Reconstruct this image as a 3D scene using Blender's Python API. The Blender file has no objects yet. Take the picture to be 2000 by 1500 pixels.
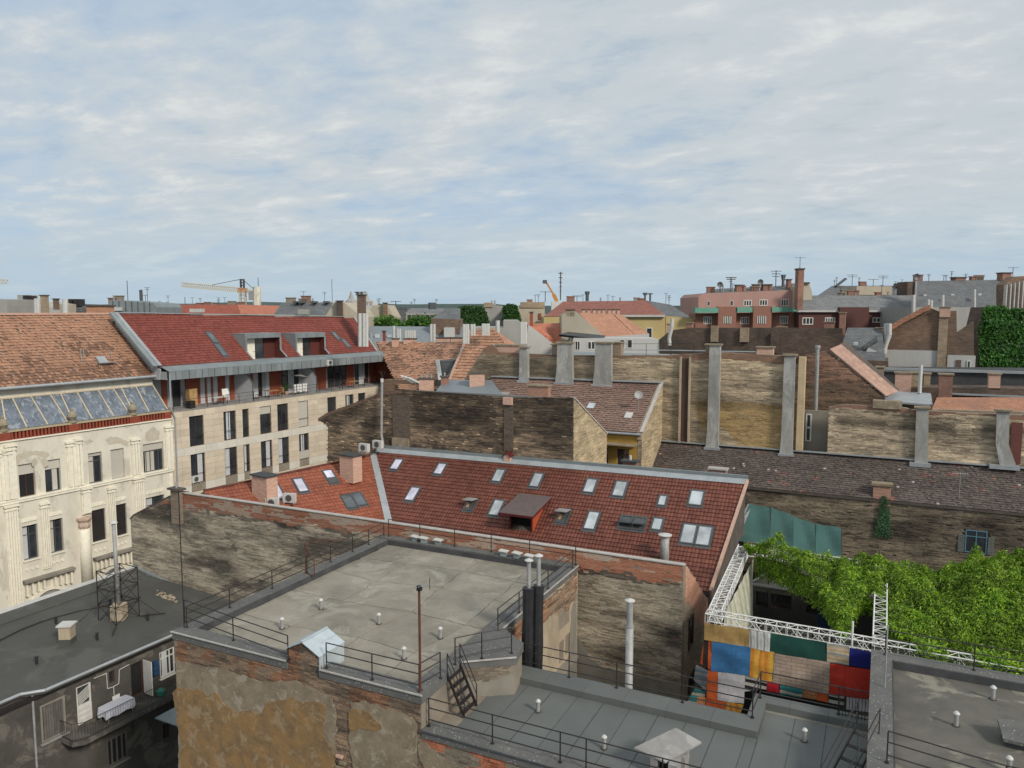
import bpy, math, random
import numpy as np
from mathutils import Vector

random.seed(7)
SC = bpy.context.scene
COL = SC.collection

# ------------------------------------------------------------------ camera
PITCH = math.atan(145/1502.); YAW = math.radians(25.8); CZ = 28.0; FPX = 1502.0
cam = bpy.data.cameras.new('camera'); camo = bpy.data.objects.new('camera', cam)
COL.objects.link(camo); SC.camera = camo
camo.location = (0, 0, CZ)
camo.rotation_euler = (math.pi/2 - PITCH, 0, YAW)
cam.sensor_width = 36; cam.lens = FPX/2000*36; cam.clip_start = .1; cam.clip_end = 9000

# ------------------------------------------------------------------ world, sun, exposure
SUN_EL = math.radians(34); SUN_AZ = math.radians(-24)      # azimuth measured from +X (east) towards +Y
W = bpy.data.worlds.new('World'); SC.world = W; W.use_nodes = True
wt = W.node_tree; wt.nodes.clear()
def wn(t, **k):
    n = wt.nodes.new(t)
    for a, b in k.items(): setattr(n, a, b)
    return n
sky = wn('ShaderNodeTexSky'); sky.sky_type = 'NISHITA'; sky.sun_disc = False
sky.sun_elevation = SUN_EL; sky.sun_rotation = math.pi/2 - SUN_AZ; sky.altitude = 100; sky.ozone_density = 1.4; sky.dust_density = 1.0
bg1 = wn('ShaderNodeBackground'); bg1.inputs[1].default_value = .09
wt.links.new(sky.outputs[0], bg1.inputs[0])
tc = wn('ShaderNodeTexCoord'); sep = wn('ShaderNodeSeparateXYZ'); wt.links.new(tc.outputs['Generated'], sep.inputs[0])
def wm(op, a, b=None, c=None):
    n = wn('ShaderNodeMath', operation=op)
    for i, v in enumerate((a, b, c)):
        if v is None: continue
        if isinstance(v, (int, float)): n.inputs[i].default_value = v
        else: wt.links.new(v, n.inputs[i])
    return n.outputs[0]
zc = wm('MAXIMUM', sep.outputs[2], 0.0)
den = wm('ADD', zc, .16)
cx_ = wm('DIVIDE', sep.outputs[0], den); cy_ = wm('DIVIDE', sep.outputs[1], den)
cb = wn('ShaderNodeCombineXYZ'); wt.links.new(cx_, cb.inputs[0]); wt.links.new(cy_, cb.inputs[1])
mp = wn('ShaderNodeMapping'); mp.inputs['Rotation'].default_value = (0, 0, math.radians(-30)); mp.inputs['Scale'].default_value = (.85, 1.25, 1)
mp.inputs['Location'].default_value = (3.1, .4, 0)
wt.links.new(cb.outputs[0], mp.inputs[0])
def wnoise(scale, det, rough, dist, vec=None, off=0):
    n = wn('ShaderNodeTexNoise'); n.inputs['Scale'].default_value = scale; n.inputs['Detail'].default_value = det
    n.inputs['Roughness'].default_value = rough; n.inputs['Distortion'].default_value = dist
    n.noise_dimensions = '4D'; n.inputs['W'].default_value = off
    wt.links.new(vec or mp.outputs[0], n.inputs['Vector']); return n.outputs[0]
def wramp(fac, stops):
    r = wn('ShaderNodeValToRGB'); r.color_ramp.interpolation = 'EASE'
    while len(r.color_ramp.elements) < len(stops): r.color_ramp.elements.new(.5)
    for e, (p, c) in zip(r.color_ramp.elements, stops):
        e.position = p; e.color = (c, c, c, 1) if isinstance(c, (int, float)) else (*c, 1)
    wt.links.new(fac, r.inputs[0]); return r.outputs[0]
n_big = wnoise(.55, 5, .55, .25, off=1.3)      # where the gaps are
n_mid = wnoise(3.2, 10, .62, .2, off=4.1)      # puffs
n_fine = wnoise(7.5, 7, .60, .1, off=9.7)
puff = wm('ADD', wm('MULTIPLY', n_mid, .52), wm('ADD', wm('MULTIPLY', n_big, .24), wm('MULTIPLY', n_fine, .18)))
cov = wm('ADD', wm('ADD', wm('MULTIPLY', n_big, .62), wm('MULTIPLY', puff, .72)), wm('MULTIPLY', sep.outputs[0], .12))
mask = wramp(cov, [(.46, 0.42), (.61, 1.0)])
shade = wramp(puff, [(.33, (.43, .50, .555)), (.46, (.545, .60, .635)), (.59, (.71, .73, .725))])
# paler, hazier and bluer near the horizon
hor = wramp(sep.outputs[2], [(0.0, 1.0), (.16, 0.0)])
mixh = wn('ShaderNodeMix', data_type='RGBA'); wt.links.new(wm('MULTIPLY', hor, .80), mixh.inputs[0])
wt.links.new(shade, mixh.inputs[6]); mixh.inputs[7].default_value = (.43, .555, .65, 1)
bg2 = wn('ShaderNodeBackground'); bg2.inputs[1].default_value = 1.0
wt.links.new(mixh.outputs[2], bg2.inputs[0])
bg3 = wn('ShaderNodeBackground'); bg3.inputs[0].default_value = (.40, .55, .74, 1); bg3.inputs[1].default_value = 1.0
ms0 = wn('ShaderNodeMixShader'); ms0.inputs[0].default_value = .75; wt.links.new(bg1.outputs[0], ms0.inputs[1]); wt.links.new(bg3.outputs[0], ms0.inputs[2])
ms = wn('ShaderNodeMixShader'); wt.links.new(mask, ms.inputs[0]); wt.links.new(ms0.outputs[0], ms.inputs[1]); wt.links.new(bg2.outputs[0], ms.inputs[2])
wo = wn('ShaderNodeOutputWorld'); wt.links.new(ms.outputs[0], wo.inputs[0])

sl = bpy.data.lights.new('sun', 'SUN'); sl.energy = 2.6; sl.angle = math.radians(10); sl.color = (1, .91, .80)
so = bpy.data.objects.new('sun', sl); COL.objects.link(so)
sd = Vector((math.cos(SUN_EL)*math.cos(SUN_AZ), math.cos(SUN_EL)*math.sin(SUN_AZ), math.sin(SUN_EL)))
so.rotation_euler = sd.to_track_quat('Z', 'Y').to_euler(); so.location = (30, -20, 60)

SC.render.engine = 'CYCLES'
vs = SC.view_settings; vs.view_transform = 'Standard'; vs.look = 'None'; vs.exposure = 0.06; vs.gamma = 1; vs.use_curve_mapping = False

# ------------------------------------------------------------------ survey maths: sight lines of the camera met with real planes
_f = np.array([-math.sin(YAW)*math.cos(PITCH), math.cos(YAW)*math.cos(PITCH), -math.sin(PITCH)])
_r = np.array([math.cos(YAW), math.sin(YAW), 0.]); _u = np.cross(_r, _f); _C = np.array([0, 0, CZ])
def ray(px, py): return _f + _r*(px-1000)/FPX - _u*(py-750)/FPX
def onz(px, py, z): r = ray(px, py); return _C + r*(z-CZ)/r[2]
def ony(px, py, y): r = ray(px, py); return _C + r*y/r[1]
def onx(px, py, x): r = ray(px, py); return _C + r*x/r[0]
def onp(px, py, pl): p0, n = pl; r = ray(px, py); return _C + r*(np.dot(np.array(p0)-_C, n)/np.dot(n, r))
def slope(p0, yaw, deg):
    y = math.radians(yaw); s = math.radians(deg)
    a = np.array([math.cos(y), math.sin(y), 0]); b = np.array([-math.sin(y)*math.cos(s), math.cos(y)*math.cos(s), math.sin(s)])
    n = np.cross(a, b); return (np.array(p0, float), n)
def p3(a, b, c):
    n = np.cross(np.array(b)-np.array(a), np.array(c)-np.array(a)); n = n/np.linalg.norm(n)
    return (np.array(a, float), n if n[2] > 0 else -n)
class Fr:                       # vertical reference plane; u along it, w out of it towards the viewer, z up
    def __init__(s, ox, oy, ang):
        a = math.radians(ang); s.o = np.array([ox, oy, 0.]); s.d = np.array([math.cos(a), math.sin(a), 0.]); s.n = np.array([s.d[1], -s.d[0], 0.]); s.ang = a
    def at(s, u, w, z): return s.o + s.d*u + s.n*w + np.array([0, 0, z])
    def hit(s, px, py, w=0.):
        r = ray(px, py); t = np.dot(s.o + s.n*w - _C, s.n)/np.dot(r, s.n); p = _C + r*t
        return float(np.dot(p - s.o, s.d)), float(p[2])
    def rect(s, x0, y0, x1, y1, w=0.):   # pixel box -> u0,u1,z0,z1
        xm, ym = (x0+x1)/2, (y0+y1)/2
        u0 = s.hit(x0, ym, w)[0]; u1 = s.hit(x1, ym, w)[0]; z1 = s.hit(xm, y0, w)[1]; z0 = s.hit(xm, y1, w)[1]
        return u0, u1, z0, z1
def camfr(depth):
    h = np.array([-math.sin(YAW), math.cos(YAW)])*depth
    return Fr(h[0], h[1], math.degrees(YAW))
SY = lambda y: Fr(0, y, 0)       # faces south
EX = lambda x: Fr(x, 0, 90)      # faces east

# ------------------------------------------------------------------ noise in numpy
def vnoise(x, y, seed=0):
    x = np.asarray(x, float); y = np.asarray(y, float)
    xi = np.floor(x).astype(np.int64); yi = np.floor(y).astype(np.int64); xf = x-xi; yf = y-yi
    xf = xf*xf*(3-2*xf); yf = yf*yf*(3-2*yf)
    def h(a, b):
        n = (a*374761393 + b*668265263 + seed*1442695041) & 0x7fffffff
        n = ((n ^ (n >> 13))*1274126177) & 0x7fffffff
        return ((n ^ (n >> 16)) & 0xffff)/65535.
    return (h(xi, yi)*(1-xf)+h(xi+1, yi)*xf)*(1-yf) + (h(xi, yi+1)*(1-xf)+h(xi+1, yi+1)*xf)*yf
def fbm(x, y, seed=0, o=4):
    s = 0; a = .5
    for i in range(o): s = s + a*vnoise(np.asarray(x)*2**i+17.3*i, np.asarray(y)*2**i+5.1*i, seed+i); a *= .5
    return s/(1-.5**o)
def inpoly(u, v, poly):
    r = np.zeros(u.shape, bool); n = len(poly)
    for i in range(n):
        x1, y1 = poly[i]; x2, y2 = poly[(i+1) % n]
        c = ((y1 > v) != (y2 > v))
        with np.errstate(divide='ignore', invalid='ignore'):
            r ^= c & (u < (x2-x1)*(v-y1)/((y2-y1) or 1e-12)+x1)
    return r

# ------------------------------------------------------------------ materials
def _nt(name):
    m = bpy.data.materials.new(name); m.use_nodes = True; t = m.node_tree
    b = t.nodes['Principled BSDF']; return m, t, b
def _add(t, ty, **k):
    n = t.nodes.new(ty)
    for a, b in k.items(): setattr(n, a, b)
    return n
def _noise(t, vec, sc, det=6, ro=.6, dist=0.):
    n = _add(t, 'ShaderNodeTexNoise'); n.inputs['Scale'].default_value = sc; n.inputs['Detail'].default_value = det
    n.inputs['Roughness'].default_value = ro; n.inputs['Distortion'].default_value = dist; t.links.new(vec, n.inputs['Vector']); return n.outputs[0]
def _ramp(t, fac, stops, interp='LINEAR'):
    r = _add(t, 'ShaderNodeValToRGB'); r.color_ramp.interpolation = interp
    while len(r.color_ramp.elements) < len(stops): r.color_ramp.elements.new(.5)
    for e, (p, c) in zip(r.color_ramp.elements, stops):
        e.position = p; e.color = (c, c, c, 1) if isinstance(c, (int, float)) else (*c[:3], 1)
    t.links.new(fac, r.inputs[0]); return r.outputs[0]
def _mix(t, fac, a, b, mode='MIX'):
    n = _add(t, 'ShaderNodeMix', data_type='RGBA', blend_type=mode)
    for s, v in ((0, fac), (6, a), (7, b)):
        if isinstance(v, (int, float)): n.inputs[s].default_value = v
        elif isinstance(v, tuple): n.inputs[s].default_value = (*v[:3], 1)
        else: t.links.new(v, n.inputs[s])
    return n.outputs[2]
def _pos(t, scale=(1, 1, 1)):
    g = _add(t, 'ShaderNodeNewGeometry'); 
    if scale == (1, 1, 1): return g.outputs['Position']
    m = _add(t, 'ShaderNodeMapping'); m.inputs['Scale'].default_value = scale; t.links.new(g.outputs['Position'], m.inputs[0]); return m.outputs[0]
def _uv(t, scale=(1, 1, 1)):
    g = _add(t, 'ShaderNodeTexCoord'); m = _add(t, 'ShaderNodeMapping'); m.inputs['Scale'].default_value = scale
    t.links.new(g.outputs['UV'], m.inputs[0]); return m.outputs[0]
def _bump(t, b, h, st, dist=.02):
    n = _add(t, 'ShaderNodeBump'); n.inputs['Strength'].default_value = st; n.inputs['Distance'].default_value = dist
    t.links.new(h, n.inputs['Height']); t.links.new(n.outputs[0], b.inputs['Normal'])
def _math(t, op, a, b):
    n = _add(t, 'ShaderNodeMath', operation=op)
    for i, v in enumerate((a, b)):
        if isinstance(v, (int, float)): n.inputs[i].default_value = v
        else: t.links.new(v, n.inputs[i])
    return n.outputs[0]
def _jit(t, col, amt):            # every object of its own slightly different
    o = _add(t, 'ShaderNodeObjectInfo'); h = _add(t, 'ShaderNodeHueSaturation'); 
    mr = _add(t, 'ShaderNodeMapRange'); mr.inputs[3].default_value = 1-amt; mr.inputs[4].default_value = 1+amt
    t.links.new(o.outputs['Random'], mr.inputs[0]); t.links.new(mr.outputs[0], h.inputs['Value']); t.links.new(col, h.inputs['Color']); return h.outputs[0]
def M_rough(name, c1, c2, sc=1.5, dark=None, dsc=.5, damt=.5, bump=.4, bsc=18, rough=.9, jit=0, vert=1., specks=0, light=None, lsc=.8, met=0):
    """weathered mineral surface: two tones, stains with a shape of their own, fine relief"""
    m, t, b = _nt(name); p = _pos(t); pv = _pos(t, (1, 1, vert)) if vert != 1 else p
    n1 = _noise(t, p, sc, 8, .65, .3)
    col = _mix(t, _ramp(t, n1, [(.36, 0.), (.64, 1.)]), tuple(c1), tuple(c2))
    if dark: col = _mix(t, _math(t, 'MULTIPLY', _ramp(t, _noise(t, pv, dsc, 9, .68, .4), [(.47, 0.), (.66, 1.)]), damt), col, tuple(dark))
    if light: col = _mix(t, _math(t, 'MULTIPLY', _ramp(t, _noise(t, pv, lsc, 9, .7, .6), [(.54, 0.), (.60, 1.)]), .8), col, tuple(light))
    if specks:
        v = _add(t, 'ShaderNodeTexVoronoi'); v.inputs['Scale'].default_value = 9; t.links.new(p, v.inputs['Vector'])
        msk = _math(t, 'MULTIPLY', _ramp(t, v.outputs['Distance'], [(.13, 1.), (.2, 0.)]), _ramp(t, _noise(t, p, 1.7, 3), [(.44, 0.), (.52, 1.)]))
        col = _mix(t, _math(t, 'MULTIPLY', msk, specks), col, (.75, .74, .7))
    fine = _noise(t, p, bsc*3, 4, .7)
    col = _mix(t, .35, col, _mix(t, fine, tuple(x*.55 for x in c1), tuple(min(1, x*1.5) for x in c2)))
    if jit: col = _jit(t, col, jit)
    t.links.new(col, b.inputs['Base Color']); b.inputs['Roughness'].default_value = rough; b.inputs['Metallic'].default_value = met
    if bump: _bump(t, b, _math(t, 'ADD', _noise(t, p, bsc, 8, .7), _math(t, 'MULTIPLY', n1, .8)), bump)
    return m
def M_vc(name, rough=.88, amt=.45, bsc=30, bump=.3):
    """pieces whose own colour is stored with them"""
    m, t, b = _nt(name); p = _pos(t)
    a = _add(t, 'ShaderNodeAttribute'); a.attribute_name = 'Col'
    f = _ramp(t, _noise(t, p, 14, 6, .7), [(.25, .55), (.75, 1.4)])
    col = _mix(t, amt*1.6, a.outputs[0], f, 'MULTIPLY')
    t.links.new(col, b.inputs['Base Color']); b.inputs['Roughness'].default_value = rough
    _bump(t, b, _noise(t, p, bsc, 6, .7), bump, .01); return m
def M_plain(name, c, rough=.6, met=0, var=.12, jit=0, coat=0, sc=3, bump=0):
    m, t, b = _nt(name); p = _pos(t)
    col = _mix(t, _ramp(t, _noise(t, p, sc, 7, .7), [(.3, 0.), (.7, 1.)]), tuple(x*(1-var) for x in c), tuple(min(1, x*(1+var)) for x in c))
    if jit: col = _jit(t, col, jit)
    t.links.new(col, b.inputs['Base Color']); b.inputs['Roughness'].default_value = rough; b.inputs['Metallic'].default_value = met
    if coat: b.inputs['Coat Weight'].default_value = coat; b.inputs['Coat Roughness'].default_value = .08
    if bump: _bump(t, b, _noise(t, p, 20, 5), bump)
    return m
def M_brick(name, c1, c2, mortar, w=.26, h=.075, dark=None, damt=.6, dsc=.35, streak=.6, light=None, vstain=1., lsc=.4):
    """distant masonry, courses too fine to tell apart"""
    m, t, b = _nt(name); uv = _uv(t); p = _pos(t, (1, 1, vstain))
    br = _add(t, 'ShaderNodeTexBrick'); br.inputs['Scale'].default_value = 1; br.inputs['Brick Width'].default_value = w; br.inputs['Row Height'].default_value = h
    br.inputs['Mortar Size'].default_value = .010; br.inputs['Bias'].default_value = -.1; br.inputs['Mortar Smooth'].default_value = .3
    br.inputs['Color1'].default_value = (*c1, 1); br.inputs['Color2'].default_value = (*c2, 1); br.inputs['Mortar'].default_value = (*mortar, 1)
    t.links.new(uv, br.inputs['Vector']); col = br.outputs[0]
    st = _noise(t, _uv(t, (1.2, 7, 1)), 1.0, 9, .75, .5)
    col = _mix(t, streak, col, _ramp(t, st, [(.30, .45), (.52, 1.0), (.7, 1.5)]), 'MULTIPLY')
    if light: col = _mix(t, _math(t, 'MULTIPLY', _ramp(t, _noise(t, p, lsc, 9, .7, .6), [(.50, 0.), (.60, 1.)]), .75), col, tuple(light))
    if dark: col = _mix(t, _math(t, 'MULTIPLY', _ramp(t, _noise(t, p, dsc, 9, .72, .5), [(.44, 0.), (.62, 1.)]), damt), col, tuple(dark))
    t.links.new(col, b.inputs['Base Color']); b.inputs['Roughness'].default_value = .92
    _bump(t, b, _math(t, 'ADD', br.outputs['Fac'], _math(t, 'MULTIPLY', st, -1.5)), -.5, .03); return m
def M_rows(name, c1, c2, row=.32, w=.22, dark=None, damt=.5, dsc=.4, rough=.8, shift=.5):
    """distant tiled or slated slope, rows running level"""
    m, t, b = _nt(name); uv = _uv(t); p = _pos(t)
    br = _add(t, 'ShaderNodeTexBrick'); br.inputs['Scale'].default_value = 1; br.inputs['Brick Width'].default_value = w; br.inputs['Row Height'].default_value = row
    br.inputs['Mortar Size'].default_value = .025; br.offset = shift; br.inputs['Mortar Smooth'].default_value = .5
    br.inputs['Color1'].default_value = (*c1, 1); br.inputs['Color2'].default_value = (*c2, 1); br.inputs['Mortar'].default_value = (*[x*.35 for x in c1], 1)
    t.links.new(uv, br.inputs['Vector']); col = br.outputs[0]
    col = _mix(t, .5, col, _ramp(t, _noise(t, p, .9, 8, .7), [(.3, .6), (.7, 1.35)]), 'MULTIPLY')
    if dark: col = _mix(t, _math(t, 'MULTIPLY', _ramp(t, _noise(t, p, dsc, 8, .7, .5), [(.46, 0.), (.62, 1.)]), damt), col, tuple(dark))
    t.links.new(col, b.inputs['Base Color']); b.inputs['Roughness'].default_value = rough
    _bump(t, b, br.outputs['Fac'], -.6, .03); return m
def M_glass(name, c=(.02, .025, .03), rough=.06, spec=.6):
    m, t, b = _nt(name); p = _pos(t)
    col = _mix(t, _ramp(t, _noise(t, p, .7, 3), [(.35, 0.), (.65, 1.)]), tuple(c), tuple(x*1.8+.01 for x in c))
    t.links.new(col, b.inputs['Base Color']); b.inputs['Roughness'].default_value = rough; b.inputs['Specular IOR Level'].default_value = spec
    b.inputs['Coat Weight'].default_value = .5; b.inputs['Coat Roughness'].default_value = .03
    return m
def M_stripes(name, cols, sc, axis='v', wob=.15, sharp=True):
    m, t, b = _nt(name); u = _uv(t, (1, 1, 1)); s = _add(t, 'ShaderNodeSeparateXYZ'); t.links.new(u, s.inputs[0])
    c = s.outputs[1 if axis == 'v' else 0]
    f = _math(t, 'ADD', _math(t, 'MULTIPLY', c, sc), _math(t, 'MULTIPLY', _noise(t, u, 1.2, 3), wob*3))
    f = _math(t, 'FRACT', f, 0.)
    n = len(cols); col = _ramp(t, f, [(i/n, cols[i]) for i in range(n)], 'CONSTANT' if sharp else 'LINEAR')
    col = _mix(t, .4, col, _ramp(t, _noise(t, _pos(t), 6, 5), [(.3, .6), (.7, 1.3)]), 'MULTIPLY')
    t.links.new(col, b.inputs['Base Color']); b.inputs['Roughness'].default_value = .9
    return m

# ------------------------------------------------------------------ mesh builder
class MB:
    def __init__(s, ax=None): s.v = []; s.f = []; s.ax = ax
    def _a(s, vs, fs):
        o = len(s.v); s.v += [tuple(map(float, q)) for q in vs]; s.f += [tuple(i+o for i in q) for q in fs]; return s
    def prism(s, pts, ext):
        pts = [np.array(p, float) for p in pts]; ext = np.array(ext, float); n = len(pts)
        nn = np.zeros(3)
        for i in range(n): nn += np.cross(pts[i]-pts[0], pts[(i+1) % n]-pts[0])
        if np.dot(nn, ext) > 0: pts = pts[::-1]
        fs = [tuple(range(n)), tuple(range(2*n-1, n-1, -1))]
        for i in range(n): j = (i+1) % n; fs.append((j, i, n+i, n+j))
        return s._a(pts+[p+ext for p in pts], fs)
    def box(s, x0, x1, y0, y1, z0, z1):
        return s.prism([(x0, y0, z1), (x1, y0, z1), (x1, y1, z1), (x0, y1, z1)], (0, 0, z0-z1))
    def fbox(s, fr, u0, u1, w0, w1, z0, z1):
        return s.prism([fr.at(u0, w1, z0), fr.at(u1, w1, z0), fr.at(u1, w1, z1), fr.at(u0, w1, z1)], fr.n*(w0-w1))
    def quad(s, a, b, c, d): return s._a([a, b, c, d], [(0, 1, 2, 3)])
    def face(s, pts): return s._a(pts, [tuple(range(len(pts)))])
    def beam(s, p, q, w, h=None, up=(0, 0, 1)):
        p = np.array(p, float); q = np.array(q, float); h = h or w; d = q-p; L = np.linalg.norm(d)
        if L < 1e-6: return s
        d /= L; up = np.array(up, float)
        if abs(np.dot(d, up)) > .98: up = np.array([1., 0, 0])
        a = np.cross(d, up); a /= np.linalg.norm(a); b = np.cross(a, d)
        c = [p+a*w/2*i+b*h/2*j for i, j in ((-1, -1), (1, -1), (1, 1), (-1, 1))]
        return s.prism(c, d*L)
    def cyl(s, p, q, r, n=8, r2=None):
        p = np.array(p, float); q = np.array(q, float); r2 = r if r2 is None else r2; d = q-p; L = np.linalg.norm(d)
        if L < 1e-6: return s
        d /= L; up = np.array([0, 0, 1.]) if abs(d[2]) < .95 else np.array([1., 0, 0])
        a = np.cross(d, up); a /= np.linalg.norm(a); b = np.cross(d, a)
        vs = [];
        for c, rr in ((p, r), (q, r2)):
            for i in range(n): t = 2*math.pi*i/n; vs.append(c+rr*(a*math.cos(t)+b*math.sin(t)))
        fs = [tuple(range(n-1, -1, -1)), tuple(range(n, 2*n))]+[(i, (i+1) % n, n+(i+1) % n, n+i) for i in range(n)]
        return s._a(vs, fs)
    def tube(s, pts, r, n=6):
        for a, b in zip(pts[:-1], pts[1:]): s.cyl(a, b, r, n)
        return s
    def lathe(s, c, prof, n=12):
        c = np.array(c, float); vs = []; k = len(prof)
        for (r, z) in prof:
            for i in range(n): t = 2*math.pi*i/n; vs.append(c+np.array([r*math.cos(t), r*math.sin(t), z]))
        fs = [(j*n+i, j*n+(i+1) % n, (j+1)*n+(i+1) % n, (j+1)*n+i) for j in range(k-1) for i in range(n)]
        fs += [tuple(range(n-1, -1, -1)), tuple(range((k-1)*n, k*n))]
        return s._a(vs, fs)
    def mesh(s, name, mat, org=(0, 0, 0), smooth=False):
        me = bpy.data.meshes.new(name)
        V = np.array(s.v)-np.array(org)
        me.from_pydata(V.tolist(), [], s.f)
        uvl = me.uv_layers.new(name='UVMap'); W_ = np.array(s.v); dat = []
        for f in s.f:
            P = W_[list(f)]; n = np.zeros(3)
            for i in range(1, len(f)-1): n += np.cross(P[i]-P[0], P[i+1]-P[0])
            L = np.linalg.norm(n)
            n = n/L if L > 1e-12 else np.array([0, 0, 1.])
            if n[2] < 0: n = -n
            if abs(n[2]) > .999: t = np.array([1., 0, 0])
            else:
                t = np.array([-n[1], n[0], 0.]); t /= np.linalg.norm(t)
                if t[0]+t[1]*.5 < 0: t = -t
            b = np.cross(n, t) if abs(n[2]) > .02 else np.array([0, 0, 1.])
            if b[2] < 0: b = -b
            if s.ax is not None: t, b = s.ax
            for p in P: dat += [float(p@t), float(p@b)]
        uvl.data.foreach_set('uv', dat)
        if mat: me.materials.append(mat)
        if smooth: me.polygons.foreach_set('use_smooth', [True]*len(me.polygons))
        me.update(); return me
def npmesh(name, V, F, mat, org, cols=None, smooth=False):
    """fast path: V (n,3), F (m,4), optional colour per face"""
    me = bpy.data.meshes.new(name); V = (V-np.array(org)).astype(np.float32)
    me.vertices.add(len(V)); me.vertices.foreach_set('co', V.ravel())
    k = F.shape[1]; me.loops.add(F.size); me.loops.foreach_set('vertex_index', F.ravel().astype(np.int32))
    me.polygons.add(len(F)); me.polygons.foreach_set('loop_start', np.arange(0, F.size, k, dtype=np.int32))
    me.polygons.foreach_set('loop_total', np.full(len(F), k, dtype=np.int32))
    me.polygons.foreach_set('use_smooth', np.full(len(F), smooth))
    me.update(calc_edges=True)
    if cols is not None:
        ca = me.color_attributes.new('Col', 'FLOAT_COLOR', 'POINT')
        c4 = np.ones((len(V), 4), np.float32); c4[:, :3] = cols; ca.data.foreach_set('color', c4.ravel())
    me.materials.append(mat); return me

# ------------------------------------------------------------------ things and parts
ORG = {}
def T(name, label, cat, loc=(0, 0, 0), group=None):
    o = bpy.data.objects.new(name, None); COL.objects.link(o); o.location = [float(x) for x in loc]; o.empty_display_size = .3
    o['label'] = label; o['category'] = cat
    if group: o['group'] = group
    ORG[o.name] = np.array(loc, float); return o
def part(m, name, mat, parent, label=None, kind=None, smooth=False, org=None):
    g = ORG[parent.name]; og = g if org is None else np.array(org, float)
    me = m.mesh(name, mat, og, smooth) if isinstance(m, MB) else m
    o = bpy.data.objects.new(name, me); COL.objects.link(o); o.parent = parent
    if org is not None: o.location = [float(x) for x in (og-g)]
    if label: o['label'] = label
    if kind: o['kind'] = kind
    ORG[o.name] = og; return o
def solo(m, name, mat, label=None, cat=None, group=None, kind=None, smooth=False):
    V = np.array(m.v); c = (V.min(0)+V.max(0))/2; c[2] = V[:, 2].min()
    o = bpy.data.objects.new(name, m.mesh(name, mat, c, smooth)); COL.objects.link(o); o.location = [float(x) for x in c]
    if label: o['label'] = label
    if cat: o['category'] = cat
    if group: o['group'] = group
    if kind: o['kind'] = kind
    ORG[o.name] = c; return o
def clone(o, loc=None, label=None, parent=None, rotz=None, scale=None):
    c = o.copy(); COL.objects.link(c)
    if parent is not None: c.parent = parent
    if loc is not None: c.location = [float(x) for x in loc]
    if rotz is not None: c.rotation_euler = (0, 0, rotz)
    if scale: c.scale = (scale,)*3 if isinstance(scale, (int, float)) else scale
    if label: c['label'] = label
    for ch in o.children: clone(ch, parent=c)
    return c

# ------------------------------------------------------------------ fields of small pieces
def brick_field(fr, poly, name, mat, parent, colf, bl=.27, bh=.075, w=0., jut=.012, miss=.012, seed=1, holes=(), gap=.012):
    """real bricks laid in courses on a vertical plane; poly in (u, z)"""
    rng = np.random.default_rng(seed); us = [p[0] for p in poly]; zs = [p[1] for p in poly]
    nr = int((max(zs)-min(zs))/bh)+1; nc = int((max(us)-min(us))/bl)+4
    R, C_ = np.meshgrid(np.arange(nr), np.arange(nc), indexing='ij')
    ro = np.random.default_rng(seed+99).random(nr)[:, None]
    Bj = rng.random((nr, nc+1))*.55; Lf = C_+Bj[:, :-1]; Rt = C_+1+Bj[:, 1:]; HL = (Rt-Lf)*bl/2
    U = min(us)+((Lf+Rt)/2+ro-1.3)*bl; Z = min(zs)+(R+.5)*bh+.012*np.sin(U*.9+R*.05)+rng.normal(0, .002, R.shape)
    U = U.ravel(); Z = Z.ravel(); k = inpoly(U, Z, poly) & (rng.random(U.shape) > miss)
    for (a, b, c, d) in holes: k &= ~((U > a-.1) & (U < b+.1) & (Z > c-.03) & (Z < d+.03))
    U = U[k]; Z = Z[k]; HL = HL.ravel()[k]; N = len(U)
    lo_ = np.clip(U-HL, min(us), max(us)); hi_ = np.clip(U+HL, min(us), max(us)); U = (lo_+hi_)/2; HL = np.maximum((hi_-lo_)/2, .01)
    pr = w+.008+jut*.7*rng.random(N)+jut*(rng.random(N) > .96); hl = HL-.001-gap*.25; hh = (bh-gap)/2*(1-gap*9*rng.random(N))
    vs = np.zeros((N, 8, 3))
    for i, (a, b, c) in enumerate(((-1, -1, 0), (1, -1, 0), (1, 1, 0), (-1, 1, 0), (-1, -1, 1), (1, -1, 1), (1, 1, 1), (-1, 1, 1))):
        u = U+a*hl; z = Z+b*hh; ww = pr if c else np.full(N, w-.01)
        vs[:, i, :] = fr.o[None]+fr.d[None]*u[:, None]+fr.n[None]*ww[:, None]; vs[:, i, 2] += z
    q = np.array([(4, 5, 6, 7), (0, 1, 5, 4), (2, 3, 7, 6), (1, 2, 6, 5), (3, 0, 4, 7)])
    F = (np.arange(N)[:, None, None]*8+q[None]).reshape(-1, 4)
    cols = np.repeat(np.clip(colf(U, Z, rng), .004, 1), 8, axis=0)
    org = ORG[parent.name]
    return part(npmesh(name, vs.reshape(-1, 3), F, mat, org, cols), name, None, parent, kind='stuff')
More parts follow.
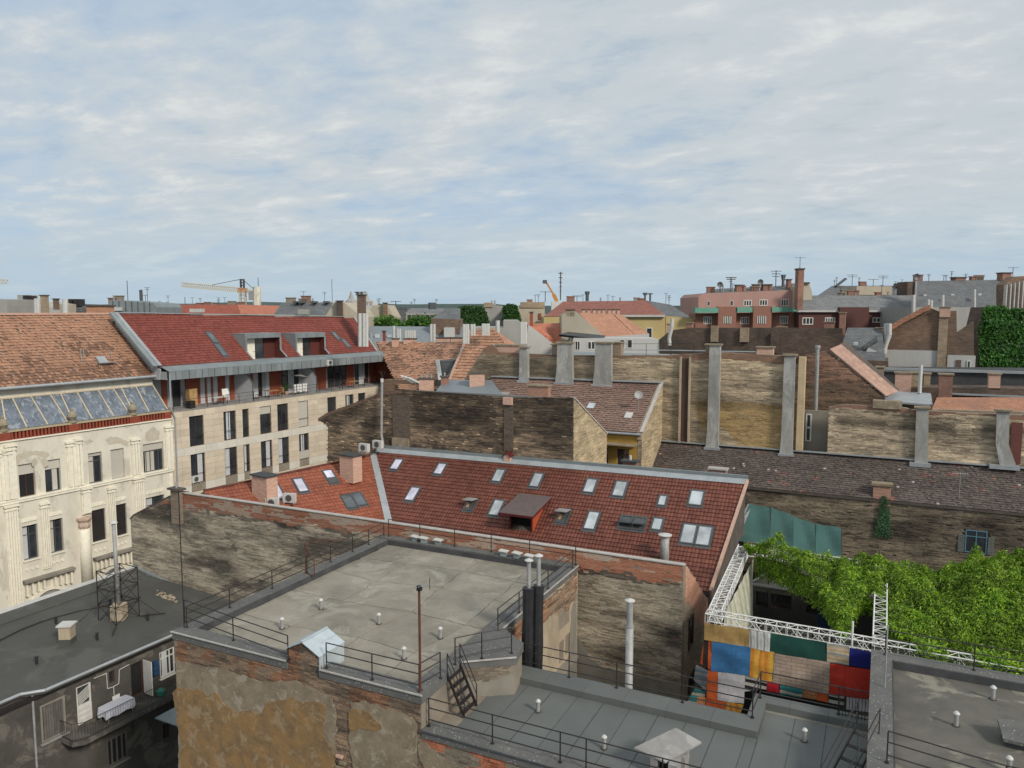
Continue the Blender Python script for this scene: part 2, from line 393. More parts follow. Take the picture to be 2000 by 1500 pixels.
def tile_field(pl, poly3, name, mat, parent, colf, tw=.24, rh=.34, amp=.03, lift=.035, k=4, stag=0., seed=1, holes=(), wob=.004, flat=False):
    """real roof tiles row by row on a sloping plane"""
    rng = np.random.default_rng(seed); p0, n = pl; n = n/np.linalg.norm(n); n = n if n[2] > 0 else -n
    t = np.array([-n[1], n[0], 0.]); t /= np.linalg.norm(t); b = np.cross(n, t); b = b if b[2] > 0 else -b
    P = np.array(poly3)-p0; pu = P@t; pv = P@b; poly = list(zip(pu, pv))
    hp = [[((np.array(q)-p0)@t, (np.array(q)-p0)@b) for q in h] for h in holes]
    nr = int((pv.max()-pv.min())/rh)+1; nc = int((pu.max()-pu.min())/tw)+2
    R, C_ = np.meshgrid(np.arange(nr), np.arange(nc), indexing='ij'); U = (pu.min()+(C_+stag*(R % 2))*tw).ravel(); V = (pv.min()+R*rh).ravel()
    kp = inpoly(U+tw/2, V+rh/2, poly)
    for h in hp: kp &= ~inpoly(U+tw/2, V+rh/2, h)
    U = U[kp]; V = V[kp]; N = len(U); xs = np.linspace(0, 1, k+1)
    prof = np.zeros(k+1) if flat else amp*np.sin(xs*math.pi)**1.2
    M_ = k+1; vs = np.zeros((N, 3*M_, 3)); dz = rng.normal(0, wob, N); skew = rng.normal(0, wob*1.2, N)
    for i, x in enumerate(xs):
        xx = .012*tw+x*tw*(.976)
        top = U+xx
        for row, (vv, hh) in enumerate(((V+rh*1.03, prof[i]+.004), (V+skew*(x-.5)*2, prof[i]+lift), (V+skew*(x-.5)*2, -.01))):
            hh = hh+(dz if row < 2 else 0)
            vs[:, row*M_+i, :] = p0[None]+t[None]*top[:, None]+b[None]*np.asarray(vv)[:, None]+n[None]*(np.zeros(N)+hh)[:, None]
    q = []
    for i in range(k): q += [(M_+i, M_+i+1, i+1, i), (2*M_+i, 2*M_+i+1, M_+i+1, M_+i)]
    F = (np.arange(N)[:, None, None]*3*M_+np.array(q)[None]).reshape(-1, 4)
    cols = np.repeat(np.clip(colf(U, V-pv.min(), rng), .004, 1), 3*M_, axis=0)
    return part(npmesh(name, vs.reshape(-1, 3), F, mat, ORG[parent.name], cols), name, None, parent, kind='stuff')
def ragged(pts, amp=.12, step=.22, seed=0, closed=True):
    out = []; n = len(pts)
    for i in range(n if closed else n-1):
        a = np.array(pts[i]); b = np.array(pts[(i+1) % n]); L = np.linalg.norm(b-a); k = max(1, int(L/step)); t_ = (b-a)/(L+1e-9); nn = np.array([-t_[1], t_[0]])
        for j in range(k):
            p = a+(b-a)*j/k; o = (fbm(p[0]*1.7+3, p[1]*1.7, seed, 4)-.5)*2*amp*1.6 + (random.random()-.5)*amp*.4
            out.append(tuple(p+nn*o*(1 if 0 < j else .3)))
    return out
def sheet(fr, poly, name, mat, parent, w=0., th=.02, label=None):
    m = MB(); m.prism([fr.at(u, w+th, z) for u, z in poly], -fr.n*th); return part(m, name, mat, parent, label)

# ------------------------------------------------------------------ facade with real openings
def facade(fr, u0, u1, z0, z1, holes, name, mat, parent, w=0., depth=.25):
    us = sorted(set([u0, u1]+[x for h in holes for x in h[:2]])); zs = sorted(set([z0, z1]+[x for h in holes for x in h[2:4]])); m = MB()
    us = [u for u in us if u0 <= u <= u1]; zs = [z for z in zs if z0 <= z <= z1]
    for i in range(len(us)-1):
        for j in range(len(zs)-1):
            cu = (us[i]+us[i+1])/2; cz = (zs[j]+zs[j+1])/2
            if any(h[0] < cu < h[1] and h[2] < cz < h[3] for h in holes): continue
            m.quad(fr.at(us[i], w, zs[j]), fr.at(us[i+1], w, zs[j]), fr.at(us[i+1], w, zs[j+1]), fr.at(us[i], w, zs[j+1]))
    for h in holes:
        a, b, c, d = h[:4]
        m.quad(fr.at(a, w, c), fr.at(a, w-depth, c), fr.at(a, w-depth, d), fr.at(a, w, d)); m.quad(fr.at(b, w, c), fr.at(b, w-depth, c), fr.at(b, w-depth, d), fr.at(b, w, d))
        m.quad(fr.at(a, w, c), fr.at(b, w, c), fr.at(b, w-depth, c), fr.at(a, w-depth, c)); m.quad(fr.at(a, w, d), fr.at(b, w, d), fr.at(b, w-depth, d), fr.at(a, w-depth, d))
    return part(m, name, mat, parent)
def window(fr, h, parent, fmat, gmat, w=0., depth=.2, t=.07, mull=1, trans=0, blind=0., bmat=None, sill=None, name='window', curtain=None, label=None, sillout=.12):
    a, b, c, d = h[:4]; m = MB(); q = w-depth
    m.fbox(fr, a, a+t, q, q+.06, c, d); m.fbox(fr, b-t, b, q, q+.06, c, d); m.fbox(fr, a+t, b-t, q, q+.06, c, c+t); m.fbox(fr, a+t, b-t, q, q+.06, d-t, d)
    for i in range(mull): x = a+(b-a)*(i+1)/(mull+1); m.fbox(fr, x-t*.45, x+t*.45, q, q+.055, c+t, d-t)
    for i in range(trans): z = d-(d-c)*.28*(i+1); m.fbox(fr, a+t, b-t, q, q+.05, z-t*.4, z+t*.4)
    o = part(m, name, fmat, parent, label)
    g = MB(); g.fbox(fr, a, b, q-.03, q+.012, c, d); part(g, 'pane', gmat, o)
    if curtain: g = MB(); x0 = a+(b-a)*curtain[0]; x1 = a+(b-a)*curtain[1]; n = 6
    if curtain:
        for i in range(n):
            s0 = x0+(x1-x0)*i/n; s1 = x0+(x1-x0)*(i+1)/n; ww = q+.016+(.02 if i % 2 else 0)
            g.quad(fr.at(s0, q+.016+(0 if i % 2 else .02), c+t), fr.at(s1, ww-.0, c+t), fr.at(s1, ww, d-t), fr.at(s0, q+.016+(0 if i % 2 else .02), d-t))
        part(g, 'curtain', bmat, o)
    if blind: g = MB(); g.fbox(fr, a+.01, b-.01, q+.065, q+.10, d-(d-c)*blind, d-.005); part(g, 'roller_blind', bmat, o)
    if sill: g = MB(); g.fbox(fr, a-.08, b+.08, w-depth+.062, w+sillout, c-.09, c-.003); part(g, 'sill', sill, o)
    return o

# ------------------------------------------------------------------ palette
m_vc = M_vc('masonry_pieces'); m_tile = M_vc('fired_tiles', rough=.62, amt=.30, bump=.2)
m_mortar = M_rough('old_mortar', (.20, .17, .13), (.30, .26, .21), dark=(.07, .06, .05), dsc=.4)
m_mortar_d = M_rough('sooty_mortar', (.06, .05, .042), (.12, .10, .085))
m_under = M_rough('grey_render', (.20, .158, .105), (.32, .262, .185), 1.9, dark=(.12, .095, .065), dsc=1.0, damt=.85, bump=1, bsc=9, light=(.44, .39, .31), lsc=1.6)
m_ochre = M_rough('ochre_render', (.36, .205, .07), (.22, .145, .075), 1.6, dark=(.13, .095, .06), dsc=1.7, damt=.9, bump=1, bsc=7, light=(.40, .31, .20), lsc=1.9)
m_tan = M_rough('tan_render', (.50, .42, .30), (.40, .33, .24), 1.5, dark=(.16, .13, .10), dsc=.7, damt=.7, bump=.7, vert=.5)
m_greyrend = M_rough('drab_render', (.20, .19, .16), (.28, .26, .22), .8, dark=(.10, .095, .085), dsc=.5, damt=.6, bump=.5, vert=.35)
m_slab = M_rough('roof_concrete', (.225, .205, .165), (.31, .285, .235), 1.1, dark=(.115, .112, .092), dsc=.33, damt=.9, bump=.5, bsc=30, jit=.09, light=(.36, .345, .29), lsc=.6)
m_slab2 = M_rough('stained_concrete', (.095, .09, .078), (.15, .142, .12), .9, dark=(.055, .052, .046), dsc=.6, damt=.7, bump=.6, bsc=30, light=(.36, .34, .27), lsc=.42)
m_bitumen = M_rough('bitumen', (.035, .037, .04), (.075, .078, .08), 1.4, dark=(.018, .018, .02), rough=.8, bump=.4)
m_joint = M_plain('joint_dark', (.07, .067, .058), .95)
m_kerb = M_rough('kerb_felt', (.095, .096, .093), (.145, .145, .139), 1.2, dark=(.07, .072, .075), dsc=.9, damt=.6, bump=.35, specks=.9, jit=.05)
m_membrane = M_rough('slate_membrane', (.105, .114, .110), (.138, .147, .141), .5, dark=(.12, .13, .13), dsc=.35, damt=.5, bump=.15, bsc=60, rough=.75, jit=.05)
m_kroof = M_rough('black_felt', (.052, .054, .050), (.082, .084, .077), .35, dark=(.05, .05, .048), dsc=.5, damt=.7, bump=.2, rough=.75, vert=1, light=(.11, .11, .10), lsc=.25)
m_zinc = M_rough('zinc_sheet', (.30, .33, .35), (.42, .45, .47), 1.0, dark=(.18, .19, .20), dsc=.8, damt=.5, bump=.1, rough=.5, jit=.09, vert=.4, met=.25)
m_zinc_d = M_rough('dull_zinc', (.20, .235, .245), (.27, .305, .315), 1.0, dark=(.14, .16, .165), dsc=.8, damt=.5, bump=.08, rough=.5, jit=.12, vert=.3, met=.2)
m_tin = M_plain('new_tin', (.55, .62, .66), .38, .35, .10)
m_pipe = M_plain('galvanised_pipe', (.33, .335, .33), .6, .15, .25)
m_trussp = M_plain('truss_paint', (.70, .70, .68), .5, 0, .12)
m_white = M_plain('white_paint', (.72, .72, .69), .5, 0, .08)
m_cap = M_plain('pale_cap', (.54, .54, .52), .6, 0, .1)
m_rail = M_plain('rail_paint', (.035, .03, .03), .55, .3, .3)
m_rust = M_plain('rusty_red', (.13, .045, .03), .75, .2, .35)
m_blackwrap = M_rough('tar_wrap', (.012, .012, .014), (.03, .03, .033), 3, bump=.8, rough=.55, bsc=9)
m_cop = M_plain('coping_sheet', (.48, .45, .42), .5, .1, .2)
m_glass = M_glass('dark_glass'); m_sky = M_glass('skylight_glass', (.30, .33, .35), .1); m_skyl = M_glass('sky_reflection_glass', (.45, .45, .54), .15)  # pale skylight panes: reflected sky is put into the base colour
m_skyd = M_glass('skylight_dark', (.06, .075, .085), .1)
m_frame_d = M_plain('skylight_frame', (.10, .105, .11), .5, .3, .2); m_wood = M_plain('varnished_wood', (.42, .27, .12), .5, 0, .25)
m_brown = M_plain('brown_frame', (.07, .035, .025), .5); m_whitef = M_plain('window_white', (.62, .61, .57), .5, 0, .12, .06)
m_blind = M_plain('old_blind', (.50, .48, .42), .7, 0, .1, .06, sc=9); m_curt = M_plain('net_curtain', (.50, .52, .54), .8, 0, .1)
m_dark = M_plain('unlit_inside', (.012, .012, .013), .9)
m_terr = M_plain('chimney_brick_render', (.55, .36, .28), .9, 0, .25, .08, sc=6, bump=.3)

def stk(U, Z, rng, s=1):   # brick tone: partly its own, partly shared along the course
    row = np.round(Z/.078); off = (np.abs(np.sin(row*12.9898+s))*43758.5453) % 50; return np.clip(.50*rng.random(len(U))+1.3*(fbm(U*.9+off, row*3.7, s, 3)-.5)+1.3*(fbm(U*.8, Z*3.6, s+3, 5)-.5)+.26, 0, 1)
def mixc(a, b, f): f = np.clip(f, 0, 1)[:, None]; return np.array(a)[None]*(1-f)+np.array(b)[None]*f
def col_w1(U, Z, rng):
    N = len(U); r = stk(U, Z, rng, 7)
    c = mixc((.13, .108, .082), (.52, .455, .35), r*.8+.2*fbm(U*.8, Z*1.6, 3))
    d = fbm(U*.35, Z*.9, 11, 5); c = c*(1-np.clip((d-.52)*3.4, 0, .74))[:, None]
    d2 = fbm(U*.15+7, Z*2.5, 5, 4); c = c*(.75+.7*d2)[:, None]
    top = 14.42-.35*fbm(U*.5, Z*0, 8, 4)
    red = (Z > top+.10*rng.normal(size=N)); rc = mixc((.36, .13, .075), (.50, .24, .15), r); wh = fbm(U*.6+3, Z*3, 21, 4)
    rc = np.where((wh > .56)[:, None], mixc((.50, .42, .34), (.56, .38, .28), r), rc)
    lf = np.clip((-24-U)/8, 0, 1)[:, None]; rc = rc*(1-.30*lf)
    c = np.where(red[:, None], rc, c)
    dk = (~red) & (Z > top-.45*fbm(U*.9, Z*0+4, 31, 3)-.02); c = np.where(dk[:, None] & (fbm(U*.4, Z*0, 77, 3) > .42)[:, None], c*.35, c)
    sp = rng.random(N) > .996; c = np.where(sp[:, None], np.array((.26, .15, .10)), c)
    return c
def col_dark(U, Z, rng):
    N = len(U); r = stk(U, Z, rng, 17); d = fbm(U*.25, Z*1.3, 4, 5); e = fbm(U*.5+9, Z*.45, 41, 4)
    c = mixc((.055, .045, .038), (.40, .29, .19), r**1.5*.85+.5*(d-.25)); c = c*(.55+.9*d)[:, None]
    zt = np.clip((Z-Z.min())/(Z.max()-Z.min()), 0, 1); c = c*(1-.62*np.clip((e+zt*.65-.80)*4, 0, 1))[:, None]
    s = rng.random(N) > .97; return np.where(s[:, None], c*2.6, c)
def col_s(U, Z, rng):
    r = stk(U, Z, rng, 27); d = fbm(U*.7, Z*1.2, 9, 5); c = mixc((.10, .075, .055), (.34, .235, .155), r); c = c*(.5+d)[:, None]
    k = fbm(U*.8, Z*.8, 19, 3) > .55; return np.where(k[:, None], c*np.array([1.1, .80, .68]), c)
def col_red(U, Z, rng):
    r = rng.random(len(U)); d = fbm(U*.8, Z*1.4, 29, 4); c = mixc((.34, .10, .055), (.50, .19, .10), r); g = mixc((.16, .13, .10), (.30, .25, .19), r)
    f = fbm(U*.45, Z*.9, 33, 4)+.10*(U+14)/6; return np.where((f > .56)[:, None], g, c)*(.6+.7*d)[:, None]

# ------------------------------------------------------------------ ground
g = MB(); g.quad((-3000, -600, 0), (3000, -600, 0), (3000, 5000, 0), (-3000, 5000, 0))
solo(g, 'ground', M_rough('ground_asphalt', (.06, .06, .058), (.09, .09, .085), .1), kind='structure')

# ------------------------------------------------------------------ the big flat-roofed building
b1 = T('flat_roof_building', 'flat concrete roof building with peeling ochre rear wall in the foreground', 'building', (-20.3, 29.7, 0))
S22 = SY(22.0)
XA, XB, YA, YB, ZR = -26.5, -14.2, 22.0, 37.35, 14.2
tin_l = S22.hit(563, 1264)[0]; tin_r = S22.hit(624, 1280)[0]; tin_t = S22.hit(592, 1254); tin_zl = S22.hit(563, 1264)[1]; tin_zr = S22.hit(624, 1281)[1]
bx = MB(); bump_ = [(XB, 24.9), (-12.5, 26.1), (-12.75, 27.3), (XB, 28.3)]
bx.prism([(XA, YA, ZR-.06), (XB, YA, ZR-.06), (XB, YB, ZR-.06), (XA, YB, ZR-.06)], (0, 0, -ZR+.06))
bx.prism([(x, y, ZR+.16) for x, y in bump_], (0, 0, -ZR-.16))
part(bx, 'wall', m_mortar, b1)
# slabs of the roof deck, cracked apart from one another
gx = [-25.85, -22.75, -19.3, -16.3, -14.75]; gy = [22.6, 25.3, 28.7, 31.6, 34.3, 36.75]
jit = {}
for i in range(len(gx)):
    for j in range(len(gy)):
        jit[i, j] = (gx[i]+(0 if i in (0, len(gx)-1) else random.uniform(-.35, .35)), gy[j]+(0 if j in (0, len(gy)-1) else random.uniform(-.35, .35)))
def wob(a, b, seed):
    n = 9; out = []
    for k in range(n):
        f = k/n; x = a[0]+(b[0]-a[0])*f; y = a[1]+(b[1]-a[1])*f
        if 0 < k: o = (float(fbm(np.array([x*1.3]), np.array([y*1.3]), 5, 3)[0])-.5)*.28; x += o; y += o
        out.append((x, y))
    return out
for i in range(len(gx)-1):
    for j in range(len(gy)-1):
        A, B, C, D = jit[i, j], jit[i+1, j], jit[i+1, j+1], jit[i, j+1]; poly = wob(A, B, 1)+wob(B, C, 2)+wob(C, D, 3)+wob(D, A, 4)
        c = np.mean(poly, axis=0); P = []
        for p in poly:
            d = np.array(p)-c; L = np.linalg.norm(d); P.append(tuple(c+d*(1-.026/L)))
        h = ZR+random.uniform(-.006, .006); s = MB(); s.prism([(x, y, h) for x, y in P], (0, 0, -.05)); part(s, 'concrete_slab', m_slab, b1)
k = MB(); k.box(XA+.1, XB-.1, YA+.1, YB-.1, ZR-.059, ZR-.035); part(k, 'roof_felt', m_joint, b1)
def kerb(parent, x0, x1, y0, y1, z0, z1, mat=None, inner=None):
    m = MB(); m.box(x0, x1, y0, y1, z0, z1); return part(m, 'kerb', mat or m_kerb, parent)
KZ = 14.5
kerb(b1, XA-.05, tin_l-.02, YA-.06, YA+.62, ZR-.05, KZ); kerb(b1, tin_r+.02, XB+.06, YA-.06, YA+.62, ZR-.05, KZ)
kerb(b1, XA-.05, XA+.62, YA+.622, YB-.662, ZR-.05, KZ); kerb(b1, XA-.05, XB+.06, YB-.66, YB-.02, ZR-.05, KZ+.06)
kerb(b1, XB-.60, XB+.06, YA+.622, 24.88, ZR-.05, KZ); kerb(b1, XB-.60, XB+.06, 28.35, YB-.662, ZR-.05, KZ)
m = MB(); m.prism([(x, y, KZ) for x, y in [(XB-.6, 24.882), (XB+.06, 24.882), (-12.45, 26.1), (-12.7, 27.35), (XB+.06, 28.348), (XB-.6, 28.348)]], (0, 0, -.34)); part(m, 'kerb', m_kerb, b1)
for (x0, x1, y0, y1) in ((XA+.621, XB-.6, YB-.72, YB-.661), (XA+.621, XA+.68, YA+.7, YB-.72), (XB-.66, XB-.601, 28.4, YB-.75)):
    m = MB(); m.box(x0, x1, y0, y1, ZR-.03, KZ-.02); part(m, 'upstand', m_bitumen, b1)
for a, b in (((XA-.09, YA-.09, KZ-.02), (tin_l-.05, YA-.09, KZ-.02)), ((tin_r+.05, YA-.09, KZ-.02), (XB+.09, YA-.09, KZ-.02)), ((XB+.09, 28.3, KZ-.02), (XB+.09, YB-.05, KZ-.02)), ((XB+.07, 24.8, KZ-.02), (-12.42, 26.08, KZ-.02))):
    m = MB(); m.beam(a, b, .05, .05); part(m, 'drip_edge', m_cop, b1)
# south wall: bricks, grey undercoat, ochre top coat
def uzs(fr, pts, w=0.): return [fr.hit(x, y, w) for x, y in pts]
brick_field(S22, [(XA+.02, 5.5), (XB-.02, 5.5), (XB-.02, 14.12), (tin_r, 14.12), (tin_r, tin_zr-.05), (tin_t[0], tin_t[1]-.06), (tin_l, tin_zl-.05), (tin_l, 14.12), (XA+.02, 14.12)], 'brickwork', m_vc, b1, col_s, bl=.29, bh=.082, jut=.03, seed=3, gap=.014)
gb = MB(); gb.prism([S22.at(u, -.02, z) for u, z in [(tin_l, ZR-.05), (tin_r, ZR-.05), (tin_r, tin_zr-.06), (tin_t[0], tin_t[1]-.07), (tin_l, tin_zl-.06)]], -S22.n*.35); part(gb, 'gable', m_mortar_d, b1)
zb = 5.4
lu = uzs(S22, [(352, 1292), (420, 1302), (470, 1318), (520, 1330), (575, 1328), (620, 1345), (650, 1362), (657, 1390), (655, 1440)])
sheet(S22, ragged([(XA+.03, zb), (lu[-1][0], zb)]+lu[::-1][:-1]+[(XA+.03, lu[0][1])], .16, .16, 1), 'grey_render', m_under, b1, .04, .02)
ru = uzs(S22, [(690, 1500), (686, 1372), (715, 1366), (760, 1382), (806, 1400), (815, 1412)])
sheet(S22, ragged([(ru[0][0], zb), (ru[1][0], ru[1][1])]+ru[2:]+[(XB-.03, zb)], .14, .16, 2), 'grey_render', m_under, b1, .04, .02)
oc = uzs(S22, [(358, 1352), (400, 1348), (432, 1362), (452, 1382), (500, 1392), (540, 1372), (600, 1368), (636, 1374), (640, 1408), (632, 1432), (650, 1452), (654, 1500)])
sheet(S22, ragged([(XA+.04, zb)]+[(XA+.04, oc[0][1])]+oc[1:]+[(oc[-1][0], zb)], .17, .13, 3), 'ochre_render', m_ochre, b1, .061, .018)
sheet(S22, ragged(uzs(S22, [(684, 1388), (700, 1384), (722, 1388), (748, 1420), (735, 1427), (705, 1420), (686, 1424)]), .07, .12, 4), 'ochre_render', m_ochre, b1, .061, .018)
for i in range(26):                                   # toothed brick ends left by a vanished neighbour
    z = 11.2-i*.22; x = S22.hit(668+ (i % 2)*6, 1420)[0]
    m = MB(); m.fbox(S22, x-.24, x+.05, .0, .10+.05*random.random(), z, z+.085); part(m, 'toothing_brick', m_terr if i % 5 == 0 else m_under, b1)
# tin-roofed hump on the parapet
tn = T('tin_dormer', 'small pale tin roofed gable hump on the flat roof edge', 'dormer', (tin_t[0], 22.9, ZR))
yb = onz(640, 1227, tin_t[1])[1]
def tinplane(u0, z0, u1, z1, nm):
    q = MB(); q.prism([(u0, 21.92, z0), (u1, 21.92, z1), (u1, yb, z1), (u0, yb, z0)], (0, 0, -.04)); part(q, nm, m_tin, tn)
tinplane(tin_l-.12, tin_zl-.02, tin_t[0], tin_t[1]+.03, 'roof_sheet'); tinplane(tin_t[0]+.002, tin_t[1]+.03, tin_r+.06, tin_zr, 'roof_sheet')
q = MB(); q.box(tin_r, tin_r+.05, 21.95, yb-.03, ZR, tin_zr-.02); part(q, 'side_sheet', m_tin, tn)
q = MB(); q.prism([(tin_l, yb-.05, ZR), (tin_r, yb-.05, ZR), (tin_r, yb-.05, tin_zr-.05), (tin_t[0], yb-.05, tin_t[1]-.03), (tin_l, yb-.05, tin_zl-.05)], (0, .05, 0)); part(q, 'end_sheet', m_tin, tn)
q = MB(); q.beam((tin_t[0], 21.9, tin_t[1]+.05), (tin_t[0], yb, tin_t[1]+.05), .1, .04); q.beam((tin_r-.35, 22.5, tin_zr+.22), (tin_r-.35, yb, tin_zr+.22), .03, .03); part(q, 'ridge_cap', m_tin, tn)
# east wall of it, over the light well
E14 = EX(XB)
hw = [E14.rect(1090, 1172, 1111, 1225), E14.rect(1091, 1252, 1100, 1292), E14.rect(1103, 1238, 1112, 1275)]
hw = [(a, b, c, d) for a, b, c, d in hw]
facade(E14, 28.3, YB, 0, 14.14, hw, 'light_well_wall', m_tan, b1, .03)
for i, h in enumerate(hw): window(E14, h, b1, m_brown, m_glass, .03, .22, mull=1 if i == 0 else 0)
brick_field(E14, ragged([(28.35, 13.1), (31, 13.3), (34, 13.0), (37.2, 12.6), (37.2, 14.1), (28.35, 14.1)], .2, .2, 8), 'brickwork', m_vc, b1, col_s, w=.035, seed=12)
sheet(E14, ragged([(28.5, 5), (30.6, 5), (30.8, 10.6), (29.6, 10.2), (28.5, 9.4)], .1, .2, 9), 'grey_render', m_greyrend, b1, .035, .01)
sheet(E14, ragged([(33.6, 5), (37.2, 5), (37.2, 13.0), (36.5, 12.4), (36.0, 9.2), (33.6, 9.0)], .1, .2, 10), 'grey_render', m_greyrend, b1, .035, .01)
led = MB(); led.fbox(E14, 34.2, 36.6, .03, .38, 9.75, 9.9); part(led, 'ledge', m_greyrend, b1)

# ------------------------------------------------------------------ rear firewall (W1)
w1 = T('firewall', 'long weathered grey brick firewall with red brick top behind the flat roof', 'wall', (-29, 37.8, 0))
F37 = SY(37.6)
pk = [F37.hit(255, 1014), F37.hit(262, 1006), F37.hit(300, 986), F37.hit(345, 963), F37.hit(358, 964)]; zt = 15.2; xe = -8.6
poly = [(pk[0][0], 0), (xe, 0), (xe, zt)] + pk[::-1]
m = MB(); m.prism([F37.at(u, 0, z) for u, z in poly], (0, .45, 0)); part(m, 'wall', m_mortar, w1)
brick_field(F37, [(pk[0][0], 6.4), (xe, 6.4), (xe, zt-.03)]+[(u, z-.03) for u, z in pk[::-1]], 'brickwork', m_vc, w1, col_w1, bl=.285, bh=.078, jut=.018, seed=5)
pl_ = uzs(F37, [(1126, 1232), (1138, 1262), (1150, 1285), (1175, 1302), (1205, 1312), (1240, 1322), (1285, 1335), (1328, 1330)])
sheet(F37, ragged([(pl_[0][0], 3)]+pl_+[(xe, pl_[-1][1]), (xe, 3)], .1, .2, 12), 'render_patch', m_greyrend, w1, .035, .012)
m = MB(); c0 = F37.hit(358, 963)
m.beam((c0[0], 37.70, zt+.03), (xe+.05, 37.70, zt+.03), .34, .05); part(m, 'coping', m_cop, w1)
m = MB()
for a, b in zip(pk[:-1], pk[1:]): m.beam((a[0], 37.8, a[1]+.03), (b[0], 37.8, b[1]+.03), .55, .07)
part(m, 'coping', m_mortar_d, w1)
E8 = EX(xe)
wp = [(38.052, 0), (44.05, 0), (44.05, 11.16), (38.052, 15.15)]
m = MB(); m.prism([E8.at(u, 0, z) for u, z in wp], -E8.n*.4); part(m, 'wall', m_mortar, w1)
def col_e(U, Z, rng):
    r = rng.random(len(U)); top = 15.15-(U-38)*.665; c = mixc((.25, .20, .14), (.42, .35, .26), r); rc = mixc((.50, .25, .17), (.60, .34, .24), r)
    k = Z > top-1.35-1.0*fbm(U*.9, Z*.6, 13, 3); return np.where(k[:, None], rc, c)*(.7+.5*fbm(U*1.3, Z, 3, 4))[:, None]
brick_field(E8, [(38.06, 6), (44.0, 6), (44.0, 11.12), (38.06, 15.1)], 'brickwork', m_vc, w1, col_e, seed=15)
ew = [E8.rect(1344, 1205, 1352, 1262), E8.rect(1344, 1316, 1354, 1345)]
for h in ew:
    window(E8, (h[0], h[1], h[2], h[3]), w1, m_brown, m_glass, .05, .03, mull=0)
pil = T('roof_chimney', 'dark weathered brick pillar chimney standing on the left peak of the firewall', 'chimney', (pk[3][0], 37.5, 13.4))
a = F37.hit(338, 950)[0]; b = F37.hit(356, 950)[0]; ztp = F37.hit(347, 956)[1]
m = MB(); m.box(a, b, 37.35, 37.62, 13.0, ztp); part(m, 'shaft', M_brick('pillar_brick', (.26, .20, .15), (.18, .14, .10), (.2, .17, .13)), pil)
m = MB(); m.box(a-.15, b+.15, 37.2, 37.8, ztp, ztp+.14); part(m, 'cap', m_mortar_d, pil)
m = MB(); m.cyl(((a+b)/2, 37.5, ztp+.14), ((a+b)/2, 37.5, ztp+.5), .07); part(m, 'flue', m_pipe, pil)
m = MB(); m.beam((-49.2, 37.5, 9.0), (-43.8, 37.5, 8.1), .3, .5); part(m, 'flashing', m_zinc_d, w1)

# ------------------------------------------------------------------ lower roof with grey membrane
r2 = T('terrace_building', 'lower roof building covered in grey membrane sheets with low kerbs', 'building', (-7, 25, 0))
ZF = 12.95; K2 = 13.2
m = MB(); m.box(XB+.002, .1, 22, 28, 0, ZF-.03); part(m, 'wall', m_mortar, r2)
m = MB(); m.box(-3.9, .1, 28.002, 29.75, 0, ZF-.03); part(m, 'wall', m_greyrend, r2)
brick_field(S22, ragged([(XB+.03, 8), (-4, 8), (-4, 12.9), (XB+.03, 12.9)], .01, .5, 3), 'brickwork', m_vc, r2, col_red, seed=21, jut=.03, bh=.082, gap=.014)
sheet(S22, ragged([(-14.17, 8), (-8, 8), (-8.6, 11.2), (-10, 11.6), (-11.5, 11.7), (-12.6, 11.9), (-13.6, 12.6), (-14.17, 12.75)], .2, .16, 5), 'grey_render', m_under, r2, .04, .015)
x = -13.35; i = 0
while x < .05:
    xe2 = min(x+1.06, .09); yt = 26.95 if x < -3.6 else 28.98
    if x < -3.42 < xe2: xe2 = -3.42
    m = MB(); h = ZF+(.006 if i % 2 else 0); m.prism([(x-.02, 22.6, h), (xe2, 22.6, h), (xe2, yt, h), (x-.02, yt, h)], (0, 0, -.02)); part(m, 'roofing_sheet', m_membrane, r2)
    m = MB(); m.box(xe2-.012, xe2+.006, 22.62, yt-.01, h-.02, h+.009); part(m, 'seam', m_bitumen, r2)
    x = xe2; i += 1
for (x0, x1, y0, y1) in ((XB+.05, .08, 21.93, 22.62), (-13.3, -3.45, 26.98, 28.03), (-3.95, -3.45, 28.032, 29.2), (-3.95, .08, 29.202, 29.8)):
    n = max(1, round((x1-x0)/1.55)); 
    for j in range(n):
        m = MB(); a = x0+(x1-x0)*j/n; b = x0+(x1-x0)*(j+1)/n; m.box(a+.004, b-.004, y0, y1, ZF-.04, K2+random.uniform(-.004, .004)); part(m, 'kerb', M_K2 if False else m_kerb if y0 < 22 else m_membrane, r2)
m = MB(); m.beam((XB, 21.9, K2-.02), (-2, 21.9, K2-.02), .04, .05); part(m, 'drip_edge', m_frame_d, r2)
# chimney hood / hatch on it
hh = T('roof_hatch', 'weathered grey slanted hood over an open shaft on the membrane roof', 'hatch', onz(1310, 1490, 12.95))
pz = 13.95; hp = [onz(1320, 1421, pz+.15), onz(1370, 1449, pz), onz(1300, 1488, pz-.35), onz(1238, 1460, pz-.2)]
m_hood = M_rough('hood_concrete', (.22, .215, .21), (.32, .31, .30), 2, dark=(.13, .11, .10), dsc=.9, bump=.4, light=(.42, .42, .41))
m = MB(); m.prism(hp, (0, 0, -.06)); part(m, 'hood_plate', m_hood, hh)
cc = np.mean(hp, axis=0)
for dx, dy, w in ((-.35, -.25, .12), (.42, .15, .14), (.30, -.45, .14)):
    m = MB(); m.box(cc[0]+dx-w, cc[0]+dx+w, cc[1]+dy-.3, cc[1]+dy+.3, ZF, pz-.32); part(m, 'side_wall', m_hood, hh)
m = MB(); m.box(cc[0]-.2, cc[0]+.3, cc[1]-.3, cc[1]+.3, ZF, ZF+.3); part(m, 'shaft', m_dark, hh)

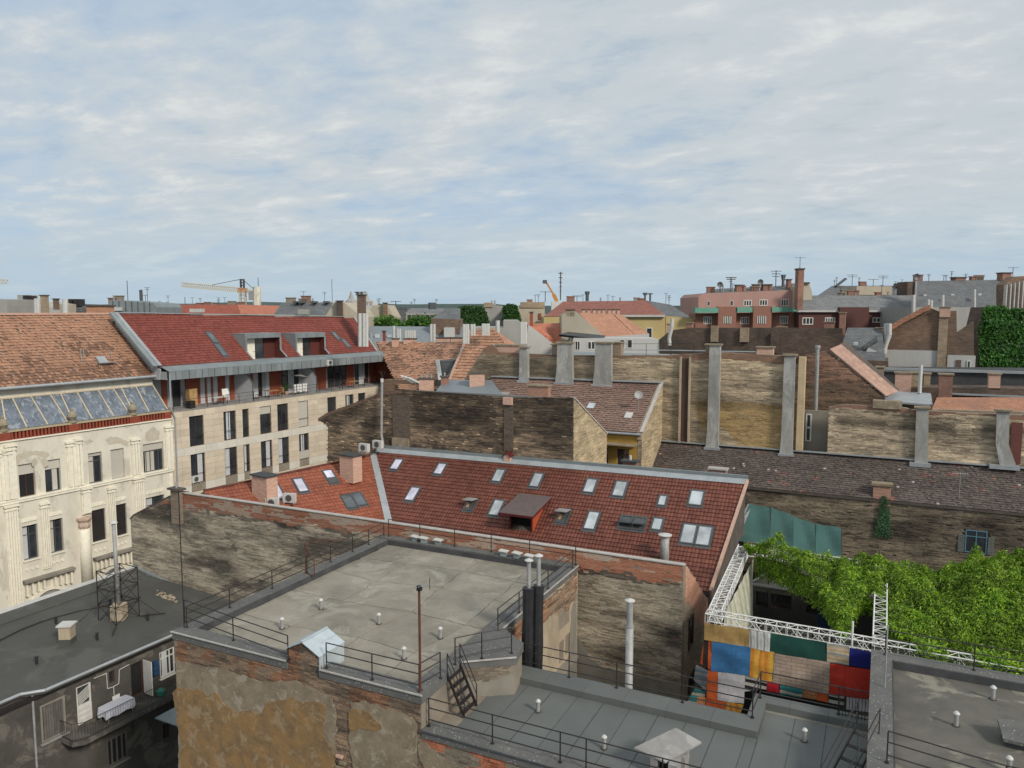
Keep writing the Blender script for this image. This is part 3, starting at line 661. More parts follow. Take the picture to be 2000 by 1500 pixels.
# ------------------------------------------------------------------ right-hand roof
r3 = T('concrete_roof_building', 'right foreground building with stained concrete roof and raised felt parapet', 'building', (6, 26, 0))
m = MB(); m.box(.1, 16, 8, 32.8, 0, 14.16); part(m, 'wall', m_greyrend, r3)
m = MB(); m.box(.8, 15.6, 8.4, 32.1, 14.162, 14.2); part(m, 'roof_deck', m_slab2, r3)
for (x0, x1, y0, y1) in ((.06, .78, 8, 20), (.06, .78, 20.004, 26), (.06, .78, 26.004, 32.12), (.06, 5.5, 32.124, 32.84), (5.504, 11, 32.124, 32.84), (11.004, 16, 32.124, 32.84)):
    m = MB(); m.box(x0, x1, y0, y1, 14.1, 14.52); part(m, 'kerb', m_kerb, r3)
m = MB(); m.box(.84, 16, 32.06, 32.12, 14.2, 14.50); part(m, 'upstand', m_bitumen, r3)
m = MB(); m.box(.781, .83, 8, 32.06, 14.2, 14.50); part(m, 'upstand', m_bitumen, r3)
ht = T('roof_hatch', 'dark slate grey tilted hatch cover on the right concrete roof', 'hatch', (4.6, 27, 14.2))
q = [onz(1948, 1403, 14.75), onz(2030, 1410, 14.75), onz(2040, 1462, 14.5), onz(1960, 1443, 14.5)]
m = MB(); m.prism(q, (0, 0, -.1)); part(m, 'cover', m_kerb, ht)
m = MB(); m.prism([(p[0]+(.1 if i in (0, 3) else -.1), p[1]+(-.1 if i < 2 else .1), 14.42) for i, p in enumerate(q)], (0, 0, -.22)); part(m, 'curb', m_bitumen, ht)

# ------------------------------------------------------------------ railings
def railing(name, label, pts, h=.9, rails=(1, .66, .25), r=.021, mat=None, group='dark steel roof railings', posts=None, cat='railing', top_only=False):
    mat = mat or m_rail; pts = [np.array(p, float) for p in pts]
    t = T(name, label, cat, pts[0], group)
    for p in (posts or pts):
        p = np.array(p, float); m = MB(); m.cyl(p-(0, 0, .03), p+(0, 0, h), r*1.15, 6); m.cyl(p-(0, 0, .02), p+(0, 0, .03), .07, 6); part(m, 'post', mat, t)
    for f in rails:
        m = MB(); m.tube([p+(0, 0, h*f) for p in pts], r, 6); part(m, 'rail', mat, t)
    return t
def gz(lst, z): return [onz(x, y, z) for x, y in lst]
railing('roof_railing', 'dark steel railing on the parapet left of the tin hump', gz([(361, 1215), (456, 1251), (563, 1290)], KZ), 1.0)
railing('roof_railing', 'dark steel railing on the parapet between tin hump and antenna pole', gz([(638, 1305), (727, 1328), (819, 1351)], KZ), 1.0)
wx = -26.3
railing('roof_railing', 'long dark railing along the left side of the flat concrete roof', [(wx, y, KZ) for y in (22.5, 24.9, 27.6, 30.1, 32.0, 33.9, 35.4, 36.9)], .9)
railing('roof_railing', 'dark railing along the far edge of the flat roof before the red roof', [(x, 37.1, KZ+.06) for x in (-26.1, -23.9, -21.57, -19.22, -16.87, -14.2)], 1.05, rails=(1, .5))
railing('roof_railing', 'dark railing along the right edge of the flat roof above the light well', [(XB+.0, y, KZ) for y in (36.7, 33.4, 30.1, 28.0)], .95)
railing('roof_railing', 'short railing round the bump in the parapet above the steel steps', gz([(889, 1298), (941, 1286), (999, 1276)], KZ), 1.05)
railing('roof_railing', 'short railing beside the antenna pole above the steel steps', gz([(822, 1348), (860, 1325)], KZ), 1.0)
railing('roof_railing', 'long railing along the near edge of the grey membrane roof', [(x, 22.25, K2) for x in (-14.05, -11.5, -9.0, -8.1, -5.6, -3.1, -.8)], 1.05)
railing('roof_railing', 'railing along the far kerb of the membrane roof over the light well', [(x, 27.85, K2) for x in (-13.1, -10.9, -8.9, -6.3, -3.75)], 1.05)
railing('roof_railing', 'railing round the notch of the membrane roof before the patchwork cloth', [(-3.75, 27.9, K2), (-3.7, 29.5, K2), (-.95, 29.5, K2)], 1.05)
gt = T('steel_gate', 'small gate of upright dark bars before the red cloth', 'gate', (-.4, 29.4, K2))
for x in np.arange(-.9, .02, .105): m = MB(); m.cyl((x, 29.4, K2), (x, 29.4, K2+1.15), .012, 5); part(m, 'bar', m_rail, gt)
for z in (.08, 1.1): m = MB(); m.beam((-.95, 29.4, K2+z), (.05, 29.4, K2+z), .03); part(m, 'crossbar', m_rail, gt)
railing('roof_railing', 'railing along the far parapet of the right concrete roof under the vine', [(x, 32.5, 14.52) for x in (.55, 3.55, 6.6, 9.6)], 1.0)
r3y = onz(1732, 1490, 14.52)[1]
railing('roof_railing', 'railing crossing the right concrete roof in the bottom right corner', [(.6, r3y, 14.52), (3.6, r3y-.02, 14.25), (6.6, r3y-.04, 14.25)], 1.0)
tp = T('steel_pole', 'slim grey steel pole standing on the right parapet corner', 'pole', onz(1728, 1342, 14.52))
m = MB(); p_ = onz(1728, 1342, 14.52); m.cyl(p_, p_+(0, 0, 2.3), .03, 6); part(m, 'shaft', m_pipe, tp)
tp = T('steel_pole', 'tall hair-thin dark pole at the left front corner of the flat roof', 'pole', (-26.35, 22.4, KZ)); m = MB(); m.cyl((-26.35, 22.4, KZ), (-26.35, 22.4, ony(360, 958, 22.4)[2]), .022, 6); part(m, 'shaft', m_rail, tp)
# steps between the roofs
def steps(name, label, a, b, width, n, group=None):
    a = np.array(a, float); b = np.array(b, float); d = b-a; s = np.cross(d, (0, 0, 1)); s /= np.linalg.norm(s); t = T(name, label, 'steps', a, group)
    for e in (-1, 1):
        m = MB(); m.beam(a+s*e*width/2, b+s*e*width/2, .04, .1); part(m, 'stringer', m_rail, t)
        m = MB(); A = a+s*e*width/2; B = b+s*e*width/2; up = np.array([0, 0, .85])
        m.tube([A, A+up, B+up, B], .02, 6); m.tube([A+up*.55, B+up*.55], .016, 6); part(m, 'handrail', m_rail, t)
    for i in range(n):
        c = a+d*(i+.5)/n; m = MB(); m.beam(c-s*width/2, c+s*width/2, .16, .025); part(m, 'tread', m_rail, t)
steps('steel_steps', 'dark steel ladder steps leaning from the flat roof down to the membrane roof', (-14.12, 24.15, 14.45), (-13.4, 24.15, 12.97), .95, 5)
FB = Fr(XB, 24.9, 35.2); brick_field(FB, ragged([(.05, 13.75), (.9, 13.55), (2.0, 13.85), (2.0, 14.28), (.05, 14.28)], .08, .15, 3), 'brickwork', m_vc, b1, col_red, w=.0, jut=.02, seed=77)
FB2 = Fr(XB, 24.9, 35.2); sheet(FB2, ragged([(.02, 12.95), (2.06, 12.95), (2.06, 13.8), (1.2, 13.6), (.02, 13.8)], .06, .15, 6), 'grey_render', m_greyrend, b1, .002, .012)
steps('steel_steps', 'dark steel steps rising from the membrane roof to the right parapet', (-1.15, 23.0, ZF), (.05, 26.3, 14.5), .7, 7)

# ------------------------------------------------------------------ small pipes on the roofs
vp = T('vent_pipe', 'short grey vent pipe with pale cap, nearest the left railing', 'vent pipe', (0, 0, 0), 'short vent pipes on the flat roofs')
m = MB(); m.cyl((0, 0, 0), (0, 0, .42), .075, 10); part(m, 'pipe', m_pipe, vp)
m = MB(); m.lathe((0, 0, .42), [(.105, 0), (.105, .03), (.05, .09), (.0, .10)], 10); part(m, 'cap', m_cap, vp)
m = MB(); m.cyl((0, 0, 0), (0, 0, .03), .13, 8); part(m, 'flashing', m_joint, vp)
vent_spots = [(551, 1228, 14.2, 'short vent pipe nearest the left railing of the concrete roof'), (627, 1190, 14.2, 'short vent pipe farthest back on the concrete roof slabs'), (740, 1219, 14.2, 'short vent pipe in the middle of the concrete roof, left of the antenna'),
  (860, 1247, 14.2, 'short vent pipe right of the antenna pole on the concrete roof'), (789, 1287, 14.2, 'short vent pipe nearest the front railing beside the antenna pole'),
  (1051, 1390, 12.96, 'short vent pipe on the membrane roof in front of the light well'), (1180, 1462, 12.96, 'short vent pipe on the membrane roof near its front railing'), (1571, 1448, 12.96, 'short vent pipe on the membrane roof in front of the patchwork cloth'),
  (1939, 1366, 14.2, 'short vent pipe on the right concrete roof near its far parapet'), (1867, 1418, 14.2, 'short vent pipe in the middle of the right concrete roof'), (1970, 1508, 14.2, 'short vent pipe in the bottom right corner by the railing')]
for i, (x, y, z, lb) in enumerate(vent_spots):
    o = vp if i == 0 else clone(vp, scale=1 if z > 14 else .95)
    o.location = [float(v) for v in onz(x, y, z)]; o['label'] = lb
# antenna
am = T('roof_antenna', 'rusty red pole carrying a comb-like television aerial on the parapet', 'antenna', onz(821, 1351, KZ))
ab = onz(821, 1351, KZ); L = ony(823, 1146, ab[1])[2]-KZ
m = MB(); m.cyl(ab-(0, 0, .4), ab+(0, 0, L), .045, 8); part(m, 'mast', m_rust, am)
at_ = ab+np.array([0, 0, L-.1]); bd = np.array([.82, .35, 0]); sd_ = np.array([-.35, .82, 0])
m = MB(); m.beam(at_-bd*.38, at_+bd*.42+(0, 0, .2), .02); part(m, 'boom', m_pipe, am)
for i in range(9):
    c = at_-bd*.36+(bd*.76+np.array([0, 0, .2]))*i/8; m = MB(); m.cyl(c-sd_*.2+(0, 0, .03), c+sd_*.2-(0, 0, .03), .014, 5); part(m, 'element', m_pipe, am)
m = MB(); m.tube([at_+bd*.42+(0, 0, -.02), at_+bd*.42+(0, 0, .42)], .012); m.box(at_[0]-.07, at_[0]+.09, at_[1]-.07, at_[1]+.07, at_[2]-.05, at_[2]+.12); part(m, 'reflector', m_rail, am)
# tall flues in the light well
def bigflue(px, yb_, xw, yw, r, lab, black=False, ptop=None, pcol=None):
    t = T('flue_pipe', lab, 'flue', (xw, yw, 5))
    return t
fl = T('flue_pipe', 'tall two-stage galvanised flue rising out of the light well', 'flue', (-8.66, 28.7, 3))
z2 = ony(1228, 1178, 28.7)[2]; z1 = ony(1228, 1222, 28.7)[2]
m = MB(); m.cyl((-8.66, 28.7, 3), (-8.66, 28.7, z1), .155, 14); part(m, 'lower_pipe', m_pipe, fl, smooth=True)
m = MB(); m.cyl((-8.66, 28.7, z1), (-8.66, 28.7, z2), .125, 14); part(m, 'upper_pipe', m_pipe, fl)
m = MB(); m.lathe((-8.66, 28.7, z2), [(.09, -.05), (.09, .1), (.2, .1), (.2, .13), (.03, .2)], 14); part(m, 'cap', m_cap, fl)
for zz in (z1-.02, z1-1.6, z1-3.2): m = MB(); m.cyl((-8.66, 28.7, zz-.03), (-8.66, 28.7, zz+.03), .165, 14); part(m, 'collar', m_pipe, fl)
for (px, pt, ps, lb, rr) in ((1033, 1148, 1096, 'left one of the two black wrapped flues by the light well', .24), (1052, 1143, 1087, 'right one of the two black wrapped flues by the light well', .20)):
    yy = 28.55+(.15 if px > 1040 else 0); p = ony(px, pt, yy); z3 = ony(px, ps, yy)[2]; t = T('flue_pipe', lb, 'flue', (p[0], yy, 5), 'black wrapped twin flues')
    m = MB(); n = 9; prev = None; base = ony(px-8, 1305, yy)[0]
    pr = [(rr*(1.12+.10*math.sin(k*2.1)), 5+(p[2]-5)*k/n) for k in range(n+1)]
    for (ra, za), (rb_, zb_) in zip(pr[:-1], pr[1:]):
        fa = (za-5)/(p[2]-5); fb = (zb_-5)/(p[2]-5); m.cyl((base+(p[0]-base)*fa, yy, za), (base+(p[0]-base)*fb, yy, zb_), ra, 10, rb_)
    part(m, 'wrapped_shaft', m_blackwrap, t)
    m = MB(); m.cyl((p[0], yy, p[2]-.05), (p[0], yy, z3), .09, 10); part(m, 'pipe', m_pipe, t)
    m = MB(); m.lathe((p[0], yy, z3), [(.07, -.02), (.19, .02), (.19, .05), (.03, .13)], 12); part(m, 'cap', m_cap, t)
# capped ventilators along the far kerb
cv = None
for i, (px, py) in enumerate([(811, 1051), (828, 1054), (856, 1058), (984, 1080), (1010, 1084), (1034, 1089)]):
    if cv is None:
        cv = T('ventilator', 'x', 'ventilator', (0, 0, 0), 'low capped ventilators on the far kerb')
        m = MB(); m.box(-.16, .16, -.12, .12, 0, .26); part(m, 'box', m_zinc_d, cv)
        m = MB(); m.prism([(-.25, -.2, .30), (.25, -.2, .26), (.25, .2, .26), (-.25, .2, .30)], (0, 0, .035)); part(m, 'cap', m_cap, cv)
    o = cv if i == 0 else clone(cv); o.location = [float(v) for v in onz(px, py+6, KZ+.06)]
    o.rotation_euler = (0, 0, random.uniform(-.2, .2)); 
    o['label'] = ['first', 'second', 'third', 'first', 'second', 'third'][i]+(' low capped ventilator from the left in the left row on the far kerb' if i < 3 else ' low capped ventilator from the left in the row by the twin flues')
gs = T('gate_frame', 'tall mesh gate frame standing in the left railing', 'gate', (-26.3, 30.2, KZ))
g0 = np.array([-26.3, 30.0, KZ])
for nm, pts in (('upright', [(0, 0, 0), (0, 0, 1.6)]), ('upright', [(.75, -.2, 0), (.75, -.2, .85)]), ('brace', [(0, 0, 1.6), (.75, -.2, .85)]), ('rail', [(0, 0, .02), (.75, -.2, .02)]), ('brace', [(0, 0, 1.6), (0, 3.2, .95)])):
    m = MB(); m.tube([g0+np.array(p) for p in pts], .022, 6); part(m, nm, m_rust, gs)
m = MB()
for i in range(12): m.cyl(g0+np.array([.06*i+.03, -.015*i, .02]), g0+np.array([.06*i+.03, -.015*i, .85+.72*(1-i/12)]), .005, 4)
part(m, 'mesh_infill', m_rail, gs)

# ------------------------------------------------------------------ red tiled building
rb = T('red_roof_building', 'long building with new red tiled roof full of skylights in the centre', 'building', (-22, 48, 0))
PR = slope((-8.65, 44.56, 11.5), 1.1, 35)
RR = onp(1456, 944, PR); RL = onp(741, 882, PR)
def onroof_line(p, y):        # point of the plane PR with the X of p at given Y
    n = PR[1]; z = PR[0][2]-(n[0]*(p-PR[0][0])+n[1]*(y-PR[0][1]))/n[2]; return np.array([p, y, z])
EB = onroof_line(-8.65, 44.5); Vt = onp(728, 889, PR); Vb = onp(757, 1015, PR)
A_ = F37.hit(398, 960, -.35); A_ = np.array([A_[0], 37.95, A_[1]])
PW = p3(A_, Vt, Vb); vd = Vb-Vt; V3 = Vt+vd*((44.5-Vt[1])/vd[1])
V4 = Vt+vd*((38.0-Vt[1])/vd[1])
red_poly = [RR, RL, Vt, V3, EB]
# roof decks
m = MB(); m.prism(red_poly, (0, 0, -.25)); part(m, 'roof', m_mortar_d, rb)
nb = np.array([-math.sin(math.radians(1.1)), math.cos(math.radians(1.1)), 0])
m = MB(); m.prism([RR-(0, 0, .2), RL-(0, 0, .2), V3-(0, 0, .2), EB-(0, 0, .2)], (0, 0, -8)); m.box(-39, -8.9, 44.6, 51.4, 0, 9); part(m, 'wall', m_mortar_d, rb)
def col_redt(U, V, rng):
    r = rng.random(len(U)); c = mixc((.125, .038, .025), (.185, .062, .040), r); f = fbm(U*.16, V*.12, 6, 3)
    c = c*(.75+.5*f)[:, None]; g = np.exp(-((U-9.5)**2)/12)*.35; c = mixc_arr(c, np.array((.34, .12, .07)), g); return c*(.85+.3*fbm(U*.6, V*2.5, 3, 3))[:, None]
def mixc_arr(c, t, f): f = np.clip(f, 0, 1)[:, None]; return c*(1-f)+t[None]*f
def col_orange(U, V, rng):
    r = rng.random(len(U)); c = mixc((.25, .075, .042), (.33, .11, .062), r); return c*(.8+.4*fbm(U*.5, V*.8, 8, 3))[:, None]
# skylights
def roof_axes(pl):
    n = pl[1]/np.linalg.norm(pl[1]); n = n if n[2] > 0 else -n; t = np.array([-n[1], n[0], 0.]); t /= np.linalg.norm(t); b = np.cross(n, t); b = b if b[2] > 0 else -b
    if t[0] < -.5: t = -t
    return t, b, n
def skylight(parent, pl, cx, cy, w, h, kind, label, panec=None):
    t, b, n = roof_axes(pl); c = onp(cx, cy, pl)+n*.03; g = ORG
    o = part(frame_m(c, t, b, n, w, h), 'skylight', m_frame_d, parent, label)
    q = MB()
    if kind in ('sky', 'lilac', 'dark', 'half'):
        P = [c+t*i*(w/2-.09)+b*j*(h/2-.09)+n*.07 for i, j in ((-1, -1), (1, -1), (1, 1), (-1, 1))]; q.prism(P, -n*.03)
        part(q, 'pane', {'sky': m_sky, 'lilac': m_skyl, 'dark': m_skyd, 'half': m_skyl}[kind], o)
        if kind == 'half': q = MB(); P = [c+t*i*(w/2-.08)+b*j+n*.085 for i, j in ((-1, -h/2+.05), (1, -h/2+.05), (1, -h*.08), (-1, -h*.08))]; q.prism(P, -n*.012); part(q, 'shutter', m_frame_d, o)
    else:
        q.prism([c+t*i*(w/2-.08)+b*j*(h/2-.08)-n*.10 for i, j in ((-1, -1), (1, -1), (1, 1), (-1, 1))], -n*.02); part(q, 'opening', m_dark, o)
        # sash swung about its middle: top in, bottom out
        a = math.radians(-38); bb = b*math.cos(a)+n*math.sin(a); nn = -b*math.sin(a)+n*math.cos(a); cc = c+n*.12
        if kind == 'top': cc = c+b*(h/2)+n*.1; cc = cc-bb*h*.42
        q = MB(); q.prism([cc+t*i*(w/2)+bb*j*(h*.42)+nn*.05 for i, j in ((-1, -1), (1, -1), (1, 1), (-1, 1))], -nn*.05); part(q, 'sash', m_hood if kind == 'top' else m_frame_d, o)
        if kind == 'mid': q = MB(); q.prism([cc+t*i*(w/2-.1)+bb*j*(h*.42-.1)+nn*.06 for i, j in ((-1, -1), (1, -1), (1, 1), (-1, 1))], -nn*.005); part(q, 'pane', m_skyd, o)
        if kind == 'top': q = MB(); q.prism([c-t*(w/2-.12)-b*(h/2-.1)-n*.05, c-t*(w/2-.35)-b*(h/2-.1)-n*.05, c-t*(w/2-.35)+b*.1+n*.15, c-t*(w/2-.12)+b*.1+n*.15], n*.02); part(q, 'lining', m_wood, o)
    return o
def frame_m(c, t, b, n, w, h):
    q = MB()
    for i, j, a, d in ((-1, 0, .09, h/2), (1, 0, .09, h/2)):
        P0 = c+t*i*(w/2-.045)-b*h/2; q.prism([P0-t*.045-n*.08, P0+t*.045-n*.08, P0+t*.045+n*.09, P0-t*.045+n*.09], b*h)
    for j in (-1, 1):
        P0 = c+b*j*(h/2-.045)-t*(w/2-.091); q.prism([P0-b*.045-n*.08, P0+b*.045-n*.08, P0+b*.045+n*.09, P0-b*.045+n*.09], t*(w-.182))
    P = [c+t*i*(w/2+.06)+b*j*(h/2+.07)+n*.045 for i, j in ((-1, -1.15), (1, -1.15), (1, 1), (-1, 1))]; q.prism(P, -n*.03); return q
sk = [(775, 908, .8, 1.2, 'lilac'), (860, 917, .8, 1.2, 'lilac'), (806, 966, .85, 1.4, 'lilac'), (974, 930, .8, 1.3, 'sky'), (1048, 939, .8, 1.4, 'sky'),
      (1153, 950, .85, 1.35, 'sky'), (1211, 956, .9, 1.45, 'sky'), (1294, 979, .6, .95, 'sky'), (1360, 974, .95, 1.35, 'sky'),
      (919, 987, .8, 1.1, 'top'), (970, 993, .85, 1.5, 'sky'), (1100, 1010, .85, 1.2, 'top'), (1156, 1018, .85, 1.6, 'sky'),
      (1222, 1021, .85, 1.15, 'mid'), (1249, 1024, .85, 1.15, 'mid'), (1284, 1025, .72, 1.05, 'sky'), (1345, 1044, .95, 1.6, 'sky'), (1375, 1048, .95, 1.6, 'sky')]
t_, b_, n_ = roof_axes(PR); holes = []
for (x, y, w, h, kd) in sk:
    skylight(rb, PR, x, y, w, h, kd, {'sky': None, 'lilac': 'skylight with sky reflection painted pale lilac', 'top': 'propped open skylight', 'mid': 'tilted open skylight'}[kd])
    c = onp(x, y, PR); holes.append([c+t_*i*(w/2+.02)+b_*j*(h/2+.02) for i, j in ((-1, -1), (1, -1), (1, 1), (-1, 1))])
dl = [onp(x, y, PR) for x, y in ((884, 0), )] if False else None
# dormer with brown roof
d0 = onp(1000, 1038, PR); d1 = onp(1040, 1047, PR)
dm = 'dormer'
top_l = onp(1024, 962, PR); top_r = onp(1060, 966, PR)
fx0, fx1 = d0[0]-.25, d1[0]-.1; fy = d0[1]+.1; zb_ = d0[2]-.2; zt_ = zb_+1.75
holes.append([np.array([fx0, fy-.02, 0]), np.array([fx1, fy-.02, 0]), np.array([fx1, fy+1.9, 0]), np.array([fx0, fy+1.9, 0])])
hfix = []
for h in holes[:-1]: hfix.append(h)
q = []
for p in holes[-1]: q.append(onroof_line(p[0], p[1]))
hfix.append(q)
m = MB(); m.prism([(fx0, fy, zb_), (fx0+.12, fy, zb_), (fx0+.12, fy, zt_), (fx0, fy, zt_)], (0, 3.2, 0)); zr_ = onroof_line(fx1, fy+3.0)[2]
m.prism([(fx1-.12, fy, zb_), (fx1, fy, zb_), (fx1, fy, zt_), (fx1-.12, fy, zt_)], (0, .15, 0)); m.prism([(fx0+.121, fy+.02, zt_-.2), (fx1-.121, fy+.02, zt_-.2), (fx1-.121, fy+.02, zt_), (fx0+.121, fy+.02, zt_)], (0, .1, 0))
m_dorm = M_plain('orange_cladding', (.42, .085, .035), .6, 0, .15); m_maroon = M_plain('maroon_board', (.10, .015, .018), .5); m_brroof = M_plain('brown_sheet_roof', (.13, .10, .095), .6, 0, .15)
dn = part(m, 'dormer', m_maroon, rb, 'dormer with brown sheet roof and orange cheek')
m = MB(); m.prism([(fx1+.001, fy, zb_), (fx1+.001, fy, zt_), (fx1+.001, fy+2.3, zt_+.35), (fx1+.001, fy+2.5, zr_-.35)], (.04, 0, 0)); part(m, 'cheek', m_dorm, dn)
rt = [np.array([fx0-.45, fy-.75, zt_-.12]), np.array([fx1+.35, fy-.75, zt_-.12]), np.array([fx1+.35, fy+2.55, zt_+.48]), np.array([fx0-.45, fy+2.55, zt_+.48])]
m = MB(); m.prism(rt, (0, 0, -.08)); part(m, 'dormer_roof', m_brroof, dn)
m = MB(); m.beam(rt[1]-(0, 0, .1), rt[2]-(0, 0, .1), .05, .14); m.beam(rt[0]-(0, 0, .1), rt[1]-(0, 0, .1), .05, .14); part(m, 'fascia_board', m_maroon, dn)
m = MB(); m.quad((fx0+.12, fy+.4, zb_), (fx1-.12, fy+.4, zb_), (fx1-.12, fy+.4, zt_-.2), (fx0+.12, fy+.4, zt_-.2)); part(m, 'opening', m_dark, dn)
tile_field(PR, red_poly, 'roof_tiles', m_tile, rb, col_redt, tw=.235, rh=.335, amp=.030, lift=.055, k=4, seed=2, holes=hfix)
# ridge, verge
m = MB(); m.beam(RL+(-.3, .05, .12), RR+(.1, .05, .12), .55, .07, up=n_); part(m, 'ridge_flashing', m_zinc, rb)
m = MB(); m.beam(RL+(-.3, .32, .27), RR+(.1, .32, .27), .26, .4); part(m, 'parapet', m_zinc_d, rb)
m = MB(); m.beam(RR+(.10, .2, .16), EB+(.10, -.1, .10), .16, .22); part(m, 'verge', m_terr, rb)
# left wing
w_poly = [A_, Vt, V4]
Wst = np.array([A_[0]-6.4, 37.95, A_[2]-3.4]); Wnt = np.array([Vt[0]-6.0, Vt[1], Vt[2]-3.6])
m = MB(); m.prism(w_poly, (0, 0, -.2)); m.prism([A_, Vt, Wnt, Wst], (0, 0, -.2)); m.prism([(Wst[0]+.3, 38.06, 12), (A_[0]+4, 38.06, 12), (Vt[0]+1, 51.3, 12), (Wnt[0]+.3, 51.3, 12)], (0, 0, -12)); part(m, 'wing_roof', m_mortar_d, rb)
tw_, bw_, nw_ = roof_axes(PW); wholes = []
for (x, y, w, h, kd) in [(541, 963, .8, 1.6, 'lilac'), (587, 949, .8, 1.6, 'lilac'), (645, 932, .8, 1.6, 'half'), (681, 981, .85, 1.5, 'dark'), (701, 976, .85, 1.5, 'dark')]:
    skylight(rb, PW, x, y, w, h, kd, {'lilac': 'skylight with sky reflection painted pale lilac', 'half': 'skylight with half drawn shutter', 'dark': 'dark skylight'}[kd])
    c = onp(x, y, PW); wholes.append([c+tw_*i*(w/2+.02)+bw_*j*(h/2+.02) for i, j in ((-1, -1), (1, -1), (1, 1), (-1, 1))])
tile_field(PW, w_poly, 'roof_tiles', m_tile, rb, col_orange, tw=.26, rh=.36, amp=.04, lift=.05, seed=3, holes=wholes)
m = MB(); m.beam(Vt+nw_*.13, V3+nw_*.13, .5, .05, up=nw_+n_); part(m, 'valley', m_zinc, rb)
m = MB(); m.beam(A_+(0, 0, .06), Vt+(0, 0, .06), .25, .12); part(m, 'ridge', m_rust, rb)
m = MB(); c = onp(990, 808+130, PR)
def chimney(name, lab, fr, x0, x1, ytop, ybot, dep, mat, capm=None, cap=.12, over=.1, pots=0, group=None, potm=None, w=0, cat='chimney'):
    u0, zt = fr.hit(x0, ytop, w); u1 = fr.hit(x1, ytop, w)[0]; zb = fr.hit((x0+x1)/2, ybot, w)[1]
    t = T(name, lab, cat, fr.at((u0+u1)/2, w-dep/2, zb), group); m = MB(); m.fbox(fr, u0, u1, w-dep, w, zb-.4, zt-cap*.8); part(m, 'shaft', mat, t)
    if cap: m = MB(); m.fbox(fr, u0-over, u1+over, w-dep-over, w+over, zt-cap*.8+.001, zt+.02); part(m, 'cap', capm or m_mortar_d, t)
    for i in range(pots):
        x = u0+(u1-u0)*(i+.5)/pots; m = MB(); m.cyl(fr.at(x, w-dep/2, zt), fr.at(x, w-dep/2, zt+.35), .09, 8); part(m, 'pot', potm or m_pipe, t)
    return t
mb_pale = M_brick('pale_chimney_brick', (.62, .36, .26), (.48, .28, .20), (.50, .42, .36), streak=.4)
mb_red = M_brick('red_chimney_brick', (.36, .16, .11), (.28, .12, .085), (.3, .24, .2), streak=.4, dark=(.1, .07, .06), damt=.5)
cpa = onp(508, 965, PW); chimney('roof_chimney', 'square brick chimney with dark cap on the orange slope behind the firewall', Fr(cpa[0], cpa[1]-.5, -8), 491, 520, 926, 975, .95, mb_pale, m_bitumen, .12, .1)
cpb = onp(677, 930, PW); chimney('roof_chimney', 'square brick chimney with dark cap beside the paired air conditioners', Fr(cpb[0], cpb[1]-.5, -8), 663, 689, 887, 932, .95, mb_pale, m_bitumen, .12, .1)
# little red bird-house vent and ridge details
bh = T('roof_vent', 'tiny red house-shaped vent on the ridge of the red roof', 'vent', onp(991, 905, PR))
c = onp(991, 903, PR); m = MB(); m.prism([c+(-.25, -.1, 0), c+(.25, -.1, 0), c+(.28, -.1, .45), c+(0, -.1, .72), c+(-.28, -.1, .45)], (0, .45, 0)); part(m, 'box', m_terr, bh)
m = MB(); m.prism([c+(-.36, -.2, .42), c+(0, -.2, .74), c+(.36, -.2, .42), c+(.36, -.2, .48), c+(0, -.2, .82), c+(-.36, -.2, .48)], (0, .65, 0)); part(m, 'roof', m_maroon, bh)
fl = T('flue_pipe', 'wide grey round flue with disc cap on the red roof behind the coping', 'flue', onp(1298, 1095, PR))
c = onp(1298, 1100, PR); zz = ony(1298, 1046, c[1])[2]; m = MB(); m.cyl(c-(0, 0, .5), (c[0], c[1], zz), .26, 16); part(m, 'pipe', m_pipe, fl, smooth=True); m = MB(); m.lathe((c[0], c[1], zz), [(.2, -.05), (.42, .02), (.42, .07), (.1, .13)], 16); part(m, 'cap', m_cap, fl)
# air conditioners
ac = T('air_conditioner', 'x', 'air conditioner', (0, 0, 0), 'outdoor air conditioning units')
m = MB(); m.box(-.45, .45, -.17, .17, 0, .62); part(m, 'casing', m_cap, ac)
m = MB(); m.lathe((0, 0, 0), [(.24, 0), (.24, .02), (.05, .02)], 14); mm = MB(); mm.v = [(x, -.172-z, y+.31) for x, y, z in m.v]; mm.f = m.f; part(mm, 'fan_grille', m_frame_d, ac)
m = MB(); m.box(-.4, -.34, -.2, .2, -.12, 0); m.box(.34, .4, -.2, .2, -.12, 0); part(m, 'bracket', m_pipe, ac)
acs = [(onp(712, 903, PW)+(0, 0, .9), -5, 'left air conditioner of the pair right of the brick chimney by the valley'), (onp(722, 897, PW)+(.55, .4, .9), -5, 'right air conditioner of the pair right of the brick chimney by the valley'), (onp(566, 988, PW)+(0, 0, .28), 15, 'upper air conditioner with round fan beside the skylight'), (onp(538, 990, PW)+(0, -.3, .1), 15, 'low air conditioner half hidden by the firewall coping')]
for i, (p, a, lb) in enumerate(acs):
    o = ac if i == 0 else clone(ac); o.location = [float(v) for v in p]; o.rotation_euler = (0, 0, math.radians(a)); o['label'] = lb
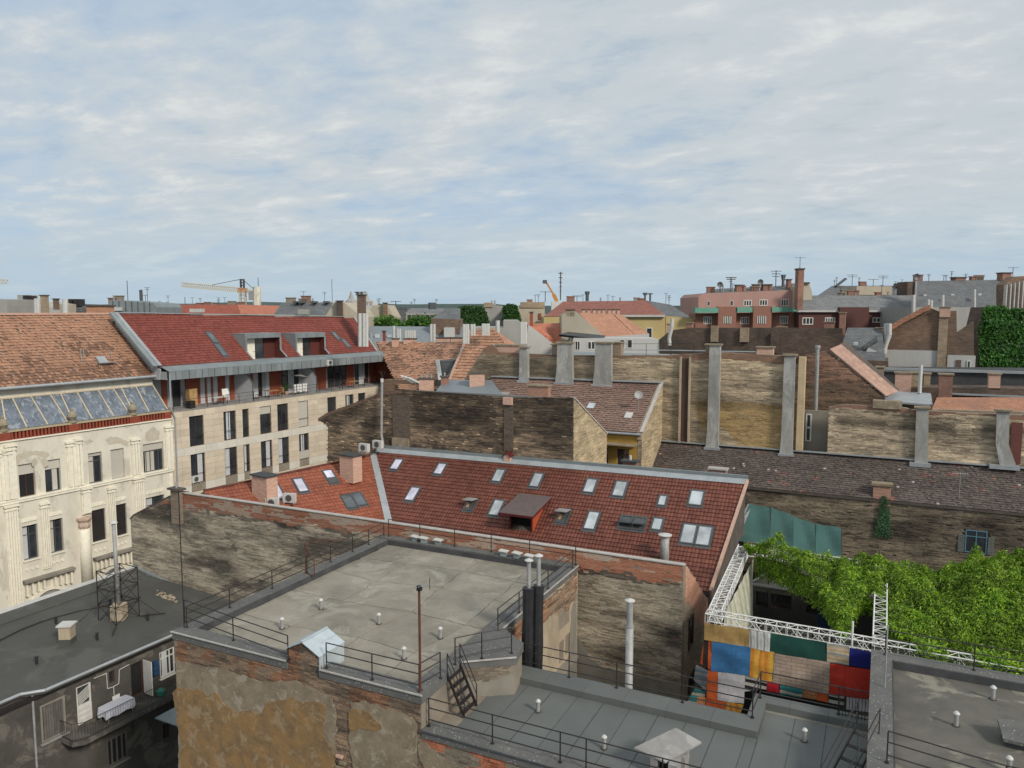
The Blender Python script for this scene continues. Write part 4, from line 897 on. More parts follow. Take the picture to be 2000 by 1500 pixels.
# ------------------------------------------------------------------ dark firewall (W2)
F52 = SY(51.9)
w2 = T('dark_firewall', 'sooty dark brick gable firewall rising behind the red tiled ridge', 'wall', (-32, 52, 0))
pp = uzs(F52, [(640, 905), (641, 833), (630, 825), (622, 817), (640, 806), (700, 784), (752, 765), (785, 761), (800, 762), (968, 774), (1000, 776), (1120, 777)])
xe2 = pp[-1][0]; poly = [(pp[0][0], 0)]+pp+[(xe2, 0)]
m = MB(); m.prism([F52.at(u, 0, z) for u, z in poly], (0, .45, 0)); part(m, 'wall', m_mortar_d, w2)
brick_field(F52, [(pp[0][0], 13)]+pp+[(xe2, 13)], 'brickwork', m_vc, w2, col_dark, bl=.30, bh=.085, jut=.03, seed=31)
m = MB(); m.prism([F52.at(u, .05, z+o) for u, z, o in [(pp[i][0], pp[i][1], .0) for i in range(3, 8)]+[(pp[i][0], pp[i][1], -.28) for i in range(7, 2, -1)]], (0, .5, 0)); part(m, 'brick_edge', m_terr if False else M_brick('edge_brick', (.22, .12, .08), (.12, .08, .06), (.12, .1, .08)), w2)
for (x0, x1, y0, y1) in ((768, 801, 775, 855), (985, 1003, 790, 880)):
    h = F52.rect(x0, y0, x1, y1); m = MB(); m.fbox(F52, h[0], h[1], .0, .09, h[2], h[3]); part(m, 'pilaster', M_brick('pilaster_brick', (.14, .105, .08), (.085, .065, .05), (.13, .11, .09), h=.085), w2)
h = F52.rect(768, 855, 800, 884); m = MB(); m.fbox(F52, h[0], h[1], 0, .2, h[2], h[3]); part(m, 'render_block', m_under, w2)
h = F52.rect(985, 776, 1002, 790); m = MB(); m.fbox(F52, h[0], h[1], 0, .25, h[2], h[3]); part(m, 'brick_stump', m_terr, w2)
E20 = EX(xe2); zt = pp[-1][1]; ce = E20.hit(1185, 848)
m = MB(); m.prism([E20.at(52.352, 0, zt-.3), E20.at(ce[0], 0, ce[1]), E20.at(ce[0], 0, 0), E20.at(52.352, 0, 0)], -E20.n*.4); part(m, 'wall', m_tan, w2)
def col_tan(U, Z, rng):
    r = stk(U, Z, rng, 5); return mixc((.34, .27, .17), (.64, .52, .34), r)*(.6+.7*fbm(U*1.2, Z*1.5, 5, 4))[:, None]
brick_field(E20, [(51.92, 13), (ce[0], 13), (ce[0], ce[1]-.05), (51.92, zt-.1)], 'brickwork', m_vc, w2, col_tan, seed=33, jut=.03, w=.01)
m = MB(); m.beam(E20.at(52.0, -.1, zt-.0), E20.at(ce[0]+.1, -.1, ce[1]+.03), .35, .1); part(m, 'coping', m_cop, w2)
m = MB(); m.prism([(pp[7][0], 52.352, zt-.1), (xe2-.4, 52.352, zt-.1), (xe2-.4, ce[0], ce[1]-.1), (pp[7][0], ce[0], ce[1]-.1)], (0, 0, -.3)); m.box(-42, xe2-.42, 52.4, ce[0]-.2, 0, ce[1]-.6); part(m, 'rear_roof', m_zinc_d, w2)
m = MB(); m.prism([(pp[7][0], 52.352, zt-.1), (pp[7][0], ce[0], ce[1]), (pp[3][0]+.6, ce[0], 17.5), (pp[3][0]+.6, 52.352, pp[3][1]-.2)], (0, 0, -.3)); part(m, 'side_roof', m_zinc_d, w2)
fl = T('flue_pipe', 'tall slim white flue with kinked foot before the dark firewall', 'flue', (-37, 51.5, 15)); y5 = 51.4
P = [ony(x, y, y5) for x, y in ((746, 746), (745, 850), (749, 873), (750, 900))]; m = MB(); m.tube(P, .105, 10); part(m, 'pipe', m_pipe, fl)
m = MB(); m.cyl(P[0]-(0, 0, .02), P[0]+(0, 0, .28), .13, 10); part(m, 'tip', m_cap, fl)
m = MB(); m.tube([P[0]+(-.25, 0, .9), P[0]+(.1, 0, .35), P[0]+(.35, 0, .9)], .02); m.tube([P[0]+(0, 0, .2), P[0]+(.0, 0, .9)], .03); part(m, 'wire_top', m_rail, fl)
# ------------------------------------------------------------------ brown-red tiled house with yellow courtyard face (D)
YE = 68.0
hd = T('brown_tiled_house', 'house with brown-red tiled slope and a yellow courtyard face below it', 'building', (-27, 64, 0))
dR = ony(1293, 749, YE); dL = ony(962, 737, YE); ev = ony(1253, 846, 61.5); PD = p3(dR, dL, ev)
dLe = onp(1060, 800, PD); xeL = -34.0
def onpl(pl, x, y): n = pl[1]; return np.array([x, y, pl[0][2]-(n[0]*(x-pl[0][0])+n[1]*(y-pl[0][1]))/n[2]])
pd = [onpl(PD, dR[0], YE), onpl(PD, dL[0], YE), onpl(PD, dL[0]+2.2, 61.4), onpl(PD, ev[0], 61.4)]
m = MB(); m.prism(pd, (0, 0, -.2)); part(m, 'roof', m_mortar_d, hd)
def col_brown(U, V, rng):
    r = rng.random(len(U)); c = mixc((.21, .135, .11), (.29, .19, .15), r); return c*(.7+.6*fbm(U*.5, V*1.2, 18, 4))[:, None]
tile_field(PD, pd, 'roof_tiles', m_tile, hd, col_brown, tw=.2, rh=.30, flat=True, k=1, lift=.065, stag=.5, seed=8, wob=.012)
xr = ev[0]; ED = EX(xr)
m = MB(); m.prism([ED.at(61.65, 0, 0), ED.at(YE, 0, 0), ED.at(YE, 0, pd[0][2]+.1), ED.at(61.45, 0, pd[3][2]+.08), ED.at(61.45, 0, pd[3][2]-.5), ED.at(61.65, 0, pd[3][2]-.5)], -ED.n*.35); part(m, 'side_wall', m_tan, hd)
brick_field(ED, [(61.66, 12), (67.95, 12), (67.95, pd[0][2]), (61.5, pd[3][2])], 'brickwork', m_vc, hd, col_tan, w=.01, jut=.03, seed=35)
m = MB(); m.beam(pd[0]+(.0, 0, .14), pd[3]+(.0, 0, .14), .3, .1); part(m, 'verge', m_cop, hd)
m = MB(); m.cyl(pd[2]+(0, -.12, -.05), pd[3]+(0, -.12, -.05), .1, 8); part(m, 'gutter', m_zinc, hd)
m = MB(); m.beam(pd[1]+(0, -.12, .12), pd[0]+(0, -.12, .12), .5, .12); part(m, 'top_flashing', m_zinc, hd)
m_yel = M_rough('yellow_render', (.48, .30, .06), (.40, .25, .06), .8, dark=(.22, .14, .05), dsc=.5, damt=.5, bump=.2)
FD = SY(61.6); hdw = [FD.rect(1179, 873, 1188, 914), FD.rect(1205, 877, 1228, 922)]; hdw = [hdw[0], (hdw[1][0], hdw[1][1], hdw[1][2], hdw[1][3])]
facade(FD, -33, xr-.36, 0, pd[3][2]-.25, hdw, 'courtyard_wall', m_yel, hd)
for i, h in enumerate(hdw): window(FD, h, hd, m_whitef if i == 0 else m_brown, m_glass, mull=1, trans=1)
hb = FD.rect(1180, 850, 1254, 870); m = MB(); m.fbox(FD, hb[0]-.5, xr-.37, .02, 1.0, hb[2]+.1, hb[2]+.2); part(m, 'gallery_slab', m_under, hd)
m = MB(); m.box(-33, xr-.4, 61.9, 67.5, 0, pd[3][2]-.5); part(m, 'inner_wall', m_dark, hd)
FM = lambda y: SY(y)
for (x, y, lb) in ((1155, 794, 'small skylight left on the brown tiled slope'), (1228, 813, 'small pale skylight low on the brown tiled slope')):
    t0, b0, n0 = roof_axes(PD); c = onp(x, y, PD)+n0*.06; m = MB(); m.prism([c+t0*i*.32+b0*j*.4 for i, j in ((-1, -1), (1, -1), (1, 1), (-1, 1))], n0*.08); part(m, 'roof_window', m_cap if x > 1200 else m_sky, hd)
dsh = T('satellite_dish', 'grey satellite dish on a thin pole above the brown tiled slope', 'satellite dish', onp(1247, 800, PD))
c = onp(1247, 803, PD); z = ony(1247, 772, c[1])[2]; m = MB(); m.cyl(c, (c[0], c[1], z), .025, 6); part(m, 'pole', m_pipe, dsh)
m = MB(); m.lathe((0, 0, 0), [(.02, 0), (.2, .03), (.38, .1), (.36, .12), (.2, .05), (.02, .02)], 14); cdir = np.array([.35, -.8, .45]); cdir /= np.linalg.norm(cdir)
aa = np.cross(cdir, (0, 0, 1)); aa /= np.linalg.norm(aa); ab2 = np.cross(aa, cdir); mm = MB(); mm.f = m.f; mm.v = [tuple(np.array([c[0], c[1]-.1, z])+aa*x+ab2*y+cdir*q) for x, y, q in m.v]; part(mm, 'dish', m_pipe, dsh)
chimney('roof_chimney', 'wide low brick chimney on the brown tiled slope behind the dark firewall', SY(59.8), 1031, 1070, 752, 790, .7, M_brick('low_brick', (.40, .19, .13), (.33, .15, .1), (.35, .28, .22)), m_under, .1)
# ------------------------------------------------------------------ dark slated slope with rear wall (F)
hf = T('dark_tiled_house', 'long house with dark brown tiled slope and grimy brick wall over the vine', 'building', (0, 66, 0))
FE = SY(YE); f0 = FE.hit(1290, 860); f1 = FE.hit(2060, 920); PF = slope(FE.at(0, 0, FE.hit(1650, 889)[1]), 0, 30)
fxl = f0[0]-.15; fxr = 16.0; yf = 63.75
pf = [onpl(PF, fxl, YE), onpl(PF, fxr, YE), onpl(PF, fxr, yf), onpl(PF, fxl, yf)]
m = MB(); m.prism(pf, (0, 0, -.2)); part(m, 'roof', m_mortar_d, hf)
def col_soot(U, V, rng):
    r = rng.random(len(U)); c = mixc((.075, .062, .055), (.145, .118, .105), r); c = c*(.6+.8*fbm(U*.4, V*.9, 28, 4))[:, None]
    s = rng.random(len(U)) > .992; c = np.where(s[:, None], np.array((.38, .36, .33)), c); s = (fbm(U*.9, V*1.5, 71, 3) > .74); return np.where(s[:, None], c*np.array((1.7, 1.1, 1.0)), c)
tile_field(PF, pf, 'roof_tiles', m_tile, hf, col_soot, tw=.19, rh=.24, flat=True, k=1, lift=.05, stag=.5, seed=9, wob=.014)
FF = SY(yf+.15); zf = pf[2][2]
wx0 = FF.hit(1452, 955)[0]
bw = FF.rect(1885, 1036, 1928, 1075)
m = MB(); m.box(fxl, fxr, yf+.22, YE, 0, zf-.1); part(m, 'wall', m_mortar_d, hf)
def col_f(U, Z, rng):
    r = stk(U, Z, rng, 45); d = fbm(U*.3, Z*1.2, 14, 5); c = mixc((.04, .033, .026), (.38, .31, .22), r*.75+.5*(d-.2)); e = fbm(U*.25+5, Z*.35, 51, 4); return c*(1-.6*np.clip((e-.5)*4, 0, 1))[:, None]
brick_field(FF, [(fxl, 6.5), (fxr, 6.5), (fxr, zf-.1), (fxl, zf-.1)], 'brickwork', m_vc, hf, col_f, seed=37, jut=.03, bl=.3, bh=.085, holes=[(bw[0], bw[1], bw[2]-.3, bw[3])])
m = MB(); m.fbox(FF, fxl-.05, fxr, -.35, .06, zf-.10, zf+.02); part(m, 'eave_course', m_mortar_d, hf)
m_bluew = M_plain('blue_window', (.10, .22, .30), .5); m_lou = M_plain('grey_shutter', (.15, .16, .15), .7, 0, .2)
wv = window(FF, (bw[0], bw[1], bw[2]-.2, bw[3]), hf, m_bluew, m_glass, .02, .04, mull=1, trans=1, name='window', label='blue framed window above the vine')
for s, a in ((-1, bw[0]-.45), (1, bw[1]+.05)):
    m = MB(); [m.fbox(FF, a, a+.4, .04, .08, bw[2]-.2+i*.11, bw[2]-.2+i*.11+.08) for i in range(12)]; part(m, 'shutter', m_lou, hf)
m = MB(); m.beam((fxl, YE-.18, pf[0][2]+.1), (fxr, YE-.18, pf[0][2]+.1), .42, .08); part(m, 'top_flashing', m_zinc, hf)
chimney('roof_chimney', 'brick chimney with ivy foot at the edge of the dark tiled slope', SY(yf+.1), 1706, 1741, 944, 978, .7, M_brick('ch_b', (.42, .22, .15), (.34, .17, .12), (.4, .32, .26)), m_under, .18, .12)
chimney('roof_chimney', 'low brick chimney behind the right end of the red ridge', SY(57), 1385, 1418, 914, 942, .6, M_brick('ch_c', (.40, .20, .15), (.3, .15, .11), (.4, .32, .26)), m_cop, .12, .1)
chimney('roof_chimney', 'small brick chimney with a white cowl before the yellow courtyard', SY(53), 1216, 1242, 899, 920, .6, M_brick('ch_d', (.28, .13, .1), (.2, .1, .08), (.3, .24, .2)), m_bitumen, .12, .12, pots=1, potm=m_cap)
# ivy strip on F wall
def leaves(name, label, pts, nrm, size, mat, cat='plant', group=None, kind=None, seed=0, asp=.45, tilt=.9, down=.0, parent=None):
    rng = np.random.default_rng(seed); N = len(pts)
    nrm = nrm+rng.normal(0, tilt, (N, 3)); nrm /= np.linalg.norm(nrm, axis=1)[:, None]
    d = rng.normal(0, 1, (N, 3)); d[:, 2] -= down*2.2; d -= nrm*np.sum(d*nrm, 1)[:, None]; d /= np.linalg.norm(d, axis=1)[:, None]; e = np.cross(nrm, d)
    L = size*(.6+.8*rng.random(N))[:, None]; Wd = L*asp
    V = np.stack([pts, pts+d*L*.5+e*Wd*.5, pts+d*L-nrm*L*.25, pts+d*L*.5-e*Wd*.5], 1).reshape(-1, 3); F = np.arange(4*N).reshape(-1, 4)
    c = pts.mean(0); c[2] = pts[:, 2].min()
    if parent is not None: return part(npmesh(name, V, F, mat, ORG[parent.name]), name, None, parent, kind='stuff')
    o = bpy.data.objects.new(name, npmesh(name, V, F, mat, c)); COL.objects.link(o); o.location = c.tolist()
    if label: o['label'] = label; o['category'] = cat
    if kind: o['kind'] = kind
    return o
def M_leaf(name, cols, rough=.5):
    m, t, b = _nt(name); g = _add(t, 'ShaderNodeNewGeometry'); r = _ramp(t, g.outputs['Random Per Island'], [(i/(len(cols)-1), c) for i, c in enumerate(cols)])
    col = _mix(t, .6, r, _ramp(t, _noise(t, g.outputs['Position'], .8, 4), [(.35, .5), (.65, 1.5)]), 'MULTIPLY')
    t.links.new(col, b.inputs['Base Color']); b.inputs['Roughness'].default_value = rough
    tr = _add(t, 'ShaderNodeBsdfTranslucent'); t.links.new(col, tr.inputs['Color']); mx = _add(t, 'ShaderNodeMixShader'); mx.inputs[0].default_value = .35
    t.links.new(b.outputs[0], mx.inputs[1]); t.links.new(tr.outputs[0], mx.inputs[2]); t.links.new(mx.outputs[0], t.nodes['Material Output'].inputs[0]); return m
m_vine = M_leaf('vine_leaf', [(.05, .12, .012), (.13, .26, .018), (.24, .40, .028), (.42, .57, .05)])
m_ivy = M_leaf('ivy_leaf', [(.015, .06, .012), (.03, .10, .015), (.05, .14, .02)]); m_moss = M_leaf('thin_ivy', [(.05, .13, .06), (.08, .18, .08)]); m_leaf_t = M_leaf('tree_leaf', [(.03, .10, .012), (.07, .18, .02), (.11, .24, .03)])
rng = np.random.default_rng(3)
sp = uzs(FF, [(1722, 968), (1716, 1000), (1708, 1048), (1742, 1050), (1738, 1000), (1730, 968)]); U = rng.uniform(sp[2][0], sp[3][0], 5000); Zs = rng.uniform(sp[2][1], sp[0][1], 5000); k = inpoly(U, Zs, sp) & (rng.random(5000) > .55)
leaves('wall_ivy', 'thin strip of green ivy below the brick chimney on the grimy wall', np.stack([U[k], np.full(k.sum(), yf-.02), Zs[k]], 1), np.array([[0, -1., 0]]).repeat(k.sum(), 0), .10, m_moss, 'ivy', seed=2, asp=.8, tilt=.4)
an = T('roof_antenna', 'thin grey aerial standing on the dark tiled slope', 'antenna', onp(1873, 975, PF)); c = onp(1873, 975, PF); z = ony(1873, 922, c[1])[2]
m = MB(); m.cyl(c, (c[0], c[1], z), .025, 6); part(m, 'mast', m_pipe, an)
for i in range(7): m = MB(); q = np.array([c[0]-.5+i*.16, c[1]-.2+i*.05, z-.1]); m.cyl(q-(0, .35, .05), q+(0, .35, .05), .012, 4); part(m, 'element', m_pipe, an)
m = MB(); m.cyl((c[0]-.55, c[1]-.2, z-.1), (c[0]+.55, c[1]+.1, z-.1), .018, 5); part(m, 'boom', m_pipe, an)
# ------------------------------------------------------------------ tall tan firewall (E)
he = T('tall_firewall', 'high weathered tan brick firewall striped by grey rendered flues', 'wall', (-18, 68.3, 0))
tp_ = uzs(FE, [(940, 745), (941, 700), (952, 678), (1040, 686), (1395, 690), (1565, 694), (1612, 694), (1612, 745)])
pe = uzs(FE, [(905, 745), (945, 680), (962, 672), (975, 688), (1100, 694), (1300, 694), (1400, 688), (1562, 696)])
xq = FE.hit(1561, 700)[0]
m = MB(); m.prism([FE.at(u, 0, z) for u, z in [(pe[0][0], 0)]+pe+[(xq, 0)]], (0, .5, 0)); part(m, 'wall', m_mortar, he)
def col_E(U, Z, rng):
    r = stk(U, Z, rng, 55); d = fbm(U*.22, Z*1.0, 24, 5); c = mixc((.18, .14, .095), (.74, .59, .40), r*.75+.45*(d-.15))
    c = c*(.55+.85*fbm(U*.12, Z*2.2, 61, 4))[:, None]
    x0 = np.clip((-21-U)/6, 0, 1); c = c*(1-.45*x0)[:, None]
    yl = (fbm(U*.3+4, Z*.3, 81, 4) > .47) & (Z < 20.0) & (U > -18); c = np.where(yl[:, None], c*.35+np.array((.36, .22, .06))*.8*(.7+.4*r)[:, None], c)
    red = Z > 23.35+.5*fbm(U*.4, Z*0, 23, 3); c = np.where(red[:, None], mixc((.34, .20, .13), (.24, .15, .10), r), c)
    dk = np.clip((fbm(U*.2+9, Z*.5, 91, 4)-.52)*4, 0, 1); return c*(1-.5*dk)[:, None]
brick_field(FE, [(pe[0][0], 15)]+pe+[(xq, 15)], 'brickwork', m_vc, he, col_E, seed=39, jut=.03, bl=.32, bh=.09)
m_flue = M_rough('grey_flue_render', (.27, .27, .255), (.38, .375, .355), 1.6, dark=(.15, .145, .135), dsc=.9, damt=.8, bump=.6, bsc=9, vert=.35, light=(.50, .50, .48), lsc=.8)
for (x0, x1, t0, b0, fl_, lb) in ((1019, 1034, 679, 742, 1, 'slim grey rendered flue, leftmost on the tan firewall'), (1092, 1121, 670, 746, 2.5, 'flared grey rendered flue, left one of the wide pair on the tan firewall'), (1166, 1197, 670, 750, 3, 'flared grey rendered flue, right one of the wide pair on the tan firewall'), (1388, 1409, 674, 872, 2, 'tall grey rendered flue left of the yellow stained brick'), (1533, 1555, 694, 885, 2, 'tall grey rendered flue right of the yellow stained brick')):
    u0, zt = FE.hit(x0, t0); u1 = FE.hit(x1, t0)[0]; zb = FE.hit(x0, b0)[1]; k = (u1-u0)/(x1-x0); t = T('wall_flue', lb, 'flue', FE.at((u0+u1)/2, .3, zb), 'grey rendered flues on the firewalls')
    m = MB(); m.prism([FE.at(u, .5, z) for u, z in ((u0, zt), (u0-.03, zb+1.4), (u0-fl_*k, zb+.5), (u0-fl_*k-.05, zb), (u1+fl_*k*.4+.05, zb), (u1+fl_*k*.4, zb+.5), (u1+.02, zb+1.4), (u1, zt))], (0, .495, 0)); part(m, 'shaft', m_flue, t)
    m = MB(); m.fbox(FE, u0-.12, u1+.12, -.1, .62, zt+.001, zt+.14); part(m, 'cap', m_under, t)
    m = MB(); m.fbox(FE, u0-fl_*k-.15, u1+fl_*k*.4+.15, .0, .7, zb-.2, zb+.02); part(m, 'foot_flashing', m_zinc, t)
def darkslot(x0, x1, y0, y1, nm='recess'):
    h = FE.rect(x0, y0, x1, y1); m = MB(); m.fbox(FE, h[0], h[1], .0, .12, h[2], h[3]); part(m, nm, M_rough('recess_brown', (.06, .035, .028), (.10, .06, .045), 1), he)
darkslot(1329, 1344, 700, 866); h = FE.rect(1344, 697, 1348, 866); m = MB(); m.fbox(FE, h[0]-.75, h[0]-.6, .0, .35, h[2], h[3]); m.fbox(FE, h[0]+.06, h[0]+.2, .0, .3, h[2], h[3]); part(m, 'jamb', m_tan, he)
h = FE.rect(1558, 697, 1571, 872); m = MB(); m.fbox(FE, h[0], h[1], -.5, .32, h[2]-.3, h[3]); part(m, 'light_buttress', M_rough('cream_buttress', (.62, .48, .30), (.5, .38, .24), 1.2, dark=(.25, .2, .14)), he)
for (x0, x1, y0, y1, lb) in ((1478, 1510, 677, 700, 'squat brick chimney between the two tall grey flues on the firewall'), (1412, 1412+1, 690, 691, None), (1378, 1392, 672, 694, 'brick chimney left behind the tall grey flue'), (1197, 1213, 668, 690, 'brown chimney right of the flared pair on the firewall'), (1078, 1092, 672, 690, 'brown chimney left of the flared pair on the firewall'), (970, 1015, 673, 690, 'pinkish brick upstand at the left end of the firewall')):
    if lb: chimney('roof_chimney', lb, SY(YE+.3), x0, x1, y0, y1+3, .8, mb_pale if x0 in (1478, 970) else M_brick('ch_e', (.30, .22, .15), (.24, .17, .12), (.3, .26, .2)), m_under, .12)
m = MB(); m.box(-30, xq, YE+.6, 76, 20, 23.6); part(m, 'rear_roof', m_zinc_d, he)
m = MB(); a = ony(1210, 683, 72); b = ony(1378, 685, 72); m.beam(a, b, .3, .08); a = ony(1410, 686, 72); b = ony(1475, 687, 72); m.beam(a, b, .3, .08); part(m, 'gutter', m_zinc, he)
wr = railing('walkway_railing', 'thin roof walkway railing behind the tan firewall', [ony(x, 692, 71) for x in (1215, 1262, 1310, 1355)], 1.0, r=.02, rails=(1, ), group=None)
# recess with window strip and right-hand part
FG = SY(72.0); pg = uzs(FG, [(1560, 700), (1580, 693), (1614, 685), (1726, 775), (1726, 800), (1640, 860), (1560, 880)])
hg = T('gable_firewall', 'reddish brown brick gable with its tiled slope falling right', 'wall', FG.at(-3, 0, 0))
m = MB(); m.prism([FG.at(u, 0, z) for u, z in [(pg[0][0], 0)]+pg[:4]+[(pg[3][0], 0)]], (0, .5, 0)); part(m, 'wall', m_mortar_d, hg)
def col_g(U, Z, rng):
    r = stk(U, Z, rng, 65); c = mixc((.15, .095, .07), (.42, .24, .16), r)*(.55+.8*fbm(U*.3, Z*1.2, 17, 4))[:, None]; k = (Z < 21.0+fbm(U*.4, Z*0, 2, 3)); return np.where(k[:, None], c*np.array((.72, .82, .8)), c)
brick_field(FG, [(pg[0][0], 14)]+pg[:4]+[(pg[3][0], 14)], 'brickwork', m_vc, hg, col_g, seed=41, jut=.04, bl=.34, bh=.1)
g0 = FG.at(pg[2][0]+.3, .1, pg[2][1]+.1); g1 = FG.at(pg[3][0]+.2, .1, pg[3][1]+.05); g2 = g1+(1.0, 5, .2); g3 = g0+(1.0, 5, .6)
PG = p3(g0, g1, g3); m = MB(); m.prism([g0, g1, g2, g3], (0, 0, -.1)); part(m, 'roof', m_mortar_d, hg)
def strip_tiles(a, b, wd, n, rows, mat, parent):
    a = np.array(a); b = np.array(b)
    for i in range(n):
        for j in range(rows):
            p = a+(b-a)*i/n; q = a+(b-a)*(i+.96)/n; o0 = wd*j/rows; o1 = wd*(j+.94)/rows
            m = MB(); m.prism([p+o0, q+o0, q+o1, p+o1], (0, 0, .07+.02*random.random())); part(m, 'tile', mat, parent)
m_pinkt = M_plain('pink_tile', (.52, .33, .26), .75, 0, .2, .14, sc=6)
strip_tiles(g0, g1, np.array([.55, .25, .25])*1.6, 17, 3, m_pinkt, hg)
fl = T('flue_pipe', 'tall slim grey flue standing before the reddish gable', 'flue', ony(1592, 870, 70)); P = [ony(x, y, 70) for x, y in ((1597, 678), (1591, 870))]; m = MB(); m.tube(P, .16, 10); part(m, 'pipe', m_pipe, fl); m = MB(); m.cyl(P[0]-(0, 0, .1), P[0]+(0, 0, .15), .22, 10); part(m, 'cap', m_flue, fl)
hq = SY(69.5); hw_ = hq.rect(1573, 808, 1585, 862); pnl = T('glazed_door', 'tall narrow white framed glazed door in the gap of the firewalls', 'door', hq.at(hw_[0], 0, hw_[2]))
window(hq, hw_, pnl, m_whitef, m_glass, .0, .05, mull=0, trans=0, t=.12); m = MB(); z = (hw_[2]+hw_[3])/2; m.fbox(hq, hw_[0]+.1, hw_[1]-.1, -.05, .03, z-.07, z+.07); part(m, 'rail', m_whitef, pnl)
u0, u1, z0_, z1_ = hq.rect(1561, 802, 1622, 872); m = MB(); m.fbox(hq, u0, u1, -.4, -.06, 0, z1_); solo(m, 'recess_wall', m_greyrend, 'dark grey low wall in the gap between the firewalls', 'wall')
hr = T('right_firewall', 'lower tan brick firewall on the right above the dark tiled slope', 'wall', (8, 68.2, 0))
pr_ = uzs(FE, [(1619, 795), (1650, 790), (1770, 797), (1778, 800), (1905, 808), (2060, 812)]); m = MB(); m.prism([FE.at(u, 0, z) for u, z in [(pr_[0][0], 0)]+pr_+[(pr_[-1][0], 0)]], (0, .5, 0)); part(m, 'wall', m_mortar, hr)
def col_r(U, Z, rng):
    r = stk(U, Z, rng, 75); d = fbm(U*.22, Z*1.0, 44, 5); c = mixc((.16, .125, .09), (.78, .63, .44), r*.8+.4*(d-.1)); s = fbm(U*.15, Z*1.8, 62, 4); c = c*(.5+.95*s)[:, None]
    up = Z > 19.6+.5*fbm(U*.4, Z*0, 9, 3); c = np.where(up[:, None], mixc((.36, .20, .14), (.24, .15, .11), r), c)
    dk = np.exp(-((Z-18.9)/.5)**2)*np.clip((fbm(U*.5, Z*.2, 19, 3)-.42)*5, 0, .7); return c*(1-dk)[:, None]
brick_field(FE, [(pr_[0][0], 15)]+pr_+[(pr_[-1][0], 15)], 'brickwork', m_vc, hr, col_r, seed=43, jut=.035, bl=.32, bh=.09)
for (pts, lb) in (([(1790, 797), (1814, 797), (1812, 905), (1786, 905)], 'straight grey rendered flue on the right firewall'), ([(1947, 803), (1972, 805), (1970, 868), (1985, 910), (1953, 910), (1945, 868)], 'bent grey rendered flue near the right edge of the photo')):
    q = uzs(FE, pts, .4); t = T('wall_flue', lb, 'flue', FE.at(q[0][0], .3, q[-1][1]), 'grey rendered flues on the firewalls'); m = MB(); m.prism([FE.at(u, .45, z) for u, z in q], (0, .445, 0)); part(m, 'shaft', m_flue, t)
    m = MB(); m.fbox(FE, q[0][0]-.15, q[1][0]+.15, -.05, .6, q[0][1]+.001, q[0][1]+.13); part(m, 'cap', m_under, t); m = MB(); m.fbox(FE, min(p[0] for p in q)-.3, max(p[0] for p in q)+.2, 0, .75, min(p[1] for p in q)-.2, min(p[1] for p in q)+.1); part(m, 'foot_flashing', m_zinc, t)
h = FE.rect(1973, 825, 1995, 905); m = MB(); m.fbox(FE, h[0], h[1], 0, .15, h[2], h[3]); part(m, 'brown_panel', M_rough('maroon_panel', (.12, .04, .035), (.16, .06, .05), 1), hr)
# ------------------------------------------------------------------ green tarpaulin roof
tg = T('green_tarpaulin', 'blue-green tarpaulin lean-to roof sagging between rafters behind the vine', 'tarpaulin', (-4, 52, 10))
m_tarp = M_rough('green_tarp', (.026, .088, .078), (.04, .115, .10), .6, dark=(.02, .07, .06), dsc=.5, damt=.5, bump=.15, rough=.5, jit=.08)
tf = [(1432, 1054), (1503, 1066), (1549, 1076), (1592, 1086), (1644, 1092)]; tb = [(1464, 984), (1506, 992), (1549, 1008), (1594, 1024), (1643, 1032)]
tF = [ony(x, y, 50.5) for x, y in tf]; tB = [ony(x, y, 57.5 if i < 1 else 57.5-.7*i) for i, (x, y) in enumerate(tb)]
for i in range(4):
    a, b, c, d = tF[i], tF[i+1], tB[i+1], tB[i]; n = 8; V = MB()
    def gp(s, t): p = (a*(1-s)+b*s)*(1-t)+(d*(1-s)+c*s)*t; return p-(0, 0, 1)*np.array(.22*math.sin(math.pi*s)*math.sin(math.pi*t)+.03*math.sin(9*s+5*t))+np.array([0, 0, .04*(i % 2)])
    for j in range(n):
        for k2 in range(n): V.quad(gp((j+.04)/n if j == 0 else j/n, k2/n), gp((j+.96)/n if j == n-1 else (j+1)/n, k2/n), gp((j+.96)/n if j == n-1 else (j+1)/n, (k2+1)/n), gp((j+.04)/n if j == 0 else j/n, (k2+1)/n))
    part(V, 'tarp_sheet', m_tarp, tg, smooth=True)
for i in range(5): m = MB(); m.beam(tF[i]-(0, 0, .12), tB[i]-(0, 0, .12), .08, .1); m.beam(tF[i]-(0, 0, .12), (tF[i][0], tF[i][1], 9), .08); part(m, 'rafter', m_rail, tg)
m = MB(); m.prism([tF[0]+(-.3, 0, -.0), tF[0]+(.3, 0, 0), tB[0]+(.2, 0, .0), tB[0]+(-.1, 0, 0)], (0, 0, -.03)); part(m, 'edge_sheet', m_hood, tg)
